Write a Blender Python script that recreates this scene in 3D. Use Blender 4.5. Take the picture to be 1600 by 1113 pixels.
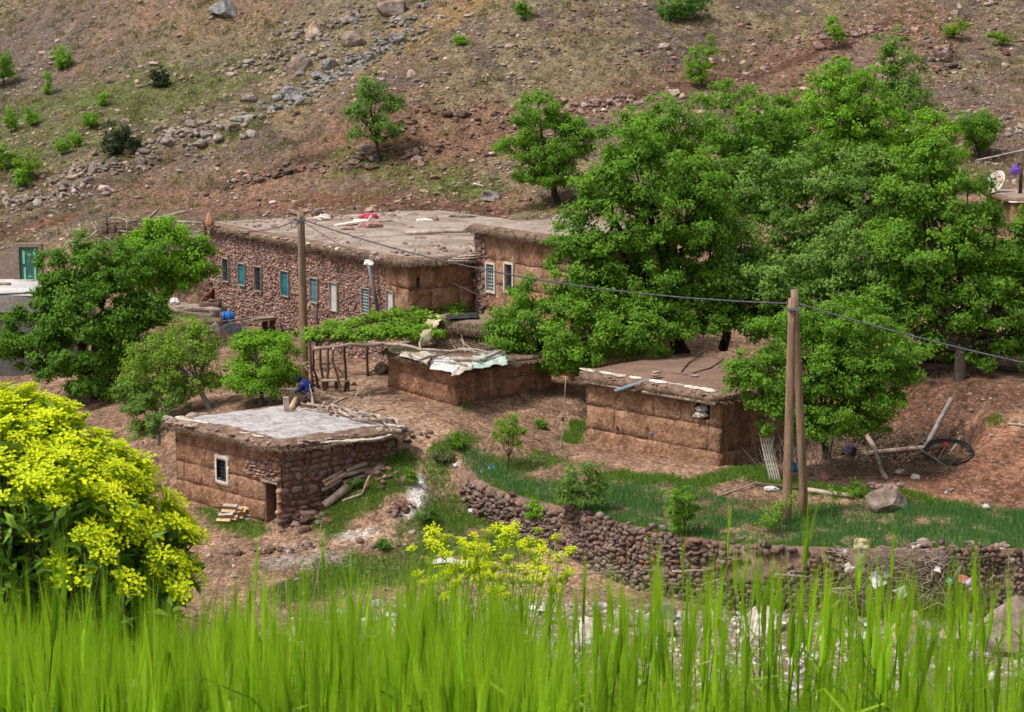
import bpy, math, random
import numpy as np
from mathutils import Vector, Matrix

for o in list(bpy.data.objects):
    bpy.data.objects.remove(o, do_unlink=True)
SC = bpy.context.scene
COL = SC.collection

# ------------------------------------------------------------------ camera, sky, sun, exposure
F = 3100.0                      # focal length in photo pixels (1600 wide)
PITCH = math.atan((556.5 - 60.0) / F)
cam_d = bpy.data.cameras.new("camera")
cam_d.sensor_width = 36.0
cam_d.lens = 36.0 * F / 1600.0
cam_d.clip_start = 0.1
cam_d.clip_end = 2000.0
cam_d.dof.use_dof = True
cam_d.dof.focus_distance = 76.0
cam_d.dof.aperture_fstop = 32.0
cam = bpy.data.objects.new("camera", cam_d)
cam.location = (0, 0, 0)
cam.rotation_euler = (math.pi / 2 - PITCH, 0, 0)
COL.objects.link(cam)
SC.camera = cam

SUN_EL, SUN_AZ = math.radians(58), math.radians(-118)   # azimuth from +Y towards +X
w = bpy.data.worlds.new("World")
SC.world = w
w.use_nodes = True
nt = w.node_tree
nt.nodes.clear()
wo = nt.nodes.new("ShaderNodeOutputWorld")
bg = nt.nodes.new("ShaderNodeBackground")
sky = nt.nodes.new("ShaderNodeTexSky")
sky.sky_type = 'NISHITA'
sky.sun_disc = False
sky.sun_elevation = SUN_EL
sky.sun_rotation = SUN_AZ
sky.air_density = 1.0
sky.dust_density = 4.0
sky.ozone_density = 1.0
hs = nt.nodes.new("ShaderNodeHueSaturation")
hs.inputs["Saturation"].default_value = 0.35
nt.links.new(sky.outputs[0], hs.inputs["Color"])
nt.links.new(hs.outputs[0], bg.inputs["Color"])
bg.inputs["Strength"].default_value = 0.10
nt.links.new(bg.outputs[0], wo.inputs["Surface"])
sun_d = bpy.data.lights.new("sun", 'SUN')
sun_d.energy = 2.1
sun_d.angle = math.radians(9)
sun_d.color = (1.0, 0.95, 0.88)
sun = bpy.data.objects.new("sun", sun_d)
sdir = Vector((math.sin(SUN_AZ) * math.cos(SUN_EL), math.cos(SUN_AZ) * math.cos(SUN_EL), math.sin(SUN_EL)))
sun.rotation_euler = sdir.to_track_quat('Z', 'Y').to_euler()
sun.location = (0, 60, 60)
COL.objects.link(sun)
SC.view_settings.view_transform = 'Standard'
SC.view_settings.look = 'None'
SC.view_settings.exposure = 0.80
SC.view_settings.gamma = 1.0
try:
    SC.view_settings.use_curve_mapping = False
except Exception:
    pass
SC.cycles.max_bounces = 6
SC.cycles.diffuse_bounces = 3
SC.cycles.transmission_bounces = 4
SC.cycles.transparent_max_bounces = 4

# ------------------------------------------------------------------ helpers: survey, noise
cp_, sp_ = math.cos(PITCH), math.sin(PITCH)
def ray(px, py):
    u = (px - 800.0) / F
    v = (py - 556.5) / F
    d = np.array([u, cp_ - v * sp_, -sp_ - v * cp_])
    return d / d[1]
def P(px, py, d):
    return ray(px, py) * d

def _h(ix, iy, iz, seed):
    n = (ix.astype(np.int64) * 374761393 + iy.astype(np.int64) * 668265263 + iz.astype(np.int64) * 1274126177 + seed * 974711) & 0xffffffff
    n = ((n ^ (n >> 13)) * 1274126177) & 0xffffffff
    n = (n ^ (n >> 16)) & 0xffffff
    return n / float(0xffffff)
def vnoise(p, seed=0):
    p = np.asarray(p, float)
    if p.shape[1] == 2:
        p = np.concatenate([p, np.zeros((len(p), 1))], 1)
    i = np.floor(p).astype(np.int64)
    f = p - i
    f = f * f * (3 - 2 * f)
    r = 0
    for dx in (0, 1):
        wx = f[:, 0] if dx else 1 - f[:, 0]
        for dy in (0, 1):
            wy = f[:, 1] if dy else 1 - f[:, 1]
            for dz in (0, 1):
                wz = f[:, 2] if dz else 1 - f[:, 2]
                r = r + wx * wy * wz * _h(i[:, 0] + dx, i[:, 1] + dy, i[:, 2] + dz, seed)
    return r
def fbm(p, seed=0, oct=3):
    p = np.asarray(p, float)
    r, a, t = 0, 1.0, 0
    for k in range(oct):
        r = r + a * (vnoise(p * (2 ** k), seed + k * 17) * 2 - 1)
        t += a
        a *= 0.5
    return r / t
def sstep(x, a, b):
    t = np.clip((x - a) / (b - a), 0, 1)
    return t * t * (3 - 2 * t)

# ------------------------------------------------------------------ helpers: objects
def fast_mesh(name, V, Fc, smooth=True):
    V = np.ascontiguousarray(V, dtype=np.float32)
    me = bpy.data.meshes.new(name)
    me.vertices.add(len(V))
    me.vertices.foreach_set("co", V.ravel())
    if isinstance(Fc, np.ndarray):
        Fl = [Fc]
    else:
        Fl = Fc
    nl = sum(f.size for f in Fl)
    me.loops.add(nl)
    me.loops.foreach_set("vertex_index", np.concatenate([f.ravel() for f in Fl]).astype(np.int32))
    tot = np.concatenate([np.full(len(f), f.shape[1]) for f in Fl]).astype(np.int32)
    st = np.concatenate([[0], np.cumsum(tot)[:-1]]).astype(np.int32)
    me.polygons.add(len(tot))
    me.polygons.foreach_set("loop_start", st)
    me.polygons.foreach_set("loop_total", tot)
    me.polygons.foreach_set("use_smooth", np.full(len(tot), smooth))
    me.update(calc_edges=True)
    return me
def attr(me, name, vals):
    vals = np.asarray(vals, dtype=np.float32)
    if vals.ndim == 1:
        a = me.attributes.new(name, 'FLOAT', 'POINT')
        a.data.foreach_set("value", vals)
    else:
        a = me.attributes.new(name, 'FLOAT_COLOR', 'POINT')
        c = np.ones((len(vals), 4), np.float32)
        c[:, :3] = vals
        a.data.foreach_set("color", c.ravel())
def tag(o, label=None, cat=None, group=None, kind=None):
    if label: o["label"] = label
    if cat: o["category"] = cat
    if group: o["group"] = group
    if kind: o["kind"] = kind
    return o
def wloc(o):
    v = Vector((0, 0, 0))
    while o is not None:
        v += o.location
        o = o.parent
    return v
def link(name, me, mat, parent=None, loc=None):
    """World-space mesh data -> object; local coordinates are taken about the parent (or loc)."""
    o = bpy.data.objects.new(name, me)
    COL.objects.link(o)
    if mat is not None and len(me.materials) == 0:
        me.materials.append(mat)
    base = Vector((0, 0, 0))
    if parent is not None:
        o.parent = parent
        base = wloc(parent)
    elif loc is not None:
        base = Vector(loc)
        o.location = base
    if base.length > 0:
        me.transform(Matrix.Translation(-base))
    return o
def mk(name, V, Fc, mat, parent=None, loc=None, smooth=True):
    return link(name, fast_mesh(name, V, Fc, smooth), mat, parent, loc)
def empty(name, loc):
    o = bpy.data.objects.new(name, None)
    o.empty_display_size = 0.2
    COL.objects.link(o)
    o.location = Vector(loc)
    return o

class MB:
    """collects geometry of one mesh"""
    def __init__(self):
        self.V, self.F, self.n = [], {}, 0
    def add(self, V, Fc):
        V = np.asarray(V, float)
        self.V.append(V)
        for f in ([Fc] if isinstance(Fc, np.ndarray) else Fc):
            self.F.setdefault(f.shape[1], []).append(f + self.n)
        self.n += len(V)
        return self
    def mesh(self, name, smooth=True):
        return fast_mesh(name, np.concatenate(self.V), [np.concatenate(v) for v in self.F.values()], smooth)
    def build(self, name, mat, parent=None, loc=None, smooth=True):
        return link(name, self.mesh(name, smooth), mat, parent, loc)
    def box(self, c, ax, ay, az):
        c, ax, ay, az = [np.asarray(a, float) for a in (c, ax, ay, az)]
        V = [c + sx * ax + sy * ay + sz * az for sx in (-1, 1) for sy in (-1, 1) for sz in (-1, 1)]
        Fq = np.array([[0, 1, 3, 2], [4, 6, 7, 5], [0, 4, 5, 1], [2, 3, 7, 6], [0, 2, 6, 4], [1, 5, 7, 3]])
        return self.add(V, Fq)
    def tube(self, pts, rad, n=6, cap=True):
        V, Fs = tube_geo(pts, rad, n, cap)
        return self.add(V, Fs)
def tube_geo(pts, rad, n=6, cap=True):
    pts = np.asarray(pts, float)
    m = len(pts)
    rad = np.broadcast_to(np.asarray(rad, float), (m,))
    tg = np.gradient(pts, axis=0)
    tg /= np.linalg.norm(tg, axis=1)[:, None] + 1e-9
    up = np.array([0, 0, 1.0]) if abs(tg[0][2]) < 0.9 else np.array([1.0, 0, 0])
    V = []
    a = np.cross(tg[0], up); a /= np.linalg.norm(a)
    for i in range(m):
        a = a - tg[i] * a.dot(tg[i]); a /= np.linalg.norm(a) + 1e-9
        b = np.cross(tg[i], a)
        th = np.arange(n) * 2 * np.pi / n
        V.append(pts[i] + rad[i] * (np.cos(th)[:, None] * a + np.sin(th)[:, None] * b))
    V = np.concatenate(V)
    i = np.arange(m - 1)[:, None] * n
    j = np.arange(n)[None, :]
    j2 = (j + 1) % n
    Fq = np.stack([i + j, i + j2, i + n + j2, i + n + j], -1).reshape(-1, 4)
    Fs = [Fq]
    if cap:
        V = np.concatenate([V, [pts[0]], [pts[-1]]])
        k = np.arange(n)
        k2 = (k + 1) % n
        Fs.append(np.stack([np.full(n, m * n), k2, k], -1))
        Fs.append(np.stack([np.full(n, m * n + 1), (m - 1) * n + k, (m - 1) * n + k2], -1))
    return V, Fs
def crook(a, b, k, wob, rng):
    a, b = np.asarray(a, float), np.asarray(b, float)
    t = np.linspace(0, 1, k)[:, None]
    p = a + (b - a) * t
    L = np.linalg.norm(b - a)
    off = rng.normal(0, wob * L, (k, 3))
    off[0] = 0
    off = np.cumsum(off, 0) * 0.6
    off -= t * off[-1]
    return p + off

# ------------------------------------------------------------------ helpers: materials
def _nodes(name):
    m = bpy.data.materials.new(name)
    m.use_nodes = True
    n = m.node_tree
    n.nodes.clear()
    out = n.nodes.new("ShaderNodeOutputMaterial")
    return m, n, out
def _noise(n, scale, detail=5, rough=0.6, obj=True, vec=None):
    t = n.nodes.new("ShaderNodeTexNoise")
    t.inputs["Scale"].default_value = scale
    t.inputs["Detail"].default_value = detail
    t.inputs["Roughness"].default_value = rough
    if vec is None:
        c = n.nodes.new("ShaderNodeTexCoord")
        vec = c.outputs["Object"] if obj else c.outputs["Generated"]
    n.links.new(vec, t.inputs["Vector"])
    return t
def _ramp(n, fac, stops):
    r = n.nodes.new("ShaderNodeValToRGB")
    e = r.color_ramp.elements
    while len(e) < len(stops):
        e.new(0.5)
    for i, (p, c) in enumerate(stops):
        e[i].position = p
        e[i].color = (c[0], c[1], c[2], 1) if not np.isscalar(c) else (c, c, c, 1)
    n.links.new(fac, r.inputs["Fac"])
    return r
def _mix(n, a, b, fac, mode='MIX'):
    m = n.nodes.new("ShaderNodeMix")
    m.data_type = 'RGBA'
    m.blend_type = mode
    for s, v in ((m.inputs[0], fac), (m.inputs[6], a), (m.inputs[7], b)):
        if hasattr(v, "links") or hasattr(v, "is_linked"):
            n.links.new(v, s)
        elif np.isscalar(v):
            s.default_value = v
        else:
            s.default_value = (v[0], v[1], v[2], 1)
    return m.outputs[2]
def _bump(n, height, strength, dist, nrm=None):
    b = n.nodes.new("ShaderNodeBump")
    b.inputs["Strength"].default_value = strength
    b.inputs["Distance"].default_value = dist
    n.links.new(height, b.inputs["Height"])
    if nrm is not None:
        n.links.new(nrm, b.inputs["Normal"])
    return b.outputs[0]
def _rand(n, lo, hi):
    oi = n.nodes.new("ShaderNodeObjectInfo")
    mr = n.nodes.new("ShaderNodeMapRange")
    mr.inputs["To Min"].default_value = lo
    mr.inputs["To Max"].default_value = hi
    n.links.new(oi.outputs["Random"], mr.inputs["Value"])
    return mr.outputs[0]
def mat(name, stops, scale=3.0, rough=0.9, bump=0.4, bscale=20.0, bdist=0.03, rnd=None, stretch=None, at=None, spec=0.2, fine=0.35):
    """stops: list of colours blended over a noise; fine speckle; bump; optional per-object and per-attribute variation"""
    m, n, out = _nodes(name)
    p = n.nodes.new("ShaderNodeBsdfPrincipled")
    c = n.nodes.new("ShaderNodeTexCoord")
    vec = c.outputs["Object"]
    if stretch:
        mp = n.nodes.new("ShaderNodeMapping")
        mp.inputs["Scale"].default_value = stretch
        n.links.new(vec, mp.inputs["Vector"])
        vec = mp.outputs[0]
    t = _noise(n, scale, detail=3, vec=vec)
    k = len(stops)
    st = [(0.32 + 0.36 * i / max(1, k - 1), s) for i, s in enumerate(stops)]
    col = _ramp(n, t.outputs["Fac"], st).outputs[0]
    t2 = _noise(n, bscale, detail=3, rough=0.7, vec=vec)
    sp = _ramp(n, t2.outputs["Fac"], [(0.3, 1 - fine), (0.7, 1 + fine * 0.6)]).outputs[0]
    col = _mix(n, col, sp, 1.0, 'MULTIPLY')
    if rnd:
        hv = n.nodes.new("ShaderNodeHueSaturation")
        n.links.new(col, hv.inputs["Color"])
        n.links.new(_rand(n, 1 - rnd, 1 + rnd), hv.inputs["Value"])
        oi = n.nodes.new("ShaderNodeObjectInfo")
        wn = n.nodes.new("ShaderNodeTexWhiteNoise")
        wn.noise_dimensions = '1D'
        n.links.new(oi.outputs["Random"], wn.inputs["W"])
        mr = n.nodes.new("ShaderNodeMapRange")
        mr.inputs["To Min"].default_value = 1 - rnd
        mr.inputs["To Max"].default_value = 1 + rnd * 0.35
        n.links.new(wn.outputs["Value"], mr.inputs["Value"])
        n.links.new(mr.outputs[0], hv.inputs["Saturation"])
        col = hv.outputs[0]
    if at:
        a = n.nodes.new("ShaderNodeAttribute")
        a.attribute_name = at
        col = _mix(n, col, a.outputs["Color"], 1.0, 'MULTIPLY')
    n.links.new(col, p.inputs["Base Color"])
    p.inputs["Roughness"].default_value = rough
    p.inputs["Specular IOR Level"].default_value = spec
    if bump:
        n.links.new(_bump(n, t2.outputs["Fac"], bump, bdist), p.inputs["Normal"])
    n.links.new(p.outputs[0], out.inputs["Surface"])
    return m
def leafmat(name, dark, light, trans=0.35, scale=1.2, gloss=0.25, dry=None):
    m, n, out = _nodes(name)
    a = n.nodes.new("ShaderNodeAttribute")
    a.attribute_name = "tint"
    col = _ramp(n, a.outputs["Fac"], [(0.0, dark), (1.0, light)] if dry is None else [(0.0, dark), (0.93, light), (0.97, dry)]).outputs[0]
    d = n.nodes.new("ShaderNodeBsdfPrincipled")
    d.inputs["Roughness"].default_value = 0.55
    d.inputs["Specular IOR Level"].default_value = gloss
    tr = n.nodes.new("ShaderNodeBsdfTranslucent")
    n.links.new(col, d.inputs["Base Color"])
    yel = _mix(n, col, (1.1, 1.15, 0.5), 1.0, 'MULTIPLY')
    n.links.new(yel, tr.inputs["Color"])
    mx = n.nodes.new("ShaderNodeMixShader")
    mx.inputs[0].default_value = trans
    n.links.new(d.outputs[0], mx.inputs[1])
    n.links.new(tr.outputs[0], mx.inputs[2])
    n.links.new(mx.outputs[0], out.inputs["Surface"])
    return m
# ------------------------------------------------------------------ terrain: a surveyed surface (upper slope and river side)
UP = [(560,583,86),(335,505,102.6),(450,545,93),(437,830,68),(275,787,72),(350,808,70),(600,720,70.5),(605,655,74),(465,642,76),(330,640,77.5),
      (540,655,74.5),(605,612,80.7),(712,637,76),(660,625,78.3),(800,600,79),(870,585,84),(915,692,74.7),(1020,712,72.3),(1125,729,70),(1180,717,72.5),
      (850,640,77.5),(560,615,82),(640,700,71.5),(648,770,68.6),(600,832,67),(450,850,66.7),(330,850,67.5),(400,905,64),(500,960,61.5),(250,830,70),(150,800,72),
      (760,690,72.3),(760,742,70.2),(870,740,70.2),(1000,785,66.4),(1100,846,62.2),(1350,850,61.9),(1600,852,61.6),(1400,772,66.5),(1600,786,66.2),(1220,765,67.4),
      (1560,700,69.5),(1590,585,77),(1500,600,75),(1350,655,74),(1300,735,69.5),(1440,660,73.5),(1540,640,72.5),(1470,720,69.6),
      (1070,545,86),(1200,520,88),(1300,490,90),(1580,328,100),(1480,450,90),(1400,420,95),(1100,430,98),(930,400,101),(900,345,104),(960,320,108),
      (640,338,110),(740,338,110),(440,338,112),(340,350,111),(200,372,106),(100,405,103.5),(45,592,91.3),(-40,592,91.6),(45,500,99.5),(140,610,87),(250,520,94),(300,500,98),(0,378,112),(240,620,84),(150,660,80),
      (587,250,118),(300,300,119),(430,290,117),(0,338,117),(800,250,116),(950,230,115),
      (640,55,135),(530,122,129),(430,172,126),(280,232,123),(130,285,120.5),(0,322,119),
      (300,100,139),(150,180,131),(0,150,141),(0,0,160),(350,0,147),(600,0,144),(700,60,131),(560,150,124),(350,255,120.5),
      (800,0,135),(1200,0,138),(1600,0,140),(800,180,121),(1200,120,127),(1600,150,122),(1600,262,110),(1400,255,112),(1400,60,131),(1000,100,126),
      (0,-300,190),(800,-300,170),(1600,-300,172),(-500,-50,165),(-500,300,122),(-500,450,100),(-500,650,80),(-500,900,63),(2100,-50,145),(2100,250,112),(2100,450,88),(2100,650,74),(2100,800,65),(2100,855,61.5),
      (800,845,63.5),(900,850,62.8)]
LO = [(720,812,69.0),(760,822,68),(860,872,65.5),(960,930,62.6),(1100,958,61.0),(1350,965,60.8),(1600,968,60.6),(2100,970,60.6),
      (648,775,68.6),(600,832,67),(450,850,66.7),(330,850,67.5),(400,905,64),(500,965,61),(640,900,64),(700,870,66),(250,830,70),(150,800,72),
      (640,700,71.5),(760,690,72.3),(600,720,70.5),(437,830,68),(275,787,72),(600,1000,58),(900,1000,58),(1250,1030,57),(1600,1030,57),(2100,1030,57),(100,950,62),(-500,950,62),
      (300,1010,58),(800,1113,54),(1600,1113,54),(0,1113,54),(-500,1113,54),(2100,1113,54),(700,850,66.5)]
def tps_fit(pts):
    W = np.array([P(*p) for p in pts])
    X = W[:, :2] / 50.0
    n = len(X)
    r2 = ((X[:, None] - X[None]) ** 2).sum(-1)
    K = 0.5 * r2 * np.log(r2 + 1e-12) + np.eye(n) * 1e-4
    Q = np.concatenate([np.ones((n, 1)), X], 1)
    A = np.block([[K, Q], [Q.T, np.zeros((3, 3))]])
    s = np.linalg.solve(A, np.concatenate([W[:, 2], np.zeros(3)]))
    return X, s[:n], s[n:]
def tps_eval(fit, xy):
    X, a, b = fit
    out = np.empty(len(xy))
    Xn = (X ** 2).sum(1)
    for i in range(0, len(xy), 20000):
        q = xy[i:i + 20000] / 50.0
        r2 = np.maximum((q ** 2).sum(1)[:, None] + Xn[None] - 2 * q @ X.T, 0)
        out[i:i + 20000] = (0.5 * r2 * np.log(r2 + 1e-12)) @ a + b[0] + q @ b[1:]
    return out
FU, FL = tps_fit(UP), tps_fit(LO)
# retaining wall line (top edge), left to right
WALL = np.array([P(722, 752, 70.3)[:2], P(760, 775, 69.0)[:2], P(860, 806, 66.6)[:2], P(960, 838, 64.2)[:2], P(1050, 852, 62.6)[:2], P(1150, 862, 61.6)[:2],
                 P(1330, 866, 61.2)[:2], P(1600, 868, 61.0)[:2], P(2100, 870, 60.8)[:2]])
def wall_sd(xy):
    """signed distance to the retaining wall line (positive uphill), and distance left of its start"""
    W = np.concatenate([[WALL[0] + np.array([-30.0, 6.0])], WALL, [WALL[-1] + np.array([120.0, 0])]])
    best = np.full(len(xy), 1e9)
    sg = np.zeros(len(xy))
    for a, b in zip(W[:-1], W[1:]):
        e = b - a
        t = np.clip(((xy - a) @ e) / (e @ e), 0, 1)
        q = xy - (a + t[:, None] * e)
        d = np.hypot(q[:, 0], q[:, 1])
        cr = e[0] * q[:, 1] - e[1] * q[:, 0]
        m = d < best
        best[m] = d[m]
        sg[m] = np.sign(cr[m])
    left = np.clip(WALL[0][0] - xy[:, 0], 0, None)
    return best * sg, left
NEAR_Y = [-60, 0, 2, 3, 4, 5, 6, 8, 12, 22, 38, 46, 54, 60]
NEAR_Z = [-1.5, -1.5, -1.5, -1.62, -1.86, -2.15, -2.5, -3.3, -5.2, -10.0, -16.6, -18.2, -18.3, -18.3]
def hgt(xy, detail=True):
    xy = np.asarray(xy, float)
    cl = np.stack([np.clip(xy[:, 0], -75, 75), np.clip(xy[:, 1], 50, 215)], 1)
    U, L = tps_eval(FU, cl), tps_eval(FL, np.stack([cl[:, 0], np.clip(cl[:, 1], 50, 75)], 1))
    sd, left = wall_sd(xy)
    wd = 0.12 + left * 0.9
    z = L + (U - L) * sstep(sd, -wd, wd)
    z = np.where(xy[:, 1] > 215, z + (xy[:, 1] - 215) * 0.35, z)
    zn = np.interp(xy[:, 1], NEAR_Y, NEAR_Z)
    k = sstep(xy[:, 1], 48, 56)
    z = zn * (1 - k) + z * k
    hx_, hy_ = 15.0, 71.6                                 # dug-out hollow in the right bank
    z = z - 1.1 * np.exp(-((xy[:, 0] - hx_) / 2.1) ** 4 - ((xy[:, 1] - hy_) / 1.25) ** 4)
    if detail:
        far = sstep(xy[:, 1], 100, 114)
        mid = sstep(xy[:, 1], 54, 60)
        fld = field_mask(xy)
        z = z + far * (0.38 * fbm(xy / 5.0, 3, 3) + 0.10 * fbm(xy / 0.9, 7, 2)) + mid * (1 - fld) * (0.06 * fbm(xy / 1.2, 5, 3) + 0.045 * fbm(xy / 0.45, 9, 2))
    return z
def field_mask(xy):
    sd, left = wall_sd(xy)
    lim = np.interp(xy[:, 0], [-2, 1, 3, 6, 20], [1.3, 1.7, 2.6, 4.1, 4.6])
    return sstep(sd, 0.1, 0.4) * (1 - sstep(sd, lim - .3, lim + .4)) * (left <= 0)
def hit(px, py, d0=50.0, d1=230.0):
    r = ray(px, py)
    d = np.linspace(d0, d1, 1800)
    p = d[:, None] * r
    z = hgt(p[:, :2])
    k = np.argmax(p[:, 2] < z)
    if k == 0:
        return p[-1]
    a, b = p[k - 1][2] - z[k - 1], p[k][2] - z[k]
    t = a / (a - b + 1e-9)
    q = p[k - 1] + (p[k] - p[k - 1]) * t
    return q
def gz(x, y):
    return float(hgt(np.array([[x, y]]))[0])

def axis(lo, hi, step, far_lo, far_hi):
    c = list(np.arange(lo, hi + 1e-6, step))
    s, v = step, c[-1]
    while v < far_hi:
        s *= 1.35; v += s; c.append(v)
    s, v = step, c[0]
    while v > far_lo:
        s *= 1.35; v -= s; c.insert(0, v)
    return np.array(c)
gx = axis(-37, 37, 0.25, -160, 160)
gy = np.concatenate([np.arange(-40, 54, 1.0), axis(54, 140, 0.245, 53.7, 420)])
gy = np.unique(np.round(gy, 3))
GX, GY = np.meshgrid(gx, gy)
XY = np.stack([GX.ravel(), GY.ravel()], 1)
Z = hgt(XY)
ZG = Z.reshape(GX.shape)
def hgt(xy, detail=True):
    """height read back from the finished ground sheet (bilinear)"""
    xy = np.asarray(xy, float)
    i = np.clip(np.searchsorted(gx, xy[:, 0]) - 1, 0, len(gx) - 2)
    j = np.clip(np.searchsorted(gy, xy[:, 1]) - 1, 0, len(gy) - 2)
    u = np.clip((xy[:, 0] - gx[i]) / (gx[i + 1] - gx[i]), 0, 1)
    v = np.clip((xy[:, 1] - gy[j]) / (gy[j + 1] - gy[j]), 0, 1)
    return (ZG[j, i] * (1 - u) + ZG[j, i + 1] * u) * (1 - v) + (ZG[j + 1, i] * (1 - u) + ZG[j + 1, i + 1] * u) * v

# ---- ground colours: earth, scree, gully rock, paths, grass, painted tree shade; shapes surveyed in the place, edges broken by noise
BN = fbm(XY / 1.3, 31, 3) * 0.45 + fbm(XY / 0.4, 37, 2) * 0.35
def blob(pts, width):
    """distance field to a polyline of ground points; returns 0..1 mask over the grid"""
    W = np.array([hit(px, py)[:2] for px, py in pts])
    best = np.full(len(XY), 1e9)
    lo_, hi_ = W.min(0) - width * 2.5 - 1, W.max(0) + width * 2.5 + 1
    near = np.nonzero((XY > lo_).all(1) & (XY < hi_).all(1))[0]
    xs = XY[near]
    bb = best[near]
    segs = list(zip(W[:-1], W[1:])) if len(W) > 1 else [(W[0], W[0] + 1e-4)]
    for a, b in segs:
        e = b - a
        t = np.clip(((xs - a) @ e) / (e @ e + 1e-12), 0, 1)
        q = xs - (a + t[:, None] * e)
        bb = np.minimum(bb, np.hypot(q[:, 0], q[:, 1]))
    best[near] = bb
    return 1 - sstep(best / width + BN * 1.5, 0.45, 1.25)
n1 = fbm(XY / 9.0, 41, 3)
n2 = fbm(XY / 2.2, 43, 3)
n3 = fbm(XY / 0.5, 47, 2)
far = sstep(XY[:, 1], 100, 110)
def lerp(c, col, m):
    return c + (np.array(col) - c) * m[:, None]
C = np.tile(np.array([0.25, 0.165, 0.12]), (len(XY), 1))
C = lerp(C, (0.32, 0.215, 0.158), sstep(n2, -0.1, 0.5) * 0.8)
hc = np.tile(np.array([0.215, 0.155, 0.115]), (len(XY), 1))
hc = lerp(hc, (0.14, 0.108, 0.092), sstep(n2 + n1 * 0.6 + n3 * .5, 0.0, 0.45))
hc = lerp(hc, (0.24, 0.20, 0.115), sstep(n1 - n2 * 0.7 + n3 * 0.5, 0.1, 0.55) * 0.75)
hc = lerp(hc, (0.26, 0.135, 0.085), sstep(-n1 + n3 * 0.4, 0.15, 0.5) * 0.5)
C = C + (hc - C) * far[:, None]
GR = np.zeros(len(XY))                                # grass density
def paint(pts, wdt, col, k=1.0, grass=0.0):
    global C, GR
    m = blob(pts, wdt) * k
    C = lerp(C, col, m)
    if grass:
        GR = np.maximum(GR, m * grass)
RED = (0.215, 0.118, 0.084)
paint([(520,318),(640,318),(760,322)], 2.2, RED, 0.75)
paint([(330,322),(430,325),(520,318)], 1.8, RED, 0.7)
paint([(480,322),(560,312),(640,320),(760,326)], 0.9, (0.17, 0.082, 0.055), 0.85)
paint([(620,330),(700,328),(840,326)], 0.8, (0.13, 0.075, 0.056), 0.8)
paint([(0,362),(60,352),(110,338)], 0.9, (0.16, 0.08, 0.055), 0.85)
paint([(90,345),(30,355),(0,365)], 1.2, (0.22, 0.105, 0.068), 0.75)
paint([(560,230),(700,230),(760,200)], 3.2, (0.235, 0.125, 0.085), 0.7)
paint([(900,170),(1060,130),(1200,110),(1350,45)], 1.8, (0.225, 0.125, 0.09), 0.6)
paint([(330,295),(400,275),(520,240)], .5, (0.12, 0.075, 0.055), .9)
paint([(870,180),(960,160),(1060,135),(1180,118),(1290,75),(1400,35)], .55, (0.14, 0.075, 0.055), .9)
paint([(560,265),(600,255)], .6, (0.11, 0.07, 0.05), .8)
paint([(0,372),(60,340),(150,285),(210,262),(300,235)], .7, (0.12, 0.085, 0.068), .8)
paint([(600,80),(680,30),(740,0)], 3.0, (0.30, 0.19, 0.09), 0.7)
paint([(440,180),(560,120),(640,70)], 1.3, (0.30, 0.21, 0.11), 0.6)
paint([(1230,175),(1260,180)], 1.2, RED, 0.9)
paint([(1480,170),(1600,230)], 3.0, (0.17, 0.125, 0.105), 0.8)
paint([(30,60),(0,170)], 6.0, (0.16, 0.125, 0.11), 0.8)
paint([(450,165),(520,128),(580,92),(630,52)], 0.9, (0.30, 0.285, 0.27), 0.75)      # bare grey gully rock
paint([(320,60),(480,60)], 6, (0.235, 0.20, 0.125), 0.5)
for pts, wd_, g in [([(30,230),(120,200),(250,150)], 7, .6), ([(40,170),(180,140)], 4, .4), ([(330,215),(390,195)], 1.2, .9), ([(540,255),(760,290)], 1.4, .45), ([(1400,300),(1500,260)], 2, .5), ([(690,295),(730,300)], 1.3, .9)]:
    paint(pts, wd_, (0.10, 0.145, 0.035), 0.55, g)
paint([(540,600),(560,640),(640,665),(645,700)], 1.7, (0.385, 0.27, 0.20), 0.85)
paint([(640,690),(646,735)], 0.6, (0.35, 0.235, 0.175), 0.9)
paint([(440,850),(560,850),(620,820)], 0.7, (0.33, 0.235, 0.18), 0.9)
for pts, wd_, g in [([(520,815),(590,770),(612,725)], 0.85, 1), ([(675,740),(690,700),(720,690)], 0.6, .9), ([(660,830),(740,810),(800,835)], 1.2, .7), ([(720,870),(640,880),(560,900)], 1.6, .5),
                   ([(900,665),(885,690)], .35, 1), ([(770,740),(840,720)], .8, .5), ([(960,745),(1080,760),(1180,735)], .6, .9), ([(1180,745),(1300,770)], .7, .9), ([(1280,770),(1420,775),(1500,795)], .6, .9),
                   ([(320,800),(400,835)], .5, .8), ([(450,930),(520,900)], 1.0, .8), ([(1555,660)], .4, .9), ([(700,600),(720,640)], .25, .4)]:
    paint(pts, wd_, (0.085, 0.15, 0.03), 0.65, g)
paint([(1130,800),(1240,795)], 0.9, (0.24, 0.14, 0.085), 0.9)
paint([(1520,690),(1560,760),(1480,760)], 2.0, (0.20, 0.10, 0.066), 0.8)
paint([(1380,690),(1430,650),(1500,620),(1580,610)], 2.6, (0.13, 0.07, 0.048), 0.85)  # soil darkened along the right bank to paint in tree shade
paint([(1350,720),(1450,715),(1490,700)], 1.0, (0.085, 0.052, 0.038), 0.85)  # shade of the hollow painted in as still darker soil
paint([(1380,580),(1520,565),(1600,575)], 2.0, (0.12, 0.07, 0.048), 0.7)  # tree shade put into the ground colour under the right-hand crowns
paint([(651,748),(650,775),(640,802)], 0.34, (0.66, 0.65, 0.66), 1.0)                # white ash spilled down the path
paint([(540,838),(580,832)], 0.3, (0.52, 0.48, 0.47), 0.9)
paint([(430,880),(520,875)], 0.6, (0.33, 0.30, 0.30), 0.7)
fm = field_mask(XY)
furrow = sstep(fbm(XY / 0.8, 61, 3), -0.5, -0.1)
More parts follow.
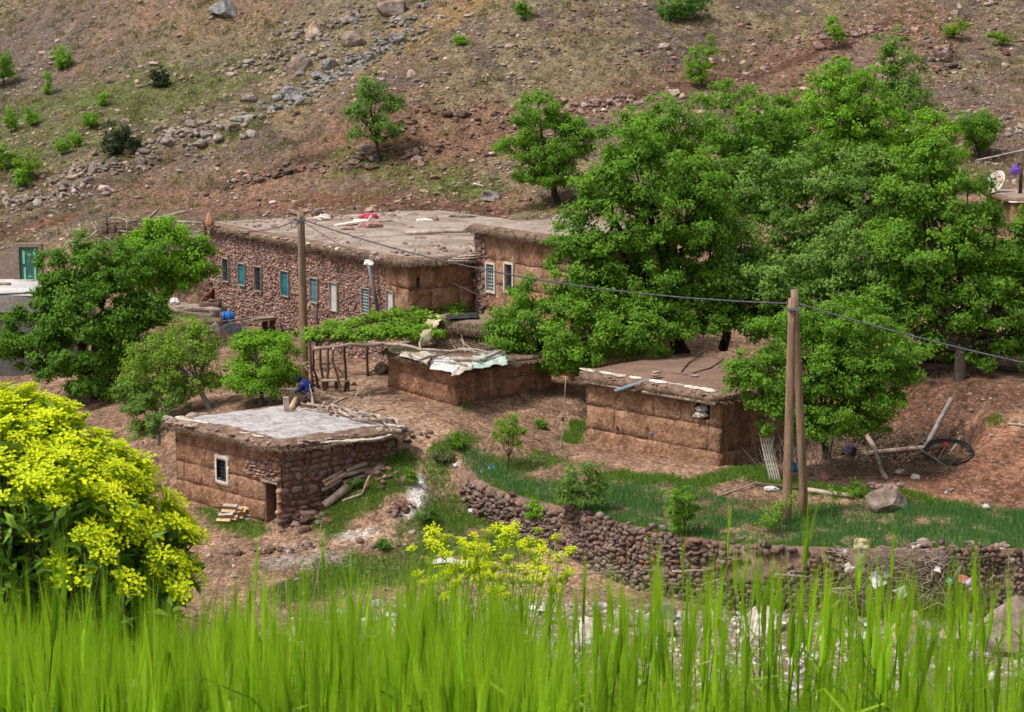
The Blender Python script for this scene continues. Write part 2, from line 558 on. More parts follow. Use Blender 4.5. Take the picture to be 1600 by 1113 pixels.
C = lerp(C, (0.075, 0.12, 0.04), fm * furrow * 0.75)
sd_all, left_all = wall_sd(XY)
river = (1 - sstep(sd_all, -0.6, -0.1)) * (1 - sstep(left_all, 2.0, 9.0)) * sstep(-XY[:, 1], -63, -60)
C = lerp(C, (0.27, 0.24, 0.205), np.clip(river * (0.7 + 0.3 * n3), 0, 1) * 0.85)
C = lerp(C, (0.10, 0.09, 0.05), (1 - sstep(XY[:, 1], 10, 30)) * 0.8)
C *= (1 + 0.38 * n3 + 0.2 * n2)[:, None]
C *= (1 - far * .16)[:, None] * (np.ones((len(XY), 3)) + far[:, None] * np.array([0.02, -.01, -.05]))
C *= np.where(far[:, None] > .5, np.array([.97, .955, .93]), np.array([1.04, .95, .87]))
C = np.clip(C, 0.01, 0.9)

ny_, nx_ = GX.shape
ii = (np.arange(ny_ - 1)[:, None] * nx_ + np.arange(nx_ - 1)[None, :]).ravel()
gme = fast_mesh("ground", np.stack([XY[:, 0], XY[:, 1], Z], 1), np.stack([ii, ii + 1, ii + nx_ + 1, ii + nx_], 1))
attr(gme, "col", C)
m, n, out = _nodes("earth_ground")
p = n.nodes.new("ShaderNodeBsdfPrincipled")
a = n.nodes.new("ShaderNodeAttribute"); a.attribute_name = "col"
t1 = _noise(n, 9.0, 4, 0.75)
t2 = _noise(n, 2.6, 3, 0.7)
sp = _ramp(n, t1.outputs["Fac"], [(0.30, 0.36), (0.5, 0.95), (0.72, 1.85)]).outputs[0]
sp2 = _ramp(n, t2.outputs["Fac"], [(0.3, 0.78), (0.7, 1.25)]).outputs[0]
c1 = _mix(n, a.outputs["Color"], sp, 1.0, 'MULTIPLY')
c1 = _mix(n, c1, sp2, 1.0, 'MULTIPLY')
vo = n.nodes.new("ShaderNodeTexVoronoi"); vo.inputs["Scale"].default_value = 5.5
tc = n.nodes.new("ShaderNodeTexCoord"); n.links.new(tc.outputs["Object"], vo.inputs["Vector"])
pe = _ramp(n, vo.outputs["Color"], [(0.2, 0.62), (0.8, 1.42)]).outputs[0]
c1 = _mix(n, c1, pe, 0.8, 'MULTIPLY')
n.links.new(c1, p.inputs["Base Color"])
p.inputs["Roughness"].default_value = 0.95
p.inputs["Specular IOR Level"].default_value = 0.1
b1 = _bump(n, t1.outputs["Fac"], 0.9, 0.16)
vd = _ramp(n, vo.outputs["Distance"], [(0.0, 1.0), (0.75, 0.0)]).outputs[0]
b2 = _bump(n, vd, 0.5, 0.06, b1)
n.links.new(b2, p.inputs["Normal"])
n.links.new(p.outputs[0], out.inputs["Surface"])
gme.materials.append(m)
ground = bpy.data.objects.new("ground", gme)
COL.objects.link(ground)
tag(ground, "stony brown hillside, earth yard, terraces and river bank", "ground", kind="structure")

# ------------------------------------------------------------------ rocks
def ico(sub):
    t = (1 + 5 ** 0.5) / 2
    V = [(-1, t, 0), (1, t, 0), (-1, -t, 0), (1, -t, 0), (0, -1, t), (0, 1, t), (0, -1, -t), (0, 1, -t), (t, 0, -1), (t, 0, 1), (-t, 0, -1), (-t, 0, 1)]
    Fc = [(0, 11, 5), (0, 5, 1), (0, 1, 7), (0, 7, 10), (0, 10, 11), (1, 5, 9), (5, 11, 4), (11, 10, 2), (10, 7, 6), (7, 1, 8), (3, 9, 4), (3, 4, 2), (3, 2, 6), (3, 6, 8), (3, 8, 9), (4, 9, 5), (2, 4, 11), (6, 2, 10), (8, 6, 7), (9, 8, 1)]
    V = [np.array(v) / np.linalg.norm(v) for v in V]
    for _ in range(sub):
        mid, nf = {}, []
        def md(i, j):
            k = (min(i, j), max(i, j))
            if k not in mid:
                q = V[i] + V[j]
                V.append(q / np.linalg.norm(q)); mid[k] = len(V) - 1
            return mid[k]
        for i, j, k in Fc:
            a_, b_, c_ = md(i, j), md(j, k), md(k, i)
            nf += [(i, a_, c_), (j, b_, a_), (k, c_, b_), (a_, b_, c_)]
        Fc = nf
    return np.array(V), np.array(Fc)
ICO0, ICO1, ICO3 = ico(0), ico(1), ico(3)
def rock_geo(base, rng, cuts=7, rough=0.06):
    V = base[0].copy()
    for _ in range(cuts):
        nrm = rng.normal(size=3); nrm /= np.linalg.norm(nrm)
        d = V @ nrm
        lim = rng.uniform(0.45, 0.85)
        V -= np.outer(np.clip(d - lim, 0, None), nrm) * 0.95
    V *= (1 + rough * fbm(V * 2.2 + rng.uniform(0, 50, 3), rng.randint(999), 3))[:, None]
    return V
def scree(name, label, N, region, size, mat_, seed, flat=0.6, sink=0.25, weight=None, tvr=(0.5, 1.6)):
    """thousands of loose stones lying on the ground, one mesh"""
    rng = np.random.RandomState(seed)
    xy = region(rng, N)
    if weight is not None:
        wt = weight(xy)
        xy = xy[rng.rand(len(xy)) < wt]
    N = len(xy)
    z = hgt(xy)
    s = size[0] * np.exp(np.abs(rng.normal(0, size[1], N)))
    s = np.minimum(s, size[2])
    var = [rock_geo(ICO0, rng, 4, 0.25) for _ in range(12)]
    k = rng.randint(0, 12, N)
    base = np.stack(var)[k]                                        # N,12,3
    sc = np.stack([s * rng.uniform(.7, 1.4, N), s * rng.uniform(.7, 1.4, N), s * rng.uniform(.45, 1.0, N) * flat / 0.6], 1)
    base = base * sc[:, None, :]
    th = rng.uniform(0, 6.28, N)
    c, sn = np.cos(th)[:, None], np.sin(th)[:, None]
    x = base[:, :, 0] * c - base[:, :, 1] * sn
    y = base[:, :, 0] * sn + base[:, :, 1] * c
    V = np.stack([x + xy[:, 0:1], y + xy[:, 1:2], base[:, :, 2] + (z + s * (0.5 - sink) * 0.5)[:, None]], -1).reshape(-1, 3)
    Fc = (ICO1[1] * 0 if False else ICO0[1])[None] + (np.arange(N) * 12)[:, None, None]
    o = mk(name, V, Fc.reshape(-1, 3), mat_, smooth=False)
    tv = np.repeat(rng.uniform(tvr[0], tvr[1], N), 12)[:, None] * np.repeat(np.stack([rng.uniform(.92, 1.08, N), np.ones(N), rng.uniform(.9, 1.1, N)], 1), 12, 0)
    attr(o.data, "tv", tv)
    tag(o, label, "stones", kind="stuff")
    return o
def frus(y0, y1, m=1.15, pad=4, xmin=-999, xmax=999):
    def f(rng, N):
        y = np.sqrt(rng.uniform(y0 ** 2, y1 ** 2, N))
        x = rng.uniform(-1, 1, N) * (y * 800 / F * m + pad)
        k = (x > xmin) & (x < xmax)
        return np.stack([x, y], 1)[k]
    return f
M_scree = mat("scree_stone", [(0.15, 0.115, 0.095), (0.25, 0.185, 0.145), (0.31, 0.24, 0.195)], 2.0, 0.95, 0.5, 14, 0.03, at="tv")
M_redsc = mat("red_scree_stone", [(0.17, 0.085, 0.065), (0.26, 0.145, 0.11)], 2.0, 0.95, 0.5, 14, 0.03, at="tv")
M_pale = mat("pale_river_stone", [(0.26, 0.22, 0.18), (0.42, 0.38, 0.34), (0.55, 0.52, 0.47)], 1.2, 0.85, 0.4, 10, 0.03, at="tv")
# ------------------------------------------------------------------ materials of the buildings
M_earth = mat("rammed_earth", [(0.195, 0.098, 0.058), (0.325, 0.170, 0.103), (0.42, 0.24, 0.152)], 1.7, 0.95, 1.0, 7, 0.09, rnd=0.06, fine=.5)
M_earthB = mat("brown_rammed_earth", [(0.168, 0.090, 0.052), (0.285, 0.157, 0.093), (0.37, 0.22, 0.138)], 1.6, 0.95, 1.0, 7, 0.09, rnd=0.06, fine=.5)
M_mortar = mat("mud_mortar", [(0.16, 0.092, 0.066), (0.25, 0.15, 0.11)], 3.0, 0.95, 0.5, 12, 0.04)
M_stone = mat("red_rubble_stone", [(0.20, 0.11, 0.09), (0.30, 0.175, 0.145), (0.37, 0.235, 0.195)], 2.6, 0.9, 0.45, 12, 0.03, rnd=0.34)
M_stoneA = mat("dark_red_stone", [(0.135, 0.068, 0.056), (0.215, 0.115, 0.092), (0.28, 0.17, 0.13)], 2.2, 0.9, 0.45, 12, 0.03, rnd=0.42)
M_stoneW = mat("terrace_stone", [(0.085, 0.046, 0.033), (0.165, 0.095, 0.07), (0.26, 0.17, 0.128)], 2.5, 0.9, 0.45, 12, 0.03, rnd=0.42)
M_roof = mat("clay_roof", [(0.22, 0.16, 0.125), (0.31, 0.24, 0.195), (0.40, 0.325, 0.27)], 0.55, 0.95, 0.6, 7, 0.05, fine=.5)
M_roofB = mat("brown_clay_roof", [(0.16, 0.095, 0.068), (0.225, 0.14, 0.10)], 0.8, 0.95, 0.6, 9, 0.04)
M_crumb = mat("crumbled_earth_edge", [(0.11, 0.068, 0.048), (0.20, 0.128, 0.09), (0.27, 0.19, 0.14)], 3.0, 0.95, 0.9, 11, 0.07)
M_ash = mat("ash_covered_roof", [(0.27, 0.235, 0.225), (0.385, 0.352, 0.352), (0.47, 0.437, 0.44)], 1.6, 0.95, 0.7, 7, 0.05, fine=.45)
M_thatch = mat("dry_brush", [(0.15, 0.10, 0.068), (0.27, 0.20, 0.14)], 6.0, 0.95, 0.2, 20, 0.02)
M_wood = mat("weathered_wood", [(0.20, 0.14, 0.10), (0.33, 0.255, 0.20), (0.42, 0.35, 0.29)], 3.0, 0.9, 0.5, 14, 0.02, rnd=0.25)
M_dwood = mat("dark_wood", [(0.07, 0.045, 0.032), (0.14, 0.09, 0.06)], 3.0, 0.9, 0.5, 14, 0.02, rnd=0.2)
M_cut = mat("cut_wood", [(0.42, 0.24, 0.12), (0.55, 0.36, 0.20)], 6.0, 0.85, 0.3, 18, 0.01, rnd=0.15)
M_pole = mat("brown_pole_wood", [(0.16, 0.10, 0.062), (0.24, 0.16, 0.10), (0.29, 0.20, 0.135)], 2.0, 0.85, 0.5, 10, 0.015, stretch=(5, 5, 0.35))
M_plast = mat("white_plaster", [(0.50, 0.42, 0.35), (0.66, 0.60, 0.53)], 4.0, 0.9, 0.3, 14, 0.02)
M_sheet = mat("cream_plastic_sheet", [(0.36, 0.29, 0.22), (0.50, 0.44, 0.36), (0.58, 0.54, 0.48)], 2.0, 0.6, 0.5, 6, 0.05, rnd=0.1, spec=0.4)
M_tarpw = mat("white_tarp", [(0.46, 0.44, 0.41), (0.62, 0.61, 0.59)], 2.0, 0.6, 0.5, 6, 0.05, rnd=0.1, spec=0.4)
M_mint = mat("pale_green_tarp", [(0.36, 0.46, 0.40), (0.50, 0.58, 0.52)], 2.0, 0.6, 0.5, 6, 0.05, spec=0.4)
M_yclo = mat("pale_yellow_cloth", [(0.46, 0.38, 0.22), (0.60, 0.52, 0.34)], 2.0, 0.85, 0.5, 8, 0.04)
M_teal = mat("teal_painted_wood", [(0.015, 0.13, 0.16), (0.025, 0.19, 0.23)], 3.0, 0.6, 0.2, 20, 0.01)
M_dglass = mat("dark_window_glass", [(0.02, 0.025, 0.035), (0.05, 0.06, 0.075)], 4.0, 0.25, 0.0, 10, 0.01, spec=0.5)
M_blue = mat("grey_blue_shutter", [(0.08, 0.15, 0.19), (0.13, 0.21, 0.25)], 3.0, 0.6, 0.2, 20, 0.01)
M_white = mat("pale_grey_shutter", [(0.42, 0.39, 0.36), (0.54, 0.51, 0.48)], 3.0, 0.7, 0.2, 20, 0.01)
M_iron = mat("painted_iron", [(0.30, 0.36, 0.38), (0.38, 0.44, 0.45)], 5.0, 0.5, 0.1, 20, 0.01)
M_biron = mat("black_iron", [(0.02, 0.02, 0.022), (0.05, 0.05, 0.05)], 5.0, 0.5, 0.1, 20, 0.01)
M_conc = mat("grey_concrete", [(0.18, 0.16, 0.15), (0.26, 0.235, 0.22), (0.32, 0.29, 0.27)], 0.9, 0.9, 0.4, 8, 0.02)
M_bconc = mat("brown_render", [(0.20, 0.145, 0.115), (0.27, 0.20, 0.165)], 1.5, 0.9, 0.4, 8, 0.02)
M_dconc = mat("dark_concrete", [(0.10, 0.092, 0.088), (0.17, 0.155, 0.15)], 0.8, 0.9, 0.4, 8, 0.02)  # terrace wall concrete, a darker tone than its edge beam
M_lconc = mat("pale_screed", [(0.46, 0.43, 0.41), (0.58, 0.55, 0.53)], 1.0, 0.9, 0.3, 8, 0.02)
M_dgreen = mat("green_painted_door", [(0.035, 0.105, 0.10), (0.05, 0.14, 0.13)], 2.0, 0.5, 0.2, 20, 0.01)
M_lgreen = mat("light_green_paint", [(0.18, 0.50, 0.28), (0.22, 0.56, 0.33)], 2.0, 0.5, 0.2, 20, 0.01)
M_cable = mat("grey_cable", [(0.05, 0.055, 0.06), (0.10, 0.11, 0.12)], 5.0, 0.5, 0.0)
M_pipe = mat("grey_pipe", [(0.10, 0.11, 0.125), (0.16, 0.17, 0.19)], 3.0, 0.5, 0.1)
M_bark = mat("dark_bark", [(0.030, 0.024, 0.018), (0.075, 0.058, 0.042)], 3.0, 0.95, 0.8, 12, 0.03)
M_gbark = mat("grey_bark", [(0.13, 0.115, 0.095), (0.22, 0.20, 0.17)], 3.0, 0.95, 0.8, 12, 0.03)

# ------------------------------------------------------------------ masonry helpers
UPV = np.array([0, 0, 1.0])
class Wall:
    """vertical wall from A (left, seen from outside) to B, bottom zb, top zt"""
    def __init__(s, A, B, zb, zt):
        s.A = np.array([A[0], A[1], zb]); s.zb, s.zt = zb, zt
        e = np.array([B[0] - A[0], B[1] - A[1], 0.0])
        s.L = np.linalg.norm(e); s.e = e / s.L
        s.n = np.cross(s.e, UPV); s.H = zt - zb
    def pt(s, a, t, o=0.0):
        return s.A + s.e * a + UPV * t + s.n * o
    def uv(s, px, py):
        r = ray(px, py)
        k = (s.A @ s.n) / (r @ s.n)
        q = r * k - s.A
        return q @ s.e, q[2]
    def rect(s, x0, y0, x1, y1):
        xm, ym = (x0 + x1) / 2, (y0 + y1) / 2
        a0, a1 = s.uv(x0, ym)[0], s.uv(x1, ym)[0]
        t0, t1 = s.uv(xm, y1)[1], s.uv(xm, y0)[1]
        return a0, t0, a1, t1
def cutrects(r, holes):
    out = [r]
    for h in holes:
        nx = []
        for (a, t, b, u) in out:
            if h[0] >= b or h[2] <= a or h[1] >= u or h[3] <= t:
                nx.append((a, t, b, u)); continue
            if h[0] > a: nx.append((a, t, h[0], u))
            if h[2] < b: nx.append((h[2], t, b, u))
            lo, hi = max(a, h[0]), min(b, h[2])
            if h[1] > t: nx.append((lo, t, hi, h[1]))
            if h[3] < u: nx.append((lo, h[3], hi, u))
        out = nx
    return out
def backing(w, holes, parent, mat_, thick=0.42, o0=-0.05, name="wall"):
    mb = MB()
    for (a, t, b, u) in cutrects((0.1, 0, w.L - 0.1, w.H), holes):
        c = w.pt((a + b) / 2, (t + u) / 2, o0 - thick / 2)
        mb.box(c, w.e * (b - a) / 2, w.n * thick / 2, UPV * (u - t) / 2)
    return mb.build(name, mat_, parent, smooth=False)
def earth_block(w, r, parent, mat_, seed, bulge=0.0):
    a, t, b, u = r
    nx, ny = max(3, int((b - a) / 0.22) + 1), max(3, int((u - t) / 0.20) + 1)
    g_ = min(0.045, (b - a) * .2, (u - t) * .2)
    sx_ = np.concatenate([[a], np.linspace(a + g_, b - g_, nx), [b]]); ty_ = np.concatenate([[t], np.linspace(t + g_, u - g_, ny), [u]])
    nx, ny = len(sx_), len(ty_)
    S, T = np.meshgrid(sx_, ty_)
    Q = np.stack([S.ravel(), T.ravel()], 1)
    W3 = w.A + Q[:, :1] * w.e + Q[:, 1:] * UPV
    o = 0.055 * fbm(W3 / 0.40, seed, 4) - .03 * np.clip(fbm(W3 / .22, seed + 23, 2) - .15, 0, 1) + 0.02 * fbm(W3 / 1.7, seed + 5, 2)
    edge = np.minimum.reduce([Q[:, 0] - a, b - Q[:, 0], Q[:, 1] - t, u - Q[:, 1]])
    brd = edge < 1e-6
    kk = np.clip(fbm(W3 / 0.55, seed + 9, 3) * 2.2 + .62, 0, 1)
    vert = (np.minimum(Q[:, 0] - a, b - Q[:, 0]) < 1e-6)
    o = np.where(brd, np.where(vert, -.035 - .075 * np.clip(kk * 1.3 - .5, 0, 1), -.02 - 0.09 * kk), o - 0.05 * kk * np.clip(fbm(W3 / 0.25, seed + 19, 2) + .1, 0, 1) * (edge < g_ * 1.5))
    jit = np.stack([fbm(W3 / 0.4, seed + 3, 2), fbm(W3 / 0.4, seed + 4, 2)], 1) * 0.06
    Q = Q + jit * (~brd)[:, None]
    Q[:, 0] = np.clip(Q[:, 0], a, b); Q[:, 1] = np.clip(Q[:, 1], t, u)
    V = w.A + Q[:, :1] * w.e + Q[:, 1:] * UPV + o[:, None] * w.n
    i = (np.arange(ny - 1)[:, None] * nx + np.arange(nx - 1)[None]).ravel()
    return mk("earth_block", V, np.stack([i, i + 1, i + nx + 1, i + nx], 1), mat_, parent)
def earth_wall(w, parent, mat_, courses, bl, seed, holes=()):
    """rammed earth: a core with lifts of separate blocks, seams recessed"""
    rng = np.random.RandomState(seed)
    core = backing(w, holes, parent, M_mortar)
    t = 0.0
    hs_ = np.array(courses) * w.H / sum(courses)
    for k, h in enumerate(hs_):
        a = -rng.uniform(0, bl * 0.8)
        while a < w.L - 0.05:
            b = a + bl * rng.uniform(0.75, 1.3)
            if w.L - b < 0.35: b = w.L
            for r in cutrects((max(a, 0), t, min(b, w.L), t + h), holes):
                if r[2] - r[0] > 0.08 and r[3] - r[1] > 0.06:
                    earth_block(w, r, core, mat_, seed + k)
            a = b
        t += h
    return core
def lump(rng, k=2, e=0.55):
    g = np.linspace(-1, 1, k + 1)
    V, Fc, idx = [], [], {}
    def vid(q):
        key = tuple(np.round(q, 4))
        if key not in idx:
            idx[key] = len(V); V.append(q)
        return idx[key]
    for ax in range(3):
        for sg in (-1, 1):
            for i in range(k):
                for j in range(k):
                    q = []
                    for (u, v) in ((i, j), (i + 1, j), (i + 1, j + 1), (i, j + 1)):
                        p_ = np.zeros(3); p_[ax] = sg; p_[(ax + 1) % 3] = g[u]; p_[(ax + 2) % 3] = g[v]
                        q.append(vid(p_))
                    Fc.append(q if sg > 0 else q[::-1])
    V = np.array(V)
    V = V / (np.linalg.norm(V, axis=1)[:, None] ** e)
    V *= rng.uniform(0.84, 1.06, (len(V), 1))
    if k <= 3:
        for _ in range(4):
            n_ = rng.normal(size=3); n_ /= np.linalg.norm(n_)
            d_ = V @ n_; V -= np.outer(np.clip(d_ - rng.uniform(.62, .95), 0, None), n_)
        V += rng.normal(0, 0.05, V.shape)
    else:
        V += rng.normal(0, 0.02, V.shape)
    return V, np.array(Fc)
_r = np.random.RandomState(5)
LUMPS = [lump(_r, 2, .30 + .03 * q_) for q_ in range(10)]
def lump_meshes(mat_, name="stone"):
    res = []
    for V, Fc in LUMPS:
        me = fast_mesh(name, V, Fc)
        me.materials.append(mat_)
        res.append(me)
    return res
def stone_layout(L, H, sw, sh, rng, holes, margin=0.02, jit=0.25, a0=0.0, t0=0.0, cond=None):
    out, t = [], t0
    while t < H:
        h = sh * rng.uniform(0.7, 1.45)
        a = a0 - rng.uniform(0, sw)
        while a < L:
            w_ = sw * rng.uniform(0.5, 1.6)
            c = (a + w_ / 2, min(t + h / 2, H - h * .3) + rng.normal(0, jit * h * 0.5))
            ok = a > a0 - w_ * .3 and a + w_ < L + 0.06
            for hx in holes:
                if c[0] + w_ * .4 > hx[0] - margin and c[0] - w_ * .4 < hx[2] + margin and c[1] + h * .4 > hx[1] - margin and c[1] - h * .4 < hx[3] + margin:
                    ok = False
            if ok and (cond is None or cond(*c)):
                out.append((c[0], c[1], w_, h * rng.uniform(.85, 1.15)))
            a += w_
        t += h
    return out
def put_stones(frame, stones, parent, mat_, rng, depth=0.11, limit=300, score=None, tilt=0.12, fill=0.53, stuff_name="small_stones"):
    """frame(a,t) -> (point, e, n): the stones that show largest are parts, the rest one mesh"""
    meshes = lump_meshes(mat_)
    base = np.array(wloc(parent))
    sc = [(s_[2] * s_[3]) * (score(*s_[:2]) if score else 1) for s_ in stones]
    order = np.argsort(-np.array(sc))
    mb = MB()
    tvs = []
    for r_, i in enumerate(order):
        a, t, w_, h_ = stones[i]
        p_, e, n_ = frame(a, t)
        th = rng.normal(0, tilt)
        e2 = e * math.cos(th) + UPV * math.sin(th)
        z2 = -e * math.sin(th) + UPV * math.cos(th)
        d = depth * rng.uniform(.75, 1.3)
        k = rng.randint(len(LUMPS))
        o_ = p_ + n_ * rng.normal(0.0, 0.02)
        if r_ < limit:
            ob = bpy.data.objects.new("stone", meshes[k])
            COL.objects.link(ob)
            ob.parent = parent
            M = np.eye(4)
            M[:3, 0], M[:3, 1], M[:3, 2], M[:3, 3] = e2 * w_ * fill, n_ * d, z2 * h_ * fill, o_ - base
            ob.matrix_basis = Matrix(M.tolist())
        else:
            V, Fc = LUMPS[k]
            mb.add(o_ + np.outer(V[:, 0], e2 * w_ * fill) + np.outer(V[:, 1], n_ * d) + np.outer(V[:, 2], z2 * h_ * fill), Fc)
            tvs.append(np.full(len(V), rng.uniform(0.6, 1.4)))
    if mb.n:
        m2 = bpy.data.materials.get(mat_.name + "_joined")
        if m2 is None:
            m2 = mat_.copy(); m2.name = mat_.name + "_joined"
            nt_ = m2.node_tree
            hv = [q for q in nt_.nodes if q.type == 'HUE_SAT'][0]
            at_ = nt_.nodes.new("ShaderNodeAttribute"); at_.attribute_name = "tv"
            nt_.links.new(at_.outputs["Fac"], hv.inputs["Value"])
        o = mb.build(stuff_name, m2, parent)
        attr(o.data, "tv", np.concatenate(tvs))
        o["kind"] = "stuff"

# ------------------------------------------------------------------ roofs, sticks, cloth
def roof_slab(parent, corners, z, thick, over, mat_top, mat_edge, seed, dome=0.05, border=0.5, name="roof", step=0.28, slope=None):
    """earth roof: uneven slab with crumbling rounded edge; returns object and its outline"""
    c4 = np.array([[c[0], c[1]] for c in corners], float)
    # outline offset outwards
    cen = c4.mean(0)
    out = []
    for i in range(4):
        p0, p1, p2 = c4[i - 1], c4[i], c4[(i + 1) % 4]
        d1, d2 = (p1 - p0) / np.linalg.norm(p1 - p0), (p1 - p2) / np.linalg.norm(p1 - p2)
        out.append(p1 + (d1 + d2) * over)
    q = np.array(out)
    nu = int(max(np.linalg.norm(q[1] - q[0]), np.linalg.norm(q[2] - q[3])) / step) + 2
    nv = int(max(np.linalg.norm(q[3] - q[0]), np.linalg.norm(q[2] - q[1])) / step) + 2
    U, V_ = np.meshgrid(np.linspace(0, 1, nu), np.linspace(0, 1, nv))
    u, v = U.ravel()[:, None], V_.ravel()[:, None]
    # round the corners a little
    def rnd_(t_): return t_
    X = q[0] * (1 - u) * (1 - v) + q[1] * u * (1 - v) + q[2] * u * v + q[3] * (1 - u) * v
    Lu, Lv = np.linalg.norm(q[1] - q[0]), np.linalg.norm(q[3] - q[0])
    ed = np.minimum(np.minimum(u, 1 - u) * Lu, np.minimum(v, 1 - v) * Lv).ravel()
    cor = np.maximum(0, 0.55 - np.hypot(np.minimum(u, 1 - u) * Lu, np.minimum(v, 1 - v) * Lv).ravel())
    X = X + (cen - X) / (np.linalg.norm(cen - X, axis=1)[:, None] + 1e-6) * (cor * 0.55)[:, None]
    nz = np.stack([fbm(X / 0.6, seed, 3), fbm(X / 0.6, seed + 2, 3)], 1)
    X = X + nz * 0.13 * (1 - sstep(ed, 0.0, 0.5))[:, None]
    zt = z + thick + dome * np.sin(np.pi * u.ravel()) * np.sin(np.pi * v.ravel()) + 0.045 * fbm(X / 1.4, seed + 4, 3) + 0.015 * fbm(X / 0.3, seed + 6, 2)
    if slope is not None:
        zt = zt + X @ np.array(slope[:2]) + slope[2]
    zt = zt - thick * 0.5 * (1 - sstep(ed, 0, border * 0.8)) ** 1.5 + 0.05 * fbm(X / 0.35, seed + 8, 2) * (1 - sstep(ed, 0.1, border))
    top = np.concatenate([X, zt[:, None]], 1)
    i = (np.arange(nv - 1)[:, None] * nu + np.arange(nu - 1)[None]).ravel()
    Ft = np.stack([i, i + 1, i + nu + 1, i + nu], 1)
    loop = list(range(nu)) + [r_ * nu + nu - 1 for r_ in range(1, nv)] + [(nv - 1) * nu + c_ for c_ in range(nu - 2, -1, -1)] + [r_ * nu for r_ in range(nv - 2, 0, -1)]
    loop = np.array(loop)
    ring1 = top[loop].copy()
    inw = cen - ring1[:, :2]
    inw /= np.linalg.norm(inw, axis=1)[:, None]
    ring2 = ring1.copy()
    ring2[:, :2] += inw * (0.10 + 0.06 * fbm(ring1[:, :2] / 0.4, seed + 3, 2))[:, None]
    zs = z if slope is None else z + ring1[:, :2] @ np.array(slope[:2]) + slope[2]
    ring2[:, 2] = zs - 0.02 + 0.04 * fbm(ring1[:, :2] / 0.4, seed + 7, 2)
    ring3 = ring2.copy(); ring3[:, :2] += inw * (over + 0.3); ring3[:, 2] = zs + 0.02
    n0, nl = len(top), len(loop)
    k = np.arange(nl); k2 = (k + 1) % nl
    Fs1 = np.stack([loop[k2], loop[k], n0 + k, n0 + k2], 1)
    Fs2 = np.stack([n0 + k2, n0 + k, n0 + nl + k, n0 + nl + k2], 1)
    botc = np.array([[cen[0], cen[1], float(np.mean(ring3[:, 2]))]])
    Fb = np.stack([n0 + nl + k2, n0 + nl + k, np.full(nl, n0 + 2 * nl)], 1)
    me = fast_mesh(name, np.concatenate([top, ring2, ring3, botc]), [np.concatenate([Ft, Fs1, Fs2]), Fb])
    me.materials.append(mat_top); me.materials.append(mat_edge)
    edf = ed[Ft].mean(1) + 0.45 * border * fbm(X[Ft[:, 0]] / 0.5, seed + 11, 3)
    mi = np.ones(len(me.polygons), np.int32)
    mi[:len(Ft)] = (edf < border)
    me.polygons.foreach_set("material_index", mi)
    o = link(name, me, None, parent)
    return o, ring1, -inw
def fringe(roof, ring, outd, N, mat_, seed, ln=(0.15, 0.45), zoff=-0.02, down=0.35, rad=0.012, sel=None, name="brush_fringe"):
    rng = np.random.RandomState(seed)
    mb = MB()
    idx = np.arange(len(ring)) if sel is None else np.nonzero(sel(ring))[0]
    for _ in range(N):
        k = idx[rng.randint(len(idx))]
        k2 = (k + 1) % len(ring)
        b = ring[k] + (ring[k2] - ring[k]) * rng.rand()
        b = b + np.array([0, 0, zoff - rng.uniform(0, 0.09)])
        od = np.array([outd[k][0], outd[k][1], 0]) + rng.normal(0, 0.45, 3) * np.array([1, 1, 0.3])
        od[2] -= down * rng.rand()
        od /= np.linalg.norm(od)
        L = rng.uniform(*ln)
        p0 = b - od * L * 0.6
        p1 = b + od * L * 0.5 + np.array([0, 0, -0.05 * rng.rand()])
        mb.tube([p0, (p0 + p1) / 2 + rng.normal(0, .012, 3), p1], [rad, rad * .9, rad * .5], 3, False)
    o = mb.build(name, mat_, roof)
    o["kind"] = "stuff"
    return o
def rafters(roof, w, N, z, mat_, seed, r=0.06, prot=(0.1, 0.35), name="rafter"):
    rng = np.random.RandomState(seed)
    for k in range(N):
        a = w.L * (k + 0.5 + rng.uniform(-.25, .25)) / N
        p0 = w.pt(a, 0, -0.5); p1 = w.pt(a + rng.normal(0, .08), 0, rng.uniform(*prot))
        p0[2] = z + 0.03; p1[2] = z - 0.0 + rng.normal(0, 0.02)
        rr = r * rng.uniform(.6, 1.15)
        MB().tube([p0, (p0 + p1) / 2, p1], [rr, rr, rr * .92], 7).build(name, mat_, roof)
def edge_stones(roof, ring, N, mat_, seed, size=(0.08, 0.2), sel=None, inward=0.2, outd=None):
    rng = np.random.RandomState(seed)
    meshes = lump_meshes(mat_)
    base = np.array(wloc(roof))
    idx = np.arange(len(ring)) if sel is None else np.nonzero(sel(ring))[0]
    for _ in range(N):
        k = idx[rng.randint(len(idx))]
        p_ = ring[k] - np.array([outd[k][0], outd[k][1], 0]) * rng.uniform(0, inward) + np.array([0, 0, 0.05 + rng.uniform(0, .06)])
        s = rng.uniform(*size)
        ob = bpy.data.objects.new("flat_stone", meshes[rng.randint(10)])
        COL.objects.link(ob); ob.parent = roof
        R = Matrix.Rotation(rng.uniform(0, 6.28), 4, 'Z') @ Matrix.Rotation(rng.normal(0, .2), 4, 'X')
        ob.matrix_basis = Matrix.Translation(Vector(p_ - base)) @ R @ Matrix.Diagonal((s * rng.uniform(.8, 1.5), s * rng.uniform(.6, 1.1), s * rng.uniform(.25, .5), 1))
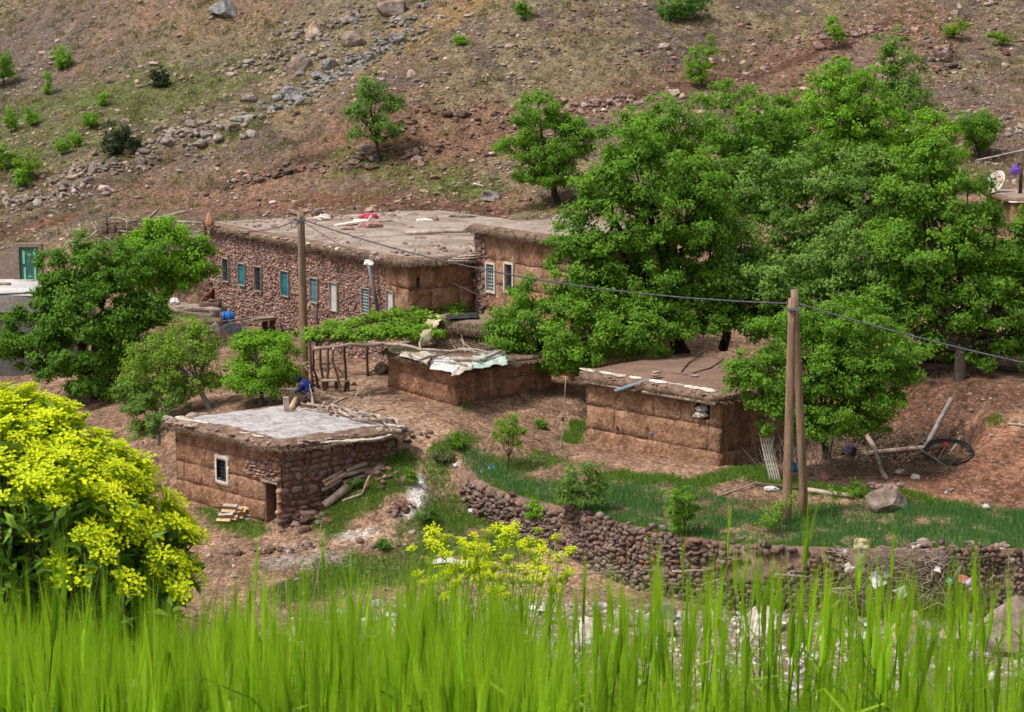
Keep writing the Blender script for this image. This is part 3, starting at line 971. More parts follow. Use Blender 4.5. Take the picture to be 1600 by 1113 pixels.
def strip(name, pts, width, mat_, parent, seed, lift=0.03, loc=None):
    """a crumpled ribbon of sheet along a line"""
    rng = np.random.RandomState(seed)
    pts = np.asarray(pts, float)
    d = np.concatenate([[0], np.cumsum(np.linalg.norm(np.diff(pts, axis=0), axis=1))])
    m_ = max(4, int(d[-1] / 0.12))
    t = np.linspace(0, d[-1], m_)
    c = np.stack([np.interp(t, d, pts[:, i]) for i in range(3)], 1)
    tg = np.gradient(c, axis=0); tg[:, 2] = 0; tg /= np.linalg.norm(tg, axis=1)[:, None] + 1e-9
    sd_ = np.stack([-tg[:, 1], tg[:, 0], np.zeros(m_)], 1)
    V = []
    K = 5
    wv = width * (0.7 + 0.6 * vnoise(np.stack([t / 0.5, t * 0 + seed], 1), seed)) * np.minimum(1, np.minimum(t, d[-1] - t) / 0.25 + .25)
    for j in range(K):
        f = j / (K - 1) - 0.5
        n_ = fbm(np.stack([t / 0.25, np.full(m_, j * 0.7 + seed)], 1), seed + 3, 2)
        V.append(c + sd_ * (f * wv + 0.05 * n_)[:, None] + np.array([0, 0, 1.0]) * (lift + 0.035 * n_ - 0.25 * width * (2 * f) ** 2)[:, None])
    V = np.concatenate(V)
    i = (np.arange(K - 1)[:, None] * m_ + np.arange(m_ - 1)[None]).ravel()
    o = mk(name, V, np.stack([i, i + 1, i + m_ + 1, i + m_], 1), mat_, parent, loc)
    md = o.modifiers.new("thickness", 'SOLIDIFY'); md.thickness = 0.008
    return o
def cloth_heap(name, c, rx, ry, rz, mat_, seed, loc=None, parent=None, folds=3.0, k=22):
    """crumpled cloth or bag: a dome of folds"""
    c = np.asarray(c, float)
    V, Fc = ICO3
    nz = fbm(V * folds * 0.5 + seed, seed, 3)
    rid = np.abs(fbm(V * folds + seed * 2, seed + 5, 2))
    r = 0.75 + 0.35 * nz + 0.3 * rid
    W = V * r[:, None] * np.array([rx, ry, rz])
    W[:, 2] = np.where(W[:, 2] < -0.35 * rz, -0.35 * rz, W[:, 2])
    return mk(name, W + c, Fc, mat_, parent, loc if loc is not None else (None if parent else c))
def branch(name, pts, r0, r1, mat_, label=None, cat="branch", group=None, parent=None, n=6, capmat=None):
    pts = np.asarray(pts, float)
    V, Fs = tube_geo(pts, np.linspace(r0, r1, len(pts)), n, True)
    me = fast_mesh(name, V, Fs)
    me.materials.append(mat_)
    if capmat:
        me.materials.append(capmat)
        mi = np.zeros(len(me.polygons), np.int32); mi[len(Fs[0]):] = 1
        me.polygons.foreach_set("material_index", mi)
    o = link(name, me, None, parent, None if parent is not None else pts[0])
    if label: tag(o, label, cat, group)
    return o
def crumple(name, c, w_, h_, mat_, seed, loc=None, parent=None, face=(0, -1, .6)):
    """crumpled scrap of sheet or rag"""
    rng = np.random.RandomState(seed)
    c = np.asarray(c, float)
    n_ = np.array(face, float) + rng.normal(0, .35, 3); n_ /= np.linalg.norm(n_)
    e1 = np.cross(n_, UPV) + rng.normal(0, .3, 3); e1 -= n_ * (e1 @ n_); e1 /= np.linalg.norm(e1); e2 = np.cross(n_, e1)
    k = 9
    U, V_ = np.meshgrid(np.linspace(-1, 1, k), np.linspace(-1, 1, k))
    q = np.stack([U.ravel(), V_.ravel()], 1)
    q = q * (1 + .35 * fbm(q * .9 + seed, seed, 2))[:, None] + np.stack([fbm(q * 1.1 + seed, seed + 1, 2), fbm(q * 1.1 + seed, seed + 2, 2)], 1) * .35
    d = (np.abs(fbm(q * 1.6 + seed, seed + 3, 2)) * .9 + fbm(q * .8, seed + 4, 2) * .5) * min(w_, h_)
    X = c + np.outer(q[:, 0] * w_, e1) + np.outer(q[:, 1] * h_, e2) + np.outer(d, n_)
    i = (np.arange(k - 1)[:, None] * k + np.arange(k - 1)[None]).ravel()
    o = mk(name, X, np.stack([i, i + 1, i + k + 1, i + k], 1), mat_, parent, loc if loc is not None else (None if parent else c))
    md = o.modifiers.new("thickness", 'SOLIDIFY'); md.thickness = .01
    return o
def window(w, r, parent, style, frame_mat, seed, fr=0.06, irregular=False):
    """window: recessed panel, frame bars, and shutter boards or a grille; r = wall rectangle"""
    a, t, b, u = r
    dep = -0.05
    W_, H_ = b - a, u - t
    mb = MB()
    mb.box(w.pt((a + b) / 2, (t + u) / 2, dep - 0.07), w.e * W_ / 2, w.n * 0.03, UPV * H_ / 2)
    pm = {'dark': M_dglass, 'teal': M_teal, 'blue': M_blue, 'white': M_white, 'grille': M_dglass, 'lgrille': M_dglass}[style]
    win = mb.build("window", pm if style in ('dark', 'grille', 'lgrille') else M_dglass, parent, smooth=False)
    f = MB()
    for (c, hw, hh) in (((a - fr / 2 + .01, (t + u) / 2), fr / 2, H_ / 2 + fr), ((b + fr / 2 - .01, (t + u) / 2), fr / 2, H_ / 2 + fr), (((a + b) / 2, t - fr / 2 + .01), W_ / 2 - .012, fr / 2), (((a + b) / 2, u + fr / 2 - .01), W_ / 2 - .012, fr / 2)):
        f.box(w.pt(c[0], c[1], -0.02), w.e * hw, w.n * 0.10, UPV * hh)
    f.build("frame", frame_mat, win, smooth=False)
    if style in ('teal', 'blue', 'white'):
        nb = 3 if style != 'blue' else 4
        for k in range(nb):
            x = a + W_ * (k + .5) / nb
            s = MB()
            s.box(w.pt(x, (t + u) / 2, dep + (0.006 if k % 2 else 0)), w.e * (W_ / nb / 2 - 0.006), w.n * 0.02, UPV * (H_ / 2 - .01))
            s.build("shutter_board", pm, win, smooth=False)
        if style != 'white':
            s = MB()
            for q in (.2, .8):
                s.box(w.pt((a + b) / 2, t + H_ * q, dep + 0.045), w.e * (W_ / 2 - .02), w.n * 0.012, UPV * 0.04)
            s.build("batten", pm, win, smooth=False)
    if style in ('grille', 'lgrille', 'dark'):
        gm = M_iron if style == 'lgrille' else M_biron
        g = MB()
        nvb, nhb = (4, 8) if style != 'dark' else (3, 5)
        for k in range(nvb + 1):
            g.box(w.pt(a + W_ * k / nvb, (t + u) / 2, -0.03), w.e * (0.012 if style != 'lgrille' else .022), w.n * 0.008, UPV * H_ / 2)
        for k in range(nhb + 1):
            g.box(w.pt((a + b) / 2, t + H_ * k / nhb, -0.012), w.e * W_ / 2, w.n * 0.008, UPV * (0.012 if style != 'lgrille' else .022))
        g.build("grille", gm, win, smooth=False)
    return win
def onz(px, py, z):
    r = ray(px, py)
    return r * (z / r[2])
def lowest(pts):
    return float(min(gz(p[0], p[1]) for p in pts))
def frame_of(w, o=0.0):
    return lambda a, t: (w.pt(a, t, o), w.e, w.n)
FRONT = lambda r: r[:, 1] < r[:, 1].mean() + 0.15 * np.ptp(r[:, 1])

# ------------------------------------------------------------------ long two-storey stone house
P0 = P(637, 416, 86.0); zt = P0[2]
PL = onz(325, 357, zt)
wv = (PL - P0)[:2]; LEN = np.linalg.norm(wv); wv = wv / LEN
uv_ = np.array([-wv[1], wv[0]]);  uv_ = uv_ if uv_[1] > 0 and uv_[0] > 0 else -uv_
P1 = P0[:2] + uv_ * 3.4
R1 = P0[:2] + uv_ * 14.0
BL = PL[:2] + uv_ * 14.0
zb = -15.2
house = empty("stone_house", (P0[0], P0[1], -14.5))
tag(house, "long two-storey red stone house with a row of small shuttered windows and flat earth roof", "house")
W1 = Wall(PL, P0, zb, zt)
M_fram = mat('worn_window_frame', [(.26, .22, .19), (.42, .38, .34)], 5., .85, .3)
wins = [((349, 404, 358, 440), 'dark'), ((373, 412, 383.5, 446), 'teal'), ((399, 417, 409, 455), 'dark'), ((440, 424, 451.5, 463), 'teal'), ((485.5, 435, 497, 473), 'blue'), ((516.5, 442, 528, 486), 'white'), ((566.5, 451, 578, 490), 'lgrille'), ((605, 455, 616, 490), 'white')]
holes = [W1.rect(*r) for r, s_ in wins]
M_pinkm = mat('pink_mortar', [(0.17, 0.090, 0.066), (0.24, 0.135, 0.10)], 3.0, .95, .5, 14, .03)
M_stoneM = mat('pink_rubble_stone', [(0.19, 0.095, 0.070), (0.275, 0.148, 0.110), (0.40, 0.245, 0.185)], 1.6, .9, .5, 12, .03, rnd=.26)
wall1 = backing(W1, holes, house, M_pinkm)
rng = np.random.RandomState(11)
st = stone_layout(W1.L - 2.0, W1.H, 0.19, 0.125, rng, holes, 0.03, 0.5, t0=0.5)
put_stones(frame_of(W1, -0.045), st, wall1, M_stoneM, rng, 0.032, 300, score=lambda a, t: (1 + a / 10) * (0.2 if (t < 1.4 and a > 8) else 1), tilt=0.2, fill=0.535)
earth_wall(Wall(W1.pt(W1.L - 2.0, 0), W1.pt(W1.L, 0), zb, zt), house, M_earth, [1, 1.2, 1, 1.1, 1], 1.4, 21, [(h[0] - (W1.L - 2.0), h[1], h[2] - (W1.L - 2.0), h[3]) for h in holes if h[2] > W1.L - 2.0])
for (r, s_), h in zip(wins, holes):
    window(W1, h, wall1, s_, M_fram, 1, fr=0.03)
W2 = Wall(P0, P1, zb, zt)
slot = W2.rect(652, 434, 657, 450)
earth_wall(W2, house, M_earth, [1, 1.1, 1, 1, 1], 1.7, 25, [slot])
for A_, B_ in ((P1, R1), (R1, BL), (BL, PL[:2])):
    backing(Wall(A_, B_, zb, zt), [], house, M_mortar)
roof, ring, outd = roof_slab(house, [PL[:2], P0[:2], R1, BL], zt, 0.34, 0.36, M_roof, M_crumb, 31, dome=0.12, border=0.55)
fringe(roof, ring, outd, 900, M_thatch, 32, (0.2, 0.55), -0.04, 0.5, 0.013, FRONT)
fringe(roof, ring, outd, 1100, M_thatch, 33, (0.25, 0.6), 0.02, 0.9, 0.013, lambda r: FRONT(r) & (r[:, 0] > P0[0] - 4.2) & (r[:, 1] < 93))
rafters(roof, W1, 22, zt, M_wood, 34, 0.05, (0.05, 0.3))
rafters(roof, W2, 4, zt, M_wood, 35, 0.07, (0.1, 0.4))
edge_stones(roof, ring, 60, M_stone, 36, (0.07, 0.2), lambda r: FRONT(r) & (r[:, 1] > 88), 0.35, outd)
_rg = np.random.RandomState(38); _mb = MB()
for _ in range(520):
    _a, _b = _rg.uniform(0.02, .98), _rg.uniform(.03, .8)
    _q = np.append(P0[:2] + wv * LEN * _a + uv_ * 14 * _b, zt + .40)
    _s = .03 * math.exp(abs(_rg.normal(0, .7)))
    _mb.add(rock_geo(ICO0, _rg, 3, .2) * _s * np.array([1.3, 1.1, .7]) + _q, ICO0[1])
_o = _mb.build("roof_grit", M_stone, roof, smooth=False); _o["kind"] = "stuff"
edge_stones(roof, ring, 22, M_plast, 37, (0.08, 0.2), lambda r: FRONT(r) & (r[:, 1] > 90), 0.3, outd)
_d0, _d1 = W1.uv(589, 414), W1.uv(597, 486)
dp = branch("drainpipe", [W1.pt(_d0[0], _d0[1], .42), W1.pt(_d1[0], _d1[1], .2)], 0.085, 0.085, M_pipe, parent=house, n=8)
branch("drainpipe", [W1.pt(W1.uv(496, 500)[0], W1.uv(496, 475)[1], .06), W1.pt(W1.uv(497, 520)[0], .3, .06)], 0.05, 0.05, M_dwood, parent=house, n=6)
branch("wire", [W1.pt(W1.uv(462, 484)[0], W1.uv(462, 486)[1], .06), W1.pt(W1.uv(556, 487)[0], W1.uv(556, 487)[1], .06)], 0.015, 0.015, M_dwood, parent=house, n=4)
ZR = zt + 0.40
def roof_thing(px, py, dz=0.0):
    return onz(px, py, ZR + dz)
def slab(name, c, ax, ay, az, mat_, label, cat, group=None, tilt=None):
    o = MB().box((0, 0, 0), ax, ay, az).build(name, mat_, None, None, smooth=False)
    o.location = Vector(c)
    bv = o.modifiers.new("bevel", 'BEVEL'); bv.width = 0.01; bv.segments = 2
    return tag(o, label, cat, group)
# things left lying on the long roof
slab("board", roof_thing(547, 349, .12), (0.75, 0.25, 0.1), (-.1, .3, 0), (0, 0, .05), M_plast, "pale tilted board on the rubble pile on the long roof", "board")
slab("board", roof_thing(568, 346, .2), (0.55, -0.1, 0.02), (.05, .22, 0.05), (0, 0, .05), M_tarpw, "white board beside the red cloth on the long roof", "board")
slab("board", roof_thing(581, 346, .25), (0.12, 0.05, -0.2), (-.03, .12, 0), (.1, 0, .14), M_tarpw, "upright white board end on the long roof's rubble pile", "board")
for i_, (px_, py_, s_, lb) in enumerate([(545, 358, .28, "brown rock at the left end of the roof rubble pile"), (566, 354, .33, "reddish rock in the middle of the roof rubble pile"), (583, 354, .42, "large brown rock at the right end of the roof rubble pile"),
                                        (510, 339, .3, "grey rock near the rear edge of the long roof"), (640, 357, .2, "small rock in front of the log on the long roof"), (672, 343, .38, "dark clod of earth on the long roof by the hillside"), (463, 333, .32, "reddish stone on the long roof behind the pole top"), (478, 331, .26, "pinkish stone on the long roof just right of the pole top")]):
    c = roof_thing(px_, py_, s_ * .25)
    V = rock_geo(ICO1, np.random.RandomState(60 + i_), 6, .12) * np.array([s_ * 1.3, s_, s_ * .7])
    o = mk("rock", V + c, ICO1[1], M_stone, None, c, smooth=False)
    tag(o, lb, "rock", "rocks on the long roof")
tag(cloth_heap("cloth", roof_thing(577, 340, .1), .55, .35, .28, mat("red_cloth", [(0.35, .03, .06), (.5, .07, .12)], 3), 71), "crumpled red and pink cloth on the long earth roof", "cloth")
tag(cloth_heap("cloth", roof_thing(505, 341, .1), .5, .3, .22, M_plast, 72), "crumpled cream cloth near the rear of the long roof", "cloth")
tag(cloth_heap("bag", roof_thing(664, 345, .05), .6, .3, .16, M_tarpw, 73), "flat white sack on the long roof left of the taller house", "sack")
tag(cloth_heap("cloth", roof_thing(720, 338, .05), .8, .25, .2, M_wood, 74), "tan bundle lying at the rear of the roofs below the bank", "bundle")
rg = np.random.RandomState(75)
branch("log", crook(roof_thing(634, 364, .12), roof_thing(735, 360, .3), 7, .012, rg), .14, .11, M_wood, "thick weathered log lying along the long roof", "log")
branch("pole", crook(roof_thing(585, 345, .1), roof_thing(614, 345, .1), 3, .01, rg), .06, .05, M_wood, "short pale pole by the red cloth on the long roof", "pole")
V = rock_geo(ICO1, np.random.RandomState(80), 8, .1) * np.array([.34, .2, .42]); V[:, 0] *= np.clip(.75 - V[:, 2] * 1.1, .25, 1.2); c = roof_thing(327, 343, .2)
tag(mk("standing_stone", V + c, ICO1[1], mat("salmon_stone", [(.38, .17, .11), (.50, .25, .17)], 3, .9), None, c, smooth=False), "salmon pink pointed stone standing at the roof's left corner", "stone")
ph = empty("roof_rubble_heap", roof_thing(590, 398, .3)); tag(ph, "heap of stones and white rag over the long house's drainpipe", "heap")
for i_, (px_, py_, s_) in enumerate([(586, 396, .16), (579, 408, .14), (592, 404, .18), (583, 402, .15)]):
    c = onz(px_, py_, ZR - .1 + .1 * (i_ == 0))
    mk("stone", rock_geo(ICO1, np.random.RandomState(90 + i_), 6, .1) * s_ * np.array([1.2, 1, .9]) + c, ICO1[1], M_stone, ph, smooth=False)
crumple("rag", onz(577, 411, ZR - .15), .2, .13, M_tarpw, 95, parent=ph)

# ------------------------------------------------------------------ taller earth house right of it
zD = P(740, 360, 88.0)[2]
D0 = P1 + np.array([0.03, -0.03])
DE = D0 - wv * 7.4
adobe = empty("earth_house", (D0[0], D0[1], -14.0))
tag(adobe, "taller brown earth house with two grilled windows, half hidden by the big trees", "house")
WD = Wall(D0, DE, -15.0, zD)
dw = [((761.5, 413, 773.5, 455), 'lgrille'), ((790, 413, 802, 455), 'grille')]
dh = [WD.rect(*r) for r, _ in dw]
dcore = earth_wall(WD, adobe, M_earth, [1, 1, 1, 1.1, 1, 1.1], 1.5, 41, dh)
rng = np.random.RandomState(42)
st = stone_layout(WD.L, WD.H, .3, .2, rng, dh, .05, .4, t0=.4, cond=lambda a, t: (a < 1.0 - .4 * vnoise(np.array([[t * 2, 1.]]), 3)[0]) or (t < 2.3 and a < 4.0 + rng.rand()))
put_stones(frame_of(WD, 0.02), st, dcore, M_stone, rng, 0.06, 200, tilt=.2, fill=.48)
for (r, s_), h in zip(dw, dh):
    window(WD, h, dcore, s_, M_plast, 2, fr=0.09)
DB, DEB = D0 + uv_ * 5.5, DE + uv_ * 5.5
for A_, B_ in ((DE, DEB), (DEB, DB), (DB, D0)):
    earth_wall(Wall(A_, B_, -15.0, zD), adobe, M_earth, [1, 1, 1, 1], 3.0, 43)
roofD, ringD, outD = roof_slab(adobe, [D0, DE, DEB, DB], zD, 0.30, 0.42, M_roof, M_crumb, 44, dome=.08, border=.5)
fringe(roofD, ringD, outD, 1500, M_thatch, 45, (0.2, 0.5), 0.0, 0.8, 0.013, FRONT)
rafters(roofD, WD, 12, zD, M_wood, 46, 0.05, (0.05, .35))
branch("wooden_spout", [WD.pt(.1, WD.uv(742, 440)[1], .9) + np.array([-.9, 0, .3]), WD.pt(.9, WD.uv(757, 462)[1] , .25)], .05, .03, M_wood, "thin reddish pole leaning from the taller house's left corner", "pole")
for i_ in range(5):
    a_ = onz(700 + i_ * 8, 407 - i_, zt + .25)
    branch("branch", crook(a_ + [0, 0, .05 * i_], a_ + [1.0, 0.2 * i_ - .4, .1 * (i_ % 3)], 4, .03, rg), .05, .03, M_wood, "pale stick in the bundle at the roof corner against the taller house", "branch", "sticks at the roof corner")
tag(cloth_heap("bag", onz(731, 400, zt + .3), .3, .25, .5, M_wood, 97), "tan sack wedged in the corner between the two big houses", "sack")

# ------------------------------------------------------------------ near hut with ash-white roof
A0 = P(437, 702, 68.0); zA = A0[2]
AL = onz(273, 664, zA)
av = (AL - A0)[:2]; LA = np.linalg.norm(av); av /= LA
au = np.array([0.80, 0.60])
AR = A0[:2] + au * 5.0
AB = AL[:2] + au * 5.0
hutA = empty("stone_hut", (A0[0], A0[1], gz(A0[0], A0[1])))
tag(hutA, "near hut of earth and red stone with ash-white flat roof and open doorway", "hut")
zbA = -17.6
WAl = Wall(AL, A0, zbA, zA)
WAr = Wall(A0, AR, zbA, zA)
door = list(WAl.rect(414, 754, 432, 826)); door[1] = 0.0
win = WAl.rect(341.5, 719, 354, 749)
stone_from = WAl.uv(425, 700)[0]
coreA = earth_wall(WAl, hutA, M_earthB, [1.0, 1.15, 1.1, 1.1, 1.0], 1.15, 51, [tuple(door), win])
rng = np.random.RandomState(52)
quoin = stone_layout(WAl.L + .05, WAl.H, .26, .17, rng, [tuple(door)], .0, .3, a0=door[2] - .02, t0=.5)
quoin += stone_layout(WAl.L + .05, WAl.H, .26, .14, rng, [tuple(door)], .04, .3, a0=door[0] - 1.1, t0=door[3] + .05, cond=lambda a, t: t < door[3] + .5 + .5 * (a - door[0] + 1.1) / 2)
put_stones(frame_of(WAl, 0.03), quoin, coreA, M_stone, rng, .08, 300, fill=.5)
lin = MB().box(WAl.pt((door[0] + door[2]) / 2, door[3] + .04, -.12), WAl.e * (door[2] - door[0]) * .72, WAl.n * .2, UPV * .05).build("lintel", M_wood, coreA, smooth=False)
MB().box(WAl.pt(door[2] - .06, door[3] / 2, -.2), WAl.e * .055, WAl.n * .07, UPV * door[3] / 2).build("door_jamb", M_wood, coreA, smooth=False)
for k_ in range(3):
    MB().box(WAl.pt(door[2] - .13 - .02 * k_, door[3] / 2 - .02, -.32 - .15 * k_), WAl.e * .02, WAl.n * .07, UPV * (door[3] / 2 - .06)).build("door_board", M_dwood, coreA, smooth=False)
# white plaster surround, uneven
mb = MB()
rr = np.random.RandomState(53)
a, t, b, u = win
th = np.linspace(0, 2 * np.pi, 49)[:-1]
def rectpt(h, cx, cy, hw, hh):
    c, s = np.cos(h), np.sin(h)
    k = 1 / np.maximum(np.abs(c) / hw, np.abs(s) / hh)
    return np.stack([cx + c * k, cy + s * k], 1)
inn = rectpt(th, (a + b) / 2, (t + u) / 2, (b - a) / 2, (u - t) / 2)
outr = rectpt(th, (a + b) / 2, (t + u) / 2 - .02, (b - a) / 2 + .17, (u - t) / 2 + .2) + rr.normal(0, .016, (48, 2))
def wp(q, o): return WAl.A + q[:, :1] * WAl.e + q[:, 1:] * UPV + WAl.n * o
V = np.concatenate([wp(inn, -.12), wp(inn, .05), wp((inn + outr) / 2, .062), wp(outr, .05), wp(outr, -.03)])
k = np.arange(48); k2 = (k + 1) % 48
Fq = np.concatenate([np.stack([r_ * 48 + k, (r_ + 1) * 48 + k, (r_ + 1) * 48 + k2, r_ * 48 + k2], 1) for r_ in range(4)])
wA = window(WAl, win, coreA, 'dark', M_biron, 3, fr=0.025)
mk("plaster_surround", V, Fq, M_plast, wA)
# stone side
coreA2 = backing(WAr, [], hutA, M_mortar)
st = stone_layout(WAr.L, WAr.H, .36, .22, rng, [], 0, .25, t0=.45)
put_stones(frame_of(WAr, -0.02), st, coreA2, M_stoneA, rng, .085, 300, tilt=.08, fill=.515)
for A_, B_ in ((AR, AB), (AB, AL[:2])):
    earth_wall(Wall(A_, B_, zbA, zA), hutA, M_earthB, [1, 1, 1], 1.8, 54)
roofA, ringA, outA = roof_slab(hutA, [AL[:2], A0[:2], AR, AB], zA, 0.26, 0.40, M_ash, M_crumb, 55, dome=.10, border=.75, step=.12)
fringe(roofA, ringA, outA, 1400, M_thatch, 56, (0.15, 0.5), -0.05, 0.3, 0.014, FRONT)
rafters(roofA, WAl, 9, zA, M_wood, 57, 0.055, (.15, .5))
rafters(roofA, WAr, 5, zA, M_wood, 58, 0.06, (.1, .35))
edge_stones(roofA, ringA, 45, M_stone, 59, (.06, .16), FRONT, .3, outA)
edge_stones(roofA, ringA, 26, M_wood, 60, (.09, .2), lambda r: r[:, 0] < AL[0] + .9, .4, outA)
edge_stones(roofA, ringA, 26, M_wood, 61, (.1, .22), lambda r: r[:, 0] > AR[0] - .9, .5, outA)
zAe = zA + .2
strip("plastic_sheet", [onz(500, 693, zAe), onz(540, 690, zAe), onz(580, 688, zAe), onz(606, 683, zAe), onz(615, 680, zAe)], .16, M_sheet, roofA, 62, .06)
strip("plastic_sheet", [onz(275, 655, zAe), onz(300, 660, zAe), onz(328, 665, zAe)], .26, M_sheet, roofA, 63, .13)
strip("plastic_sheet", [onz(375, 679, zAe), onz(390, 681, zAe)], .16, M_sheet, roofA, 64, .12)
strip("plastic_sheet", [onz(394, 683, zAe), onz(412, 687, zAe)], .14, M_sheet, roofA, 65, .12)
# branches heaped on its rear right corner
rg = np.random.RandomState(66)
ZA = zA + .34
heapL = [((480, 632), (520, 640), .075), ((503, 636), (470, 630), .07), ((512, 641), (545, 622), .07), ((518, 632), (526, 650), .06), ((520, 634), (560, 641), .08), ((540, 640), (590, 652), .09), ((560, 644), (618, 660), .09), ((530, 640), (575, 655), .06), ((545, 646), (590, 660), .05),
         ((565, 650), (600, 640), .05), ((580, 655), (620, 664), .07), ((590, 648), (628, 668), .06), ((498, 640), (480, 641), .05), ((550, 655), (588, 664), .05), ((585, 642), (560, 632), .035), ((600, 655), (570, 658), .04), ((470, 640), (508, 644), .05), ((508, 628), (500, 645), .035), ((575, 648), (612, 668), .045), ((610, 672), (628, 676), .08), ((606, 664), (636, 668), .06), ((555, 638), (535, 652), .04), ((488, 620), (507, 640), .03), ((525, 648), (566, 652), .035)]
for i_, (a_, b_, r_) in enumerate(heapL):
    p0, p1 = onz(*a_, ZA + rg.uniform(.0, .35)), onz(*b_, ZA + rg.uniform(-.08, .2))
    pts = crook(p0, p1, 6, .05, rg)
    branch("branch", pts, r_, r_ * .6, M_wood, "bleached crooked branch in the heap on the ash-white roof", "branch", "branches heaped on the ash-white roof", n=6)
for i_, (a_, b_) in enumerate([((545, 640), (560, 606)), ((490, 640), (484, 600)), ((520, 640), (548, 620))]):
    p0 = onz(*a_, ZA); p1 = P(b_[0], b_[1], p0[1] + .5)
    branch("branch", crook(p0, p1, 6, .05, rg), .03, .012, M_wood, "thin upright twig rising from the branch heap on the ash-white roof", "branch", "twigs rising from the branch heap")
slab("chopping_block", onz(447, 632, ZA + .25), (.10, .02, 0), (-.02, .1, 0), (0, 0, .28), M_wood, "grey upright post end at the rear of the ash-white roof", "post")
o = branch("log", [onz(454, 640, ZA), onz(462, 624, ZA + .05)], .13, .11, M_cut, "short orange cut log on the rear edge of the ash-white roof", "log")
# stacked firewood against the stone side and split wood by the window
def log(name, p0, p1, r, label, group, rg, sq=1.0):
    return branch(name, crook(p0, p1, 5, .02, rg), r, r * .9, M_wood if rg.rand() < .75 else M_cut, label, "log", group, n=8, capmat=M_cut)
rg = np.random.RandomState(67)
for (a_, b_, r_, lb) in [((495, 790), (530, 760), .15, "largest grey log at the bottom of the pile by the stone hut wall"), ((510, 780), (545, 752), .13, "pale split log second from the bottom of the pile by the stone hut"),
                        ((497, 768), (525, 752), .075, "thin grey log at the left of the firewood pile"), ((501, 760), (532, 742), .075, "orange-brown log above the thin grey one in the firewood pile"), ((498, 755), (520, 743), .06, "short log poking left from the firewood pile"),
                        ((512, 750), (560, 737), .09, "long brown log high on the firewood pile"), ((525, 745), (572, 735), .08, "grey log across the top right of the firewood pile"), ((535, 738), (565, 727), .09, "topmost log with orange cut end on the firewood pile"), ((508, 748), (528, 738), .06, "small orange split log on top left of the firewood pile"), ((530, 757), (566, 744), .08, "brown log half buried right of the firewood pile")]:
    g = hit(*a_); h_ = hit(*b_)
    q0, q1 = WAr.uv(*a_), WAr.uv(*b_)
    off = .5 if r_ > .1 else .28
    log("firewood_log", WAr.pt(q0[0], q0[1] + .1, off), WAr.pt(q1[0], q1[1] + .12, off + .05), r_, lb, "firewood against the stone hut", rg)
p_ = hit(535, 786); branch("branch", crook(p_ + [0, 0, .06], hit(566, 776) + [0, 0, .1], 5, .03, rg), .06, .045, M_wood, "forked fallen branch on the grass below the firewood pile", "branch", capmat=M_cut)
branch("branch", crook(hit(566, 776) + [0, 0, .1], hit(578, 758) + [0, 0, .35], 4, .04, rg), .04, .02, M_cut, "upturned orange twig on the grass beside the firewood pile", "branch")
rg = np.random.RandomState(68)
g0 = hit(371, 815)
for i_ in range(17):
    row, k_ = divmod(i_, 5)
    c = g0 + np.array([-.45 + .2 * k_ + .06 * row, -.05 + .08 * k_ * .5, .09 + .14 * row]) + rg.normal(0, .03, 3)
    ang = rg.uniform(-.5, .5)
    d = np.array([math.cos(ang) * .55, -math.sin(ang) * .3 - .2, rg.normal(0, .06)])
    V, Fs = tube_geo([c - d * .5, c + d * .5], [.085, .08], 4)
    o = mk("split_log", V, Fs, M_cut if rg.rand() < .6 else M_wood, None, c - d * .5, smooth=False)
    tag(o, "split orange firewood piece in the small pile under the hut window", "log", "split wood under the hut window")

# ------------------------------------------------------------------ low hut covered with tarps
C0 = P(712, 578, 76.0); zC = C0[2]
CL = onz(605, 549, zC)
cu = np.array([.735, .678])
CR = C0[:2] + cu * 5.2; CB = CL[:2] + cu * 5.2
hutC = empty("earth_shed", (C0[0], C0[1], gz(C0[0], C0[1])))
tag(hutC, "low square earth shed roofed with white tarps and branches, in the yard", "shed")
WCl, WCr = Wall(CL, C0, -15.0, zC), Wall(C0, CR, -15.0, zC)
earth_wall(WCl, hutC, M_earth, [1.1, 1.0, .95], 1.0, 81)
earth_wall(WCr, hutC, M_earth, [1.2, 1.0, .9], 2.0, 82)
for A_, B_ in ((CR, CB), (CB, CL[:2])):
    earth_wall(Wall(A_, B_, -15.0, zC), hutC, M_earth, [1, 1, 1], 2.2, 83)
roofC, ringC, outC = roof_slab(hutC, [CL[:2], C0[:2], CR, CB], zC, .13, .28, M_crumb, M_crumb, 84, dome=.05, border=.3, step=.22)
fringe(roofC, ringC, outC, 1300, M_thatch, 85, (.2, .55), -.02, .5, .013, FRONT)
rafters(roofC, WCl, 8, zC, M_wood, 86, .04, (.1, .35))
zC2 = zC + .16
def tarp(name, px, W_, mat_, parent, seed, z, drop=.0):
    """sheet draped over the roof between four surveyed corners"""
    q = [onz(a_, b_, z) for a_, b_ in px]
    n_ = 16
    U, V_ = np.meshgrid(np.linspace(0, 1, n_), np.linspace(0, 1, n_))
    u, v = U.ravel()[:, None], V_.ravel()[:, None]
    X = q[0] * (1 - u) * (1 - v) + q[1] * u * (1 - v) + q[2] * u * v + q[3] * (1 - u) * v
    X[:, :2] += np.stack([fbm(X[:, :2] / .5, seed, 2), fbm(X[:, :2] / .5, seed + 1, 2)], 1) * .14
    X[:, 2] += .05 + .10 * fbm(X[:, :2] / .35, seed + 2, 3) - drop * (1 - sstep(v.ravel(), 0, .25))
    i = (np.arange(n_ - 1)[:, None] * n_ + np.arange(n_ - 1)[None]).ravel()
    o = mk(name, X, np.stack([i, i + 1, i + n_ + 1, i + n_], 1), mat_, parent)
    md = o.modifiers.new("thickness", 'SOLIDIFY'); md.thickness = .01
    return o
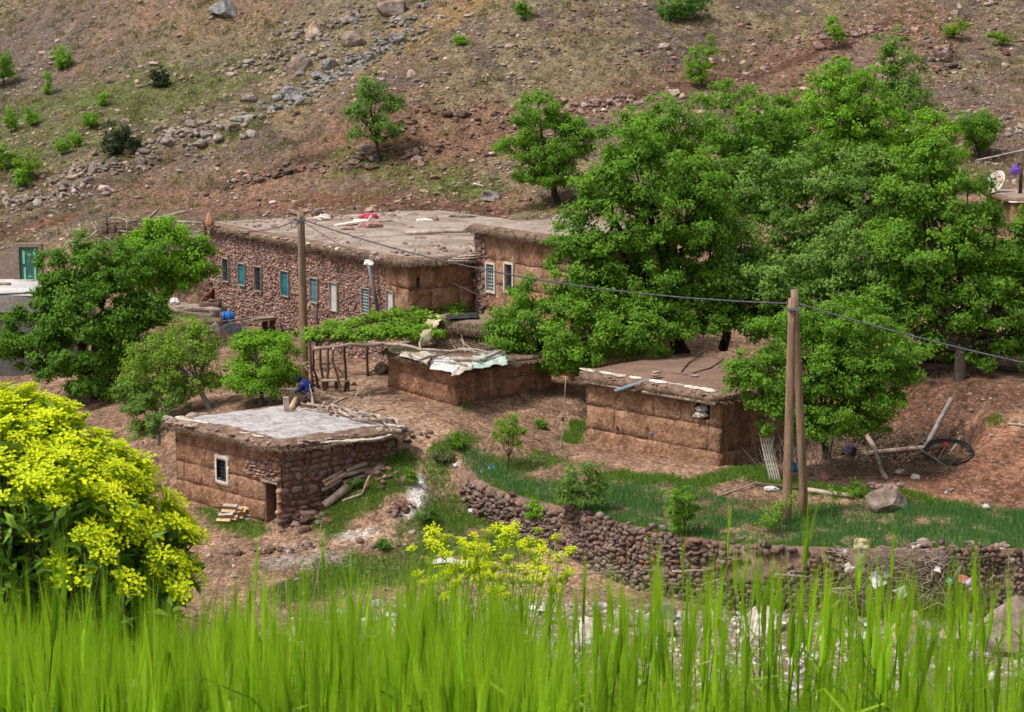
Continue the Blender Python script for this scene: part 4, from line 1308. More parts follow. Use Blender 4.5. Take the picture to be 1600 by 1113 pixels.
tarp("tarp", [(672, 572), (712, 582), (718, 562), (688, 556)], 1, M_tarpw, roofC, 87, zC2, .15)
tarp("tarp", [(706, 584), (735, 577), (742, 560), (712, 562)], 1, M_sheet, roofC, 88, zC2, .12)
tarp("tarp", [(735, 576), (795, 566), (790, 548), (742, 556)], 1, M_mint, roofC, 89, zC2, .1)
tarp("tarp", [(625, 553), (668, 566), (684, 552), (640, 543)], 1, M_sheet, roofC, 90, zC2, .1)
tarp("tarp", [(605, 548), (628, 552), (634, 541), (612, 540)], 1, M_yclo, roofC, 91, zC2, .05)
rg = np.random.RandomState(92)
for (a_, b_, r_) in [((655, 563), (700, 552), .06), ((690, 548), (760, 552), .05), ((704, 561), (752, 563), .1), ((750, 566), (786, 549), .1), ((640, 552), (690, 560), .04), ((668, 526), (690, 548), .03), ((700, 565), (730, 572), .05), ((716, 545), (790, 551), .05), ((630, 545), (668, 570), .035), ((690, 505), (712, 545), .025), ((720, 530), (742, 552), .025), ((735, 512), (728, 552), .02)]:
    p0 = onz(*a_, zC2 + rg.uniform(.05, .25)); p1 = onz(*b_, zC2 + rg.uniform(.1, .2))
    branch("branch", crook(p0, p1, 6, .03, rg), r_, r_ * .7, M_wood, "grey branch weighing down the tarps on the low shed", "branch", "branches on the tarp-roofed shed")
mb = MB()
for _ in range(420):
    c = onz(rg.uniform(660, 800), rg.uniform(528, 552), zC2 + .05)
    d = rg.normal(0, .3, 3) * [1, 1, .35] ; d[2] = abs(d[2])
    mb.tube(crook(c, c + d, 3, .06, rg), [.012, .01, .006], 3, False)
o = mb.build("brushwood", M_dwood); tag(o, "tangle of dark brushwood on the rear of the tarp-roofed shed", "brushwood", kind="stuff")

# small thatched store behind it
S0 = P(655, 520, 84.5); S1 = P(752, 512, 82.5); zS = -12.25
shed = empty("thatched_store", (S0[0], S0[1], gz(S0[0], S0[1])))
tag(shed, "small thatched store with a wooden door, behind the tarp-roofed shed", "shed")
sd_ = (S1 - S0)[:2]; sd_ /= np.linalg.norm(sd_); sb = np.array([-sd_[1], sd_[0]])
S2, S3 = S1[:2] + sb * 2.4, S0[:2] + sb * 2.4
WS = Wall(S0, S1, -15, zS)
shd = (WS.L - 1.1, 0, WS.L - .35, WS.H - .25)
sc_ = earth_wall(WS, shed, M_earth, [1, 1, 1], 1.5, 93, [shd])
for k_ in range(4):
    MB().box(WS.pt(shd[0] + .095 + .187 * k_, shd[3] / 2, -.2), WS.e * .088, WS.n * .02, UPV * shd[3] / 2).build("door_board", M_dwood, sc_, smooth=False)
for A_, B_ in ((S1[:2], S2), (S2, S3), (S3, S0[:2])):
    earth_wall(Wall(A_, B_, -15, zS), shed, M_earth, [1, 1], 2, 94)
roofS, ringS, outS = roof_slab(shed, [S0[:2], S1[:2], S2, S3], zS, .3, .35, M_thatch, M_thatch, 95, dome=.2, border=.4, step=.2)
fringe(roofS, ringS, outS, 1500, M_thatch, 96, (.3, .7), 0.05, 1.2, .012, FRONT)
cl = tarp("cloth", [(657, 538), (680, 516), (692, 494), (668, 496)], 1, M_yclo, None, 97, zS + .42, .25)
tag(cl, "pale yellow cloth draped over the thatched store's left edge", "cloth")
cl = tarp("tarp", [(695, 500), (748, 497), (745, 491), (700, 492)], 1, M_biron, None, 98, zS + .5, .05)
tag(cl, "dark sheet spread on top of the thatched store", "tarp")

# ------------------------------------------------------------------ right hut, brown rammed earth
B0 = P(1125, 628, 70.0); zB = B0[2]
BLf = onz(915, 593, zB)
bv_ = (BLf - B0)[:2]; bv_ /= np.linalg.norm(bv_); bu = np.array([-bv_[1], bv_[0]]); bu = bu if bu[1] > 0 else -bu
BR = B0[:2] + bu * 5.8; BB = BLf[:2] + bu * 5.8
hutB = empty("earth_hut", (B0[0], B0[1], gz(B0[0], B0[1])))
tag(hutB, "brown rammed-earth hut with overhanging earth roof and plastic edging, below the big trees", "hut")
WBl, WBr = Wall(BLf, B0, -16.0, zB), Wall(B0, BR, -16.0, zB)
vent = WBl.rect(1085, 629, 1108, 655)
cb = earth_wall(WBl, hutB, M_earthB, [1.35, 1.0, 1.05], 1.5, 101, [vent])
earth_wall(WBr, hutB, M_earthB, [1.35, 1.0, 1.05], 1.6, 102)
for A_, B_ in ((BR, BB), (BB, BLf[:2])):
    earth_wall(Wall(A_, B_, -16, zB), hutB, M_earthB, [1, 1], 2.5, 103)
roofB, ringB, outB = roof_slab(hutB, [BLf[:2], B0[:2], BR, BB], zB, .36, .42, M_roofB, M_crumb, 104, dome=.12, border=.55, step=.22)
rafters(roofB, WBl, 7, zB, M_wood, 105, .05, (.1, .35))
rafters(roofB, WBr, 4, zB, M_wood, 106, .05, (.1, .3))
fringe(roofB, ringB, outB, 500, M_thatch, 107, (.15, .4), -.1, .3, .012, FRONT)
edge_stones(roofB, ringB, 190, M_stone, 108, (.035, .1), FRONT, .45, outB)
branch("eave_pole", [WBl.pt(.2, WBl.H - .02, .33), WBl.pt(2.2, WBl.H - .03, .36), WBl.pt(2.9, WBl.H - .02, .36)], .05, .045, M_wood, parent=roofB)
branch("eave_pole", [WBl.pt(WBl.L - 3.4, WBl.H - .03, .36), WBl.pt(WBl.L + .1, WBl.H - .03, .36)], .055, .06, M_wood, parent=roofB)
zBe = zB + .33
def up_edge(a, o): 
    q = WBl.pt(a, WBl.H, o); q[2] = zBe + .04
    return q
for i_, (a0_, a1_, wd_, m_) in enumerate([(-.3, .55, .3, M_sheet), (.7, 2.1, .24, M_sheet), (2.3, 2.9, .2, M_sheet), (3.25, 4.2, .3, M_tarpw), (4.2, 5.2, .16, M_sheet), (4.95, 6.5, .3, M_sheet)]):
    strip("plastic_sheet", [up_edge(a0_, .02), up_edge((a0_ + a1_) / 2, -.02), up_edge(a1_, .02)], wd_, m_, roofB, 110 + i_, .05)
pv = WBl.uv(980, 606)
pa = WBl.uv(1014, 588)[0]
branch("roof_spout", [up_edge(pa + .1, -.1) + [0, 0, .05], WBl.pt(pv[0] + .1, pv[1] - .02, .8)], .075, .075, mat("blue_grey_pipe", [(.17, .21, .26), (.24, .29, .34)], 3, .5), parent=roofB, n=10)
for i_ in range(3):
    c = up_edge(pa + .12, -.15 - .05 * i_) + np.array([0, 0, .10 + .09 * i_])
    mk("flat_stone", rock_geo(ICO1, np.random.RandomState(120 + i_), 6, .1) * np.array([.22, .16, .07]) + c, ICO1[1], M_stone, roofB, smooth=False)
rg = np.random.RandomState(121)
for (a_, m_, b_) in [((1064, 582), (1075, 568), (1098, 552)), ((1082, 583), (1110, 575), (1130, 562))]:
    branch("cable", [onz(*a_, zB + .5), onz(*m_, zB + .52), onz(*b_, zB + .52)], .03, .03, M_dwood, "dark looped cable lying across the right hut's earth roof", "cable", "cables on the right hut roof")
branch("branch", [onz(1054, 581, zB + .5), onz(1074, 585, zB + .5)], .025, .02, M_wood, "short pale stick on the right hut's earth roof", "branch")
for i_, (px_, py_, s_, lb) in enumerate([(1085, 587, .13, "small dark stone near the front of the right hut roof"), (1010, 543, .25, "flat stone on the far left roof corner of the right hut")]):
    c = onz(px_, py_, zB + .48)
    tag(mk("rock", rock_geo(ICO1, np.random.RandomState(130 + i_), 6, .1) * np.array([1.3, 1, .6]) * s_ + c, ICO1[1], M_stoneA, None, c, smooth=False), lb, "rock")
vm = [(vent[0] + vent[2]) / 2, vent[1]]
c = WBl.pt(vm[0], vm[1] + .14, .02); tag(cloth_heap("sack", c, .32, .25, .17, M_sheet, 131, loc=c), "lower grey sack stuffed into the right hut's wall opening", "sack")
c = WBl.pt(vm[0] + .02, vm[1] + .36, -.02); tag(cloth_heap("sack", c, .26, .22, .17, M_tarpw, 132, loc=c), "upper white sack stuffed into the right hut's wall opening", "sack")
c = WBl.pt(WBl.uv(966, 670)[0], WBl.uv(966, 670)[1], .06); tag(cloth_heap("rag", c, .06, .05, .15, M_biron, 133, loc=c), "small black rag hanging on the right hut's front wall", "rag")
c = WBl.pt(WBl.uv(1019, 679)[0], WBl.uv(1019, 679)[1], .05); tag(cloth_heap("rag", c, .08, .04, .07, mat("violet_rag", [(.08, .07, .2), (.13, .12, .3)], 3), 134, loc=c), "small violet rag caught in a seam of the right hut", "rag")
# ------------------------------------------------------------------ trees and bushes
L_dark = leafmat("dark_green_leaves", (0.033, 0.098, 0.018), (0.135, 0.28, 0.035), .35)
L_mid = leafmat("green_leaves", (0.052, 0.148, 0.014), (0.222, 0.415, 0.035), .45)
L_grey = leafmat("grey_green_leaves", (0.062, 0.148, 0.024), (0.22, 0.375, 0.06), .35)
L_bright = leafmat("bright_green_leaves", (0.075, 0.205, 0.012), (0.27, 0.49, 0.032), .42)
L_lime = leafmat("lime_leaves", (0.11, 0.22, 0.02), (0.30, 0.45, 0.05), .45)
L_vine = leafmat("vine_leaves", (0.075, 0.19, 0.012), (0.24, 0.42, 0.03), .45)
L_mid2 = leafmat('deep_green_leaves', (0.038, 0.115, 0.012), (0.165, 0.335, 0.026), .42)
L_juni = leafmat("dark_juniper", (0.018, 0.035, 0.014), (0.06, 0.085, 0.03), .2)
L_olive = leafmat("olive_scrub", (0.07, 0.09, 0.035), (0.18, 0.20, 0.085), .25)

def leaves(rng, pos, nrm, size, aspect=0.5):
    """one folded diamond leaf per position"""
    N = len(pos)
    nrm = nrm / (np.linalg.norm(nrm, axis=1)[:, None] + 1e-9)
    t = rng.normal(size=(N, 3)); t -= nrm * (t * nrm).sum(1)[:, None]
    t /= np.linalg.norm(t, axis=1)[:, None] + 1e-9
    b = np.cross(nrm, t)
    L = (size * rng.uniform(.65, 1.35, N))[:, None]
    w_ = L * aspect * rng.uniform(.8, 1.2, N)[:, None]
    V = np.stack([pos - t * L * .5, pos + b * w_ * .5 + nrm * L * .06, pos + t * L * .5 - nrm * L * .10, pos - b * w_ * .5 + nrm * L * .06], 1).reshape(-1, 3)
    return V, np.arange(N * 4).reshape(N, 4)
def crown_points(rng, lobes, n, clump=0.33, shell=0.5, droop=0.0):
    """points and outward normals gathered in clumps through the lobes of a crown"""
    lob = np.array([np.concatenate([c, r]) for c, r in lobes])
    ar = (lob[:, 3] * lob[:, 5]) ** 0.8
    ar = ar / ar.sum()
    P_, N_, T_, K_ = [], [], [], []
    for (l, a) in zip(lob, ar):
        nl = int(n * a)
        nc = max(6, int(5.0 * l[3] * l[5] / clump ** 2 * .55))
        d = rng.normal(size=(nc, 3)); d /= np.linalg.norm(d, axis=1)[:, None]
        d[:, 2] = np.where(d[:, 2] < -.55, d[:, 2] * .4, d[:, 2])
        r = shell + (1.06 - shell) * rng.rand(nc) ** .6
        r *= 1 + .22 * rng.normal(size=nc) * (rng.rand(nc) < .3)
        cc = l[:3] + d * r[:, None] * l[3:]
        k = rng.randint(0, nc, nl)
        off = rng.normal(size=(nl, 3)) * clump * np.array([.52, .52, .36]) * rng.uniform(.6, 1.25, nc)[k][:, None]
        p_ = cc[k] + off
        p_[:, 2] -= droop * (off[:, 0] ** 2 + off[:, 1] ** 2)
        P_.append(p_)
        nn = d[k] * .7 + off / clump * .5 + rng.normal(size=(nl, 3)) * .55 + np.array([0, -.1, .55])
        N_.append(nn)
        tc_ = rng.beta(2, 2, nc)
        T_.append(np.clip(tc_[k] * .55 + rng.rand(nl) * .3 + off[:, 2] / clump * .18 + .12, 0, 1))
        K_.append(cc)
    return np.concatenate(P_), np.concatenate(N_), np.concatenate(T_), K_
def wood(rng, base, lobes, clumps, r0, mb=None, fork=.35, twigs=5):
    """tapered trunk, limbs into each lobe, boughs into clumps"""
    mb = mb or MB()
    base = np.asarray(base, float)
    cen = np.mean([c for c, r in lobes], 0)
    low = min(c[2] - r[2] for c, r in lobes)
    fk = base + (cen - base) * np.array([fork, fork, 1.0]) * np.array([1, 1, fork])
    trunk = crook(base - [0, 0, .25], fk, 6, .03, rng)
    mb.tube(trunk, np.linspace(r0, r0 * .72, 6), 8)
    for (c, r), cl_ in zip(lobes, clumps):
        a = crook(fk, c, 6, .045, rng)
        mb.tube(a, np.linspace(r0 * .55, r0 * .16, 6), 6)
        idx = rng.permutation(len(cl_))[:twigs]
        for i in idx:
            s = a[rng.randint(2, 6)]
            mb.tube(crook(s, cl_[i], 4, .05, rng), np.linspace(r0 * .2, r0 * .05, 4), 5, False)
    return mb
def pxl(lob, d):
    k = 1.14 if d < 105 else 1.04
    return [(P(x, y, d + (q[0] if q else 0)), np.array([k * rx * d / F, .9 * k * rx * d / F, k * ry * d / F])) for (x, y, rx, ry, *q) in lob]
def tree(name, label, base, lobes, n, lm, size=.14, seed=1, r0=.2, bark=None, group=None, clump=.36, shell=.45, twigs=5, aspect=.5, cat="tree", fork=.35):
    rng = np.random.RandomState(seed)
    root = empty(name, base)
    tag(root, label, cat, group)
    if n > 20000: n, size = int(n * .84), size * 1.07
    p_, n_, t_, K_ = crown_points(rng, lobes, n, clump, shell)
    V, Fq = leaves(rng, p_, n_, size, aspect)
    o = mk("crown", V, Fq, lm, root, smooth=False)
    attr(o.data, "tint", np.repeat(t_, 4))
    wood(rng, base, lobes, K_, r0, twigs=twigs, fork=fork).build("trunk", bark or M_bark, root)
    return root
BIG = "trees massed behind the right hut"
tree("tree", "large green tree spreading over the tall house's right corner, leftmost of the massed trees", P(1068, 545, 81.5), pxl([(1005, 285, 72, 58), (950, 365, 70, 62), (1060, 350, 78, 70), (925, 450, 66, 58), (1010, 455, 80, 62), (905, 530, 50, 45, -2), (985, 525, 64, 52, -1.5), (1040, 500, 50, 40, -1), (1080, 290, 50, 50), (985, 225, 45, 50), (1075, 440, 45, 50), (900, 380, 35, 40), (940, 300, 45, 40), (1120, 500, 40, 40)], 79.5), 80000, L_mid, .16, 201, .34, group=BIG)
tree("tree", "dark green round-topped tree behind the left of the massed trees", P(1150, 420, 98), pxl([(1040, 205, 48, 46), (1150, 200, 72, 62), (1110, 270, 80, 60), (1195, 255, 52, 58), (1010, 240, 44, 50), (1150, 310, 80, 50), (1215, 205, 40, 45), (1230, 290, 50, 50)], 94), 44000, L_mid, .175, 202, .28, group=BIG)
tree("tree", "brightest yellow-green tree at the top of the massed trees", P(1330, 330, 103), pxl([(1300, 165, 55, 50), (1340, 190, 65, 55), (1265, 205, 45, 42), (1390, 210, 50, 42), (1440, 215, 50, 40), (1320, 125, 45, 28), (1465, 235, 35, 28), (1250, 240, 50, 40), (1360, 255, 70, 40), (1300, 250, 60, 40), (1420, 260, 50, 34)], 100), 44000, L_bright, .175, 203, .26, group=BIG)
tree("tree", "slim blue-green tree poking out at the very top of the massed trees", P(1415, 235, 106), pxl([(1395, 95, 24, 38), (1420, 135, 32, 38), (1410, 165, 45, 30), (1385, 130, 20, 30)], 104), 9000, L_grey, .16, 204, .14, group=BIG, shell=.4)
tree("tree", "grey-green tree in the middle of the massed trees", P(1290, 480, 91), pxl([(1290, 275, 80, 52), (1225, 325, 62, 50), (1340, 310, 60, 55), (1275, 375, 78, 56), (1190, 290, 44, 44), (1250, 430, 66, 54), (1370, 270, 46, 40), (1400, 320, 40, 40)], 88), 48000, L_grey, .16, 205, .26, group=BIG)
tree("tree", "pale grey-green tree with a rounded crown just above the right hut", P(1130, 535, 82.5), pxl([(1140, 395, 58, 55), (1110, 450, 55, 45), (1180, 440, 45, 50), (1150, 490, 60, 35), (1105, 360, 35, 35), (1195, 500, 40, 40)], 80.5), 36000, L_grey, .155, 206, .22, group=BIG)
tree("tree", "mid green tree behind the twin poles", P(1345, 600, 80), pxl([(1345, 400, 62, 55), (1310, 470, 60, 50), (1380, 460, 55, 55), (1290, 420, 40, 45), (1350, 520, 60, 40), (1240, 480, 46, 46), (1210, 440, 46, 46), (1280, 520, 60, 40), (1400, 420, 46, 50)], 79), 46000, L_grey, .155, 207, .24, group=BIG)
tree("tree", "bright green spreading tree at the right end of the massed trees", P(1500, 598, 75.5), pxl([(1430, 300, 52, 46), (1495, 320, 62, 52), (1465, 400, 88, 66), (1555, 390, 56, 60), (1535, 480, 78, 50), (1430, 480, 58, 52), (1592, 450, 40, 60), (1480, 525, 50, 30), (1570, 530, 46, 34), (1420, 540, 46, 26), (1375, 500, 45, 45), (1520, 440, 70, 60), (1600, 540, 40, 26), (1400, 360, 40, 45), (1625, 400, 45, 60), (1640, 500, 40, 40), (1500, 550, 40, 22), (1450, 250, 40, 34)], 77), 92000, L_mid, .16, 208, .30, group=BIG)
tree("shrub", "dense low green shrub beside the twin poles, overhanging the right hut's corner", hit(1290, 716), pxl([(1270, 545, 62, 56), (1200, 588, 52, 38), (1345, 570, 58, 52), (1300, 635, 72, 42), (1163, 588, 30, 24), (1385, 555, 42, 46), (1245, 630, 56, 36), (1330, 510, 56, 44), (1225, 515, 46, 40), (1200, 625, 46, 36), (1290, 590, 80, 56), (1380, 610, 46, 50), (1330, 660, 60, 30), (1250, 665, 50, 26)], 68.3), 70000, L_mid, .12, 209, .14, cat="shrub", clump=.28)
tree("tree", "low bright green tree right of the tarp-roofed shed", P(850, 598, 81), pxl([(795, 528, 34, 34), (850, 505, 48, 44), (850, 555, 48, 32), (825, 470, 30, 30), (895, 560, 40, 30), (785, 500, 18, 16), (820, 560, 30, 22)], 79.5), 22000, L_mid, .13, 210, .16, group=BIG)
tree("tree", "round green tree on the slope just behind the taller house", hit(872, 318), pxl([(838, 180, 40, 36), (870, 225, 58, 46), (845, 270, 52, 36), (900, 225, 34, 40), (815, 215, 26, 30), (885, 275, 40, 30), (790, 228, 14, 10)], 109), 28000, L_mid, .15, 211, .22)
q = hit(1530, 250)
tree("tree", "small dark green tree on the slope right of the massed trees", q, pxl([(1518, 198, 34, 24), (1540, 205, 26, 22), (1528, 222, 30, 14)], q[1]), 8000, L_mid, .14, 212, .13, shell=.4)
tree("tree", "big dark leafy tree in front of the concrete terrace at left", P(150, 628, 85.5), pxl([(116, 425, 44, 46), (55, 522, 52, 36), (150, 495, 86, 58), (205, 545, 52, 60), (115, 560, 76, 46), (175, 430, 56, 46), (92, 465, 34, 34), (22, 545, 26, 24), (230, 490, 30, 40), (160, 600, 50, 24)], 85), 62000, L_mid2, .165, 213, .30)
tree("tree", "bright green tree touching the left end of the long stone house", P(255, 505, 96), pxl([(245, 390, 60, 40), (295, 418, 38, 28), (215, 425, 45, 42), (258, 432, 50, 26), (305, 392, 22, 22), (255, 360, 25, 20)], 93), 32000, L_bright, .15, 214, .20)
tree("tree", "sparse pale lime tree with grey branches behind the near hut", hit(332, 640), pxl([(260, 545, 60, 30), (225, 595, 40, 28), (320, 545, 28, 34), (270, 590, 60, 34), (300, 512, 28, 18), (330, 590, 24, 30), (240, 570, 50, 30), (290, 550, 45, 34)], 78.5), 11000, L_lime, .13, 215, .13, bark=M_gbark, shell=.3, twigs=12, clump=.26)
tree("shrub", "dark olive shrub between the near hut and the yellow bush", hit(250, 700), pxl([(240, 655, 44, 40), (215, 620, 30, 26), (265, 620, 30, 25), (230, 690, 30, 26)], 78), 16000, L_grey, .10, 216, .08, cat="shrub", clump=.25)
tree("tree", "compact round bright green tree behind the ash-white roof", hit(408, 632), pxl([(408, 562, 48, 36), (378, 590, 32, 26), (440, 578, 32, 32), (410, 600, 46, 22), (395, 535, 24, 18), (430, 540, 22, 18)], 77.5), 20000, L_bright, .12, 217, .12, bark=M_gbark)
q = hit(592, 252)
tree("tree", "lone open-crowned tree on the bare slope above the long house", q, pxl([(585, 150, 32, 26), (562, 178, 22, 20), (610, 165, 20, 24), (592, 195, 34, 22), (556, 207, 13, 11), (603, 215, 22, 14), (575, 130, 14, 12)], q[1]), 7500, L_grey, .15, 218, .12, shell=.3, twigs=9, fork=.45)
# small trees and bushes on the slope
slope = [("small rounded tree near the left of the stony slope", 97, 108, [(95, 82, 15, 13), (100, 95, 12, 10)], L_bright, 1500),
         ("dark green bush cut by the photo's left edge on the slope", 6, 135, [(0, 108, 22, 22), (8, 92, 14, 12)], L_mid, 3200),
         ("dark juniper bush, the largest dark clump on the left slope", 186, 240, [(186, 212, 24, 20), (178, 225, 18, 14), (200, 222, 14, 14)], L_juni, 5000),
         ("brownish olive juniper on the upper left slope", 249, 137, [(247, 115, 13, 12), (252, 124, 13, 10)], L_juni, 2000),
         ("lime sapling at the far left edge below the dark bush", 18, 208, [(17, 182, 10, 14)], L_bright, 900),
         ("lime sapling right of the far left one", 50, 196, [(51, 177, 12, 13)], L_bright, 900),
         ("tall thin sapling above the pair of lime saplings", 74, 148, [(74, 122, 5, 13), (75, 138, 6, 8)], L_bright, 600),
         ("lime sapling left of the juniper", 142, 202, [(141, 183, 12, 14)], L_bright, 900),
         ("small lime sapling up the slope from the juniper", 158, 168, [(157, 152, 8, 10)], L_bright, 500),
         ("lime bush left of the juniper's foot", 97, 242, [(97, 222, 12, 13)], L_bright, 900),
         ("small lime bush by the stones below the juniper", 118, 230, [(117, 214, 10, 10)], L_bright, 600),
         ("pale lime sapling in the lower left thicket", 45, 285, [(47, 252, 16, 20), (38, 262, 14, 15)], L_lime, 1900),
         ("bright lime sapling below the lower left thicket", 33, 297, [(33, 276, 9, 13)], L_bright, 800),
         ("lime clump at the left edge of the lower slope", 2, 266, [(2, 240, 11, 17)], L_bright, 1100),
         ("low lime bush between the thicket saplings", 20, 262, [(21, 245, 9, 11)], L_bright, 600),
         ("leafy light green sapling on the slope above the left massed trees", 1096, 138, [(1092, 92, 20, 20), (1110, 74, 10, 14), (1085, 112, 14, 12), (1102, 108, 12, 12)], L_bright, 2600),
         ("small sapling above the red stony terrace at upper right", 1305, 78, [(1303, 40, 14, 16), (1312, 55, 9, 10), (1294, 32, 7, 6)], L_bright, 1100),
         ("dark evergreen cut by the photo's top edge", 1062, 32, [(1065, 5, 36, 16), (1050, 18, 24, 10), (1085, 2, 24, 10)], L_dark, 5500),
         ("lime bush at upper right, left of its pair", 1490, 60, [(1484, 46, 14, 9), (1500, 38, 12, 9)], L_lime, 1300),
         ("lime bush at upper right, right of its pair", 1562, 72, [(1568, 58, 12, 9), (1552, 50, 9, 8)], L_lime, 1100),
         ("slim dark tree cut by the photo's top edge", 818, 32, [(818, 8, 10, 18)], L_mid, 1300),
         ("small lime bush on the upper middle slope", 718, 70, [(716, 60, 11, 8)], L_bright, 700)]
for i_, (lb, bx, by, lo, lm, nn) in enumerate(slope):
    q = hit(bx, by)
    lo = [(x_, y_ + 3, rx_ * 1.1, ry_ * 1.15) for (x_, y_, rx_, ry_) in lo] + [((lo[0][0] + bx) / 2, (lo[-1][1] + by) / 2, lo[0][2] * .8, lo[-1][3] * .7)]
    tree("bush" if nn < 1000 or lm is L_juni else "sapling", lb, q, pxl(lo, q[1]), int(nn * 1.25), lm, .14, 240 + i_, .05, group="bushes on the slope", clump=.22, shell=.3, twigs=4, cat="bush")
# garden saplings
q = hit(917, 812)
tree("sapling", "leafy pale green sapling at the front of the green field", q, pxl([(905, 750, 30, 22), (885, 775, 20, 18), (925, 735, 18, 18), (915, 775, 28, 16), (930, 760, 16, 14)], q[1]), 5000, L_grey, .085, 270, .05, cat="sapling", clump=.2, shell=.35)
q = hit(794, 735)
tree("sapling", "slender yellow-green sapling beside the path above the field", q, pxl([(793, 665, 20, 18), (810, 672, 14, 16), (783, 680, 13, 14), (800, 690, 16, 12)], q[1]), 2300, L_lime, .085, 271, .035, cat="sapling", clump=.18, shell=.3)
q = hit(1070, 838)
tree("sapling", "bushy green sapling on the field edge left of the twin poles", q, pxl([(1068, 772, 22, 14), (1060, 795, 18, 14), (1078, 790, 14, 16), (1068, 818, 20, 18)], q[1]), 3200, L_mid, .085, 272, .03, cat="sapling", clump=.18, shell=.35)
q = hit(1212, 832)
tree("sapling", "thin yellow-green sapling at the foot of the twin poles", q, pxl([(1205, 808, 20, 12), (1222, 795, 14, 12), (1238, 778, 8, 8), (1195, 820, 10, 9)], q[1]), 900, L_lime, .08, 273, .02, cat="sapling", clump=.16, shell=.3)
q = hit(842, 822)
tree("bush", "small bright bush hanging over the terrace wall", q, pxl([(842, 790, 13, 13), (836, 800, 13, 9), (848, 815, 8, 10)], q[1]), 1600, L_bright, .085, 274, .02, cat="bush", clump=.15, shell=.3)
for i_, (px_, py_, rx_, ry_, lb, lm) in enumerate([(712, 690, 15, 13, "bright green shrub on the bank right of the path", L_mid), (695, 712, 16, 10, "dull green shrub below the bright one beside the path", L_olive), (665, 805, 18, 10, "dark green clump near the ash patch", L_dark), (598, 850, 9, 10, "small dark green clump on the track below the path", L_dark), (555, 752, 14, 12, "dark blue-green bush growing in the firewood pile", L_dark), (1022, 838, 10, 8, "lime plant rooted in the terrace wall", L_lime), (845, 663, 9, 6, "small green clump on the bare slope by the thin stake", L_mid), (1330, 765, 40, 8, "low weeds beside the boulder on the field", L_mid), (640, 745, 8, 12, "yellow-green weeds at the path's left side", L_lime)]):
    q = hit(px_, py_ + ry_)
    tree("weed_clump", lb, q, pxl([(px_, py_, rx_, ry_), (px_ + rx_ * .5, py_ + ry_ * .3, rx_ * .6, ry_ * .7)], q[1]), 1300, lm, .075, 280 + i_, .012, cat="weeds", clump=.14, shell=.2, twigs=2)

# ------------------------------------------------------------------ pergola and vine
zV = -12.05
per = empty("pergola", hit(520, 600)); tag(per, "crooked pole pergola carrying a grape vine in front of the long house", "pergola")
rg = np.random.RandomState(300)
for (px_, py_, top) in [(490, 605, 540), (506, 606, 538), (511, 607, 542), (538, 612, 540), (640, 600, 535), (575, 560, 500), (690, 560, 492)]:
    b = hit(px_, py_) if py_ > 590 else hit(px_, 583)
    if py_ <= 590: b = P(px_, py_ + 25, 85.5); b[2] = gz(b[0], b[1])
    t_ = b.copy(); t_[2] = zV; t_[:2] += rg.normal(0, .12, 2)
    branch("post", crook(b - [0, 0, .2], t_, 6, .02, rg), .07, .05, M_dwood, parent=per)
for (a_, b_, r_) in [((490, 545), (600, 538), .08), ((598, 538), (690, 548), .07), ((470, 528), (640, 534), .05), ((500, 520), (560, 500), .05), ((560, 532), (640, 492), .05), ((640, 530), (715, 490), .05), ((540, 500), (720, 490), .05), ((515, 510), (680, 512), .04)]:
    branch("beam", crook(onz(*a_, zV), onz(*b_, zV + rg.uniform(-.05, .1)), 7, .02, rg), r_, r_ * .8, M_wood, parent=per)
branch("post", crook(onz(521, 545, zV), hit(530, 612), 7, .03, rg), .06, .05, M_wood, parent=per)
branch("beam", crook(onz(505, 512, zV), onz(532, 492, zV + .2), 5, .04, rg), .04, .02, M_wood, parent=per)
lob = []
rg = np.random.RandomState(301)
poly = [((470, 527), (650, 527)), ((500, 517), (690, 516)), ((555, 505), (700, 500)), ((600, 492), (725, 484))]
for (a_, b_) in poly:
    for k_ in range(9):
        f = (k_ + rg.uniform(.2, .8)) / 9
        c = onz(a_[0] + (b_[0] - a_[0]) * f, a_[1] + (b_[1] - a_[1]) * f + rg.normal(0, 2), zV + .1)
        if c[1] > 84.6 and c[0] < -5.2: continue
        lob.append((c + [0, 0, rg.uniform(0, .18)], np.array([.6, .6, .22])))
p_, n_, t_, K_ = crown_points(rg, lob, 15000, .24, .2)
V, Fq = leaves(rg, p_, n_ + [0, 0, .6], .13, .8)
vine = empty("grape_vine", hit(483, 600)); tag(vine, "sheet of bright green vine leaves on the pergola", "vine")
o = mk("foliage", V, Fq, L_vine, vine, smooth=False); attr(o.data, "tint", np.repeat(t_, 4))
mb = MB(); s0 = hit(497, 606)
mb.tube(crook(s0, onz(497, 535, zV), 6, .03, rg), np.linspace(.06, .04, 6), 6)
for c, r in lob[::2]:
    mb.tube(crook(onz(497, 535, zV), c, 6, .03, rg), np.linspace(.03, .012, 6), 4, False)
mb.build("stem", M_dwood, vine)
# stick clutter and bench in the yard
rg = np.random.RandomState(310)
yard = hit(500, 600)
for i_ in range(12):
    c = hit(rg.uniform(490, 535), 606) + np.array([0, rg.uniform(0, .8), rg.uniform(.3, 1.3)])
    d = rg.normal(0, .45, 3) * [1, .6, .7]
    branch("branch", crook(c, c + d, 5, .07, rg), .04, .025, M_wood, "twisted grey stick in the woodpile under the pergola", "branch", "sticks under the pergola")
bench = empty("bench", hit(530, 612)); tag(bench, "low plank bench with short legs below the pergola", "bench")
b0 = hit(530, 612); 
MB().box(b0 + [-.15, 0, .48], (.62, 0, 0), (0, .2, 0), (0, 0, .03)).build("seat", M_wood, bench, smooth=False)
for dx in (-.6, -.1, .35):
    MB().box(b0 + [dx, 0, .19], (.09, 0, 0), (0, .1, 0), (0, 0, .26)).build("leg", M_dwood, bench, smooth=False)
c = P(475, 603, 76.8)
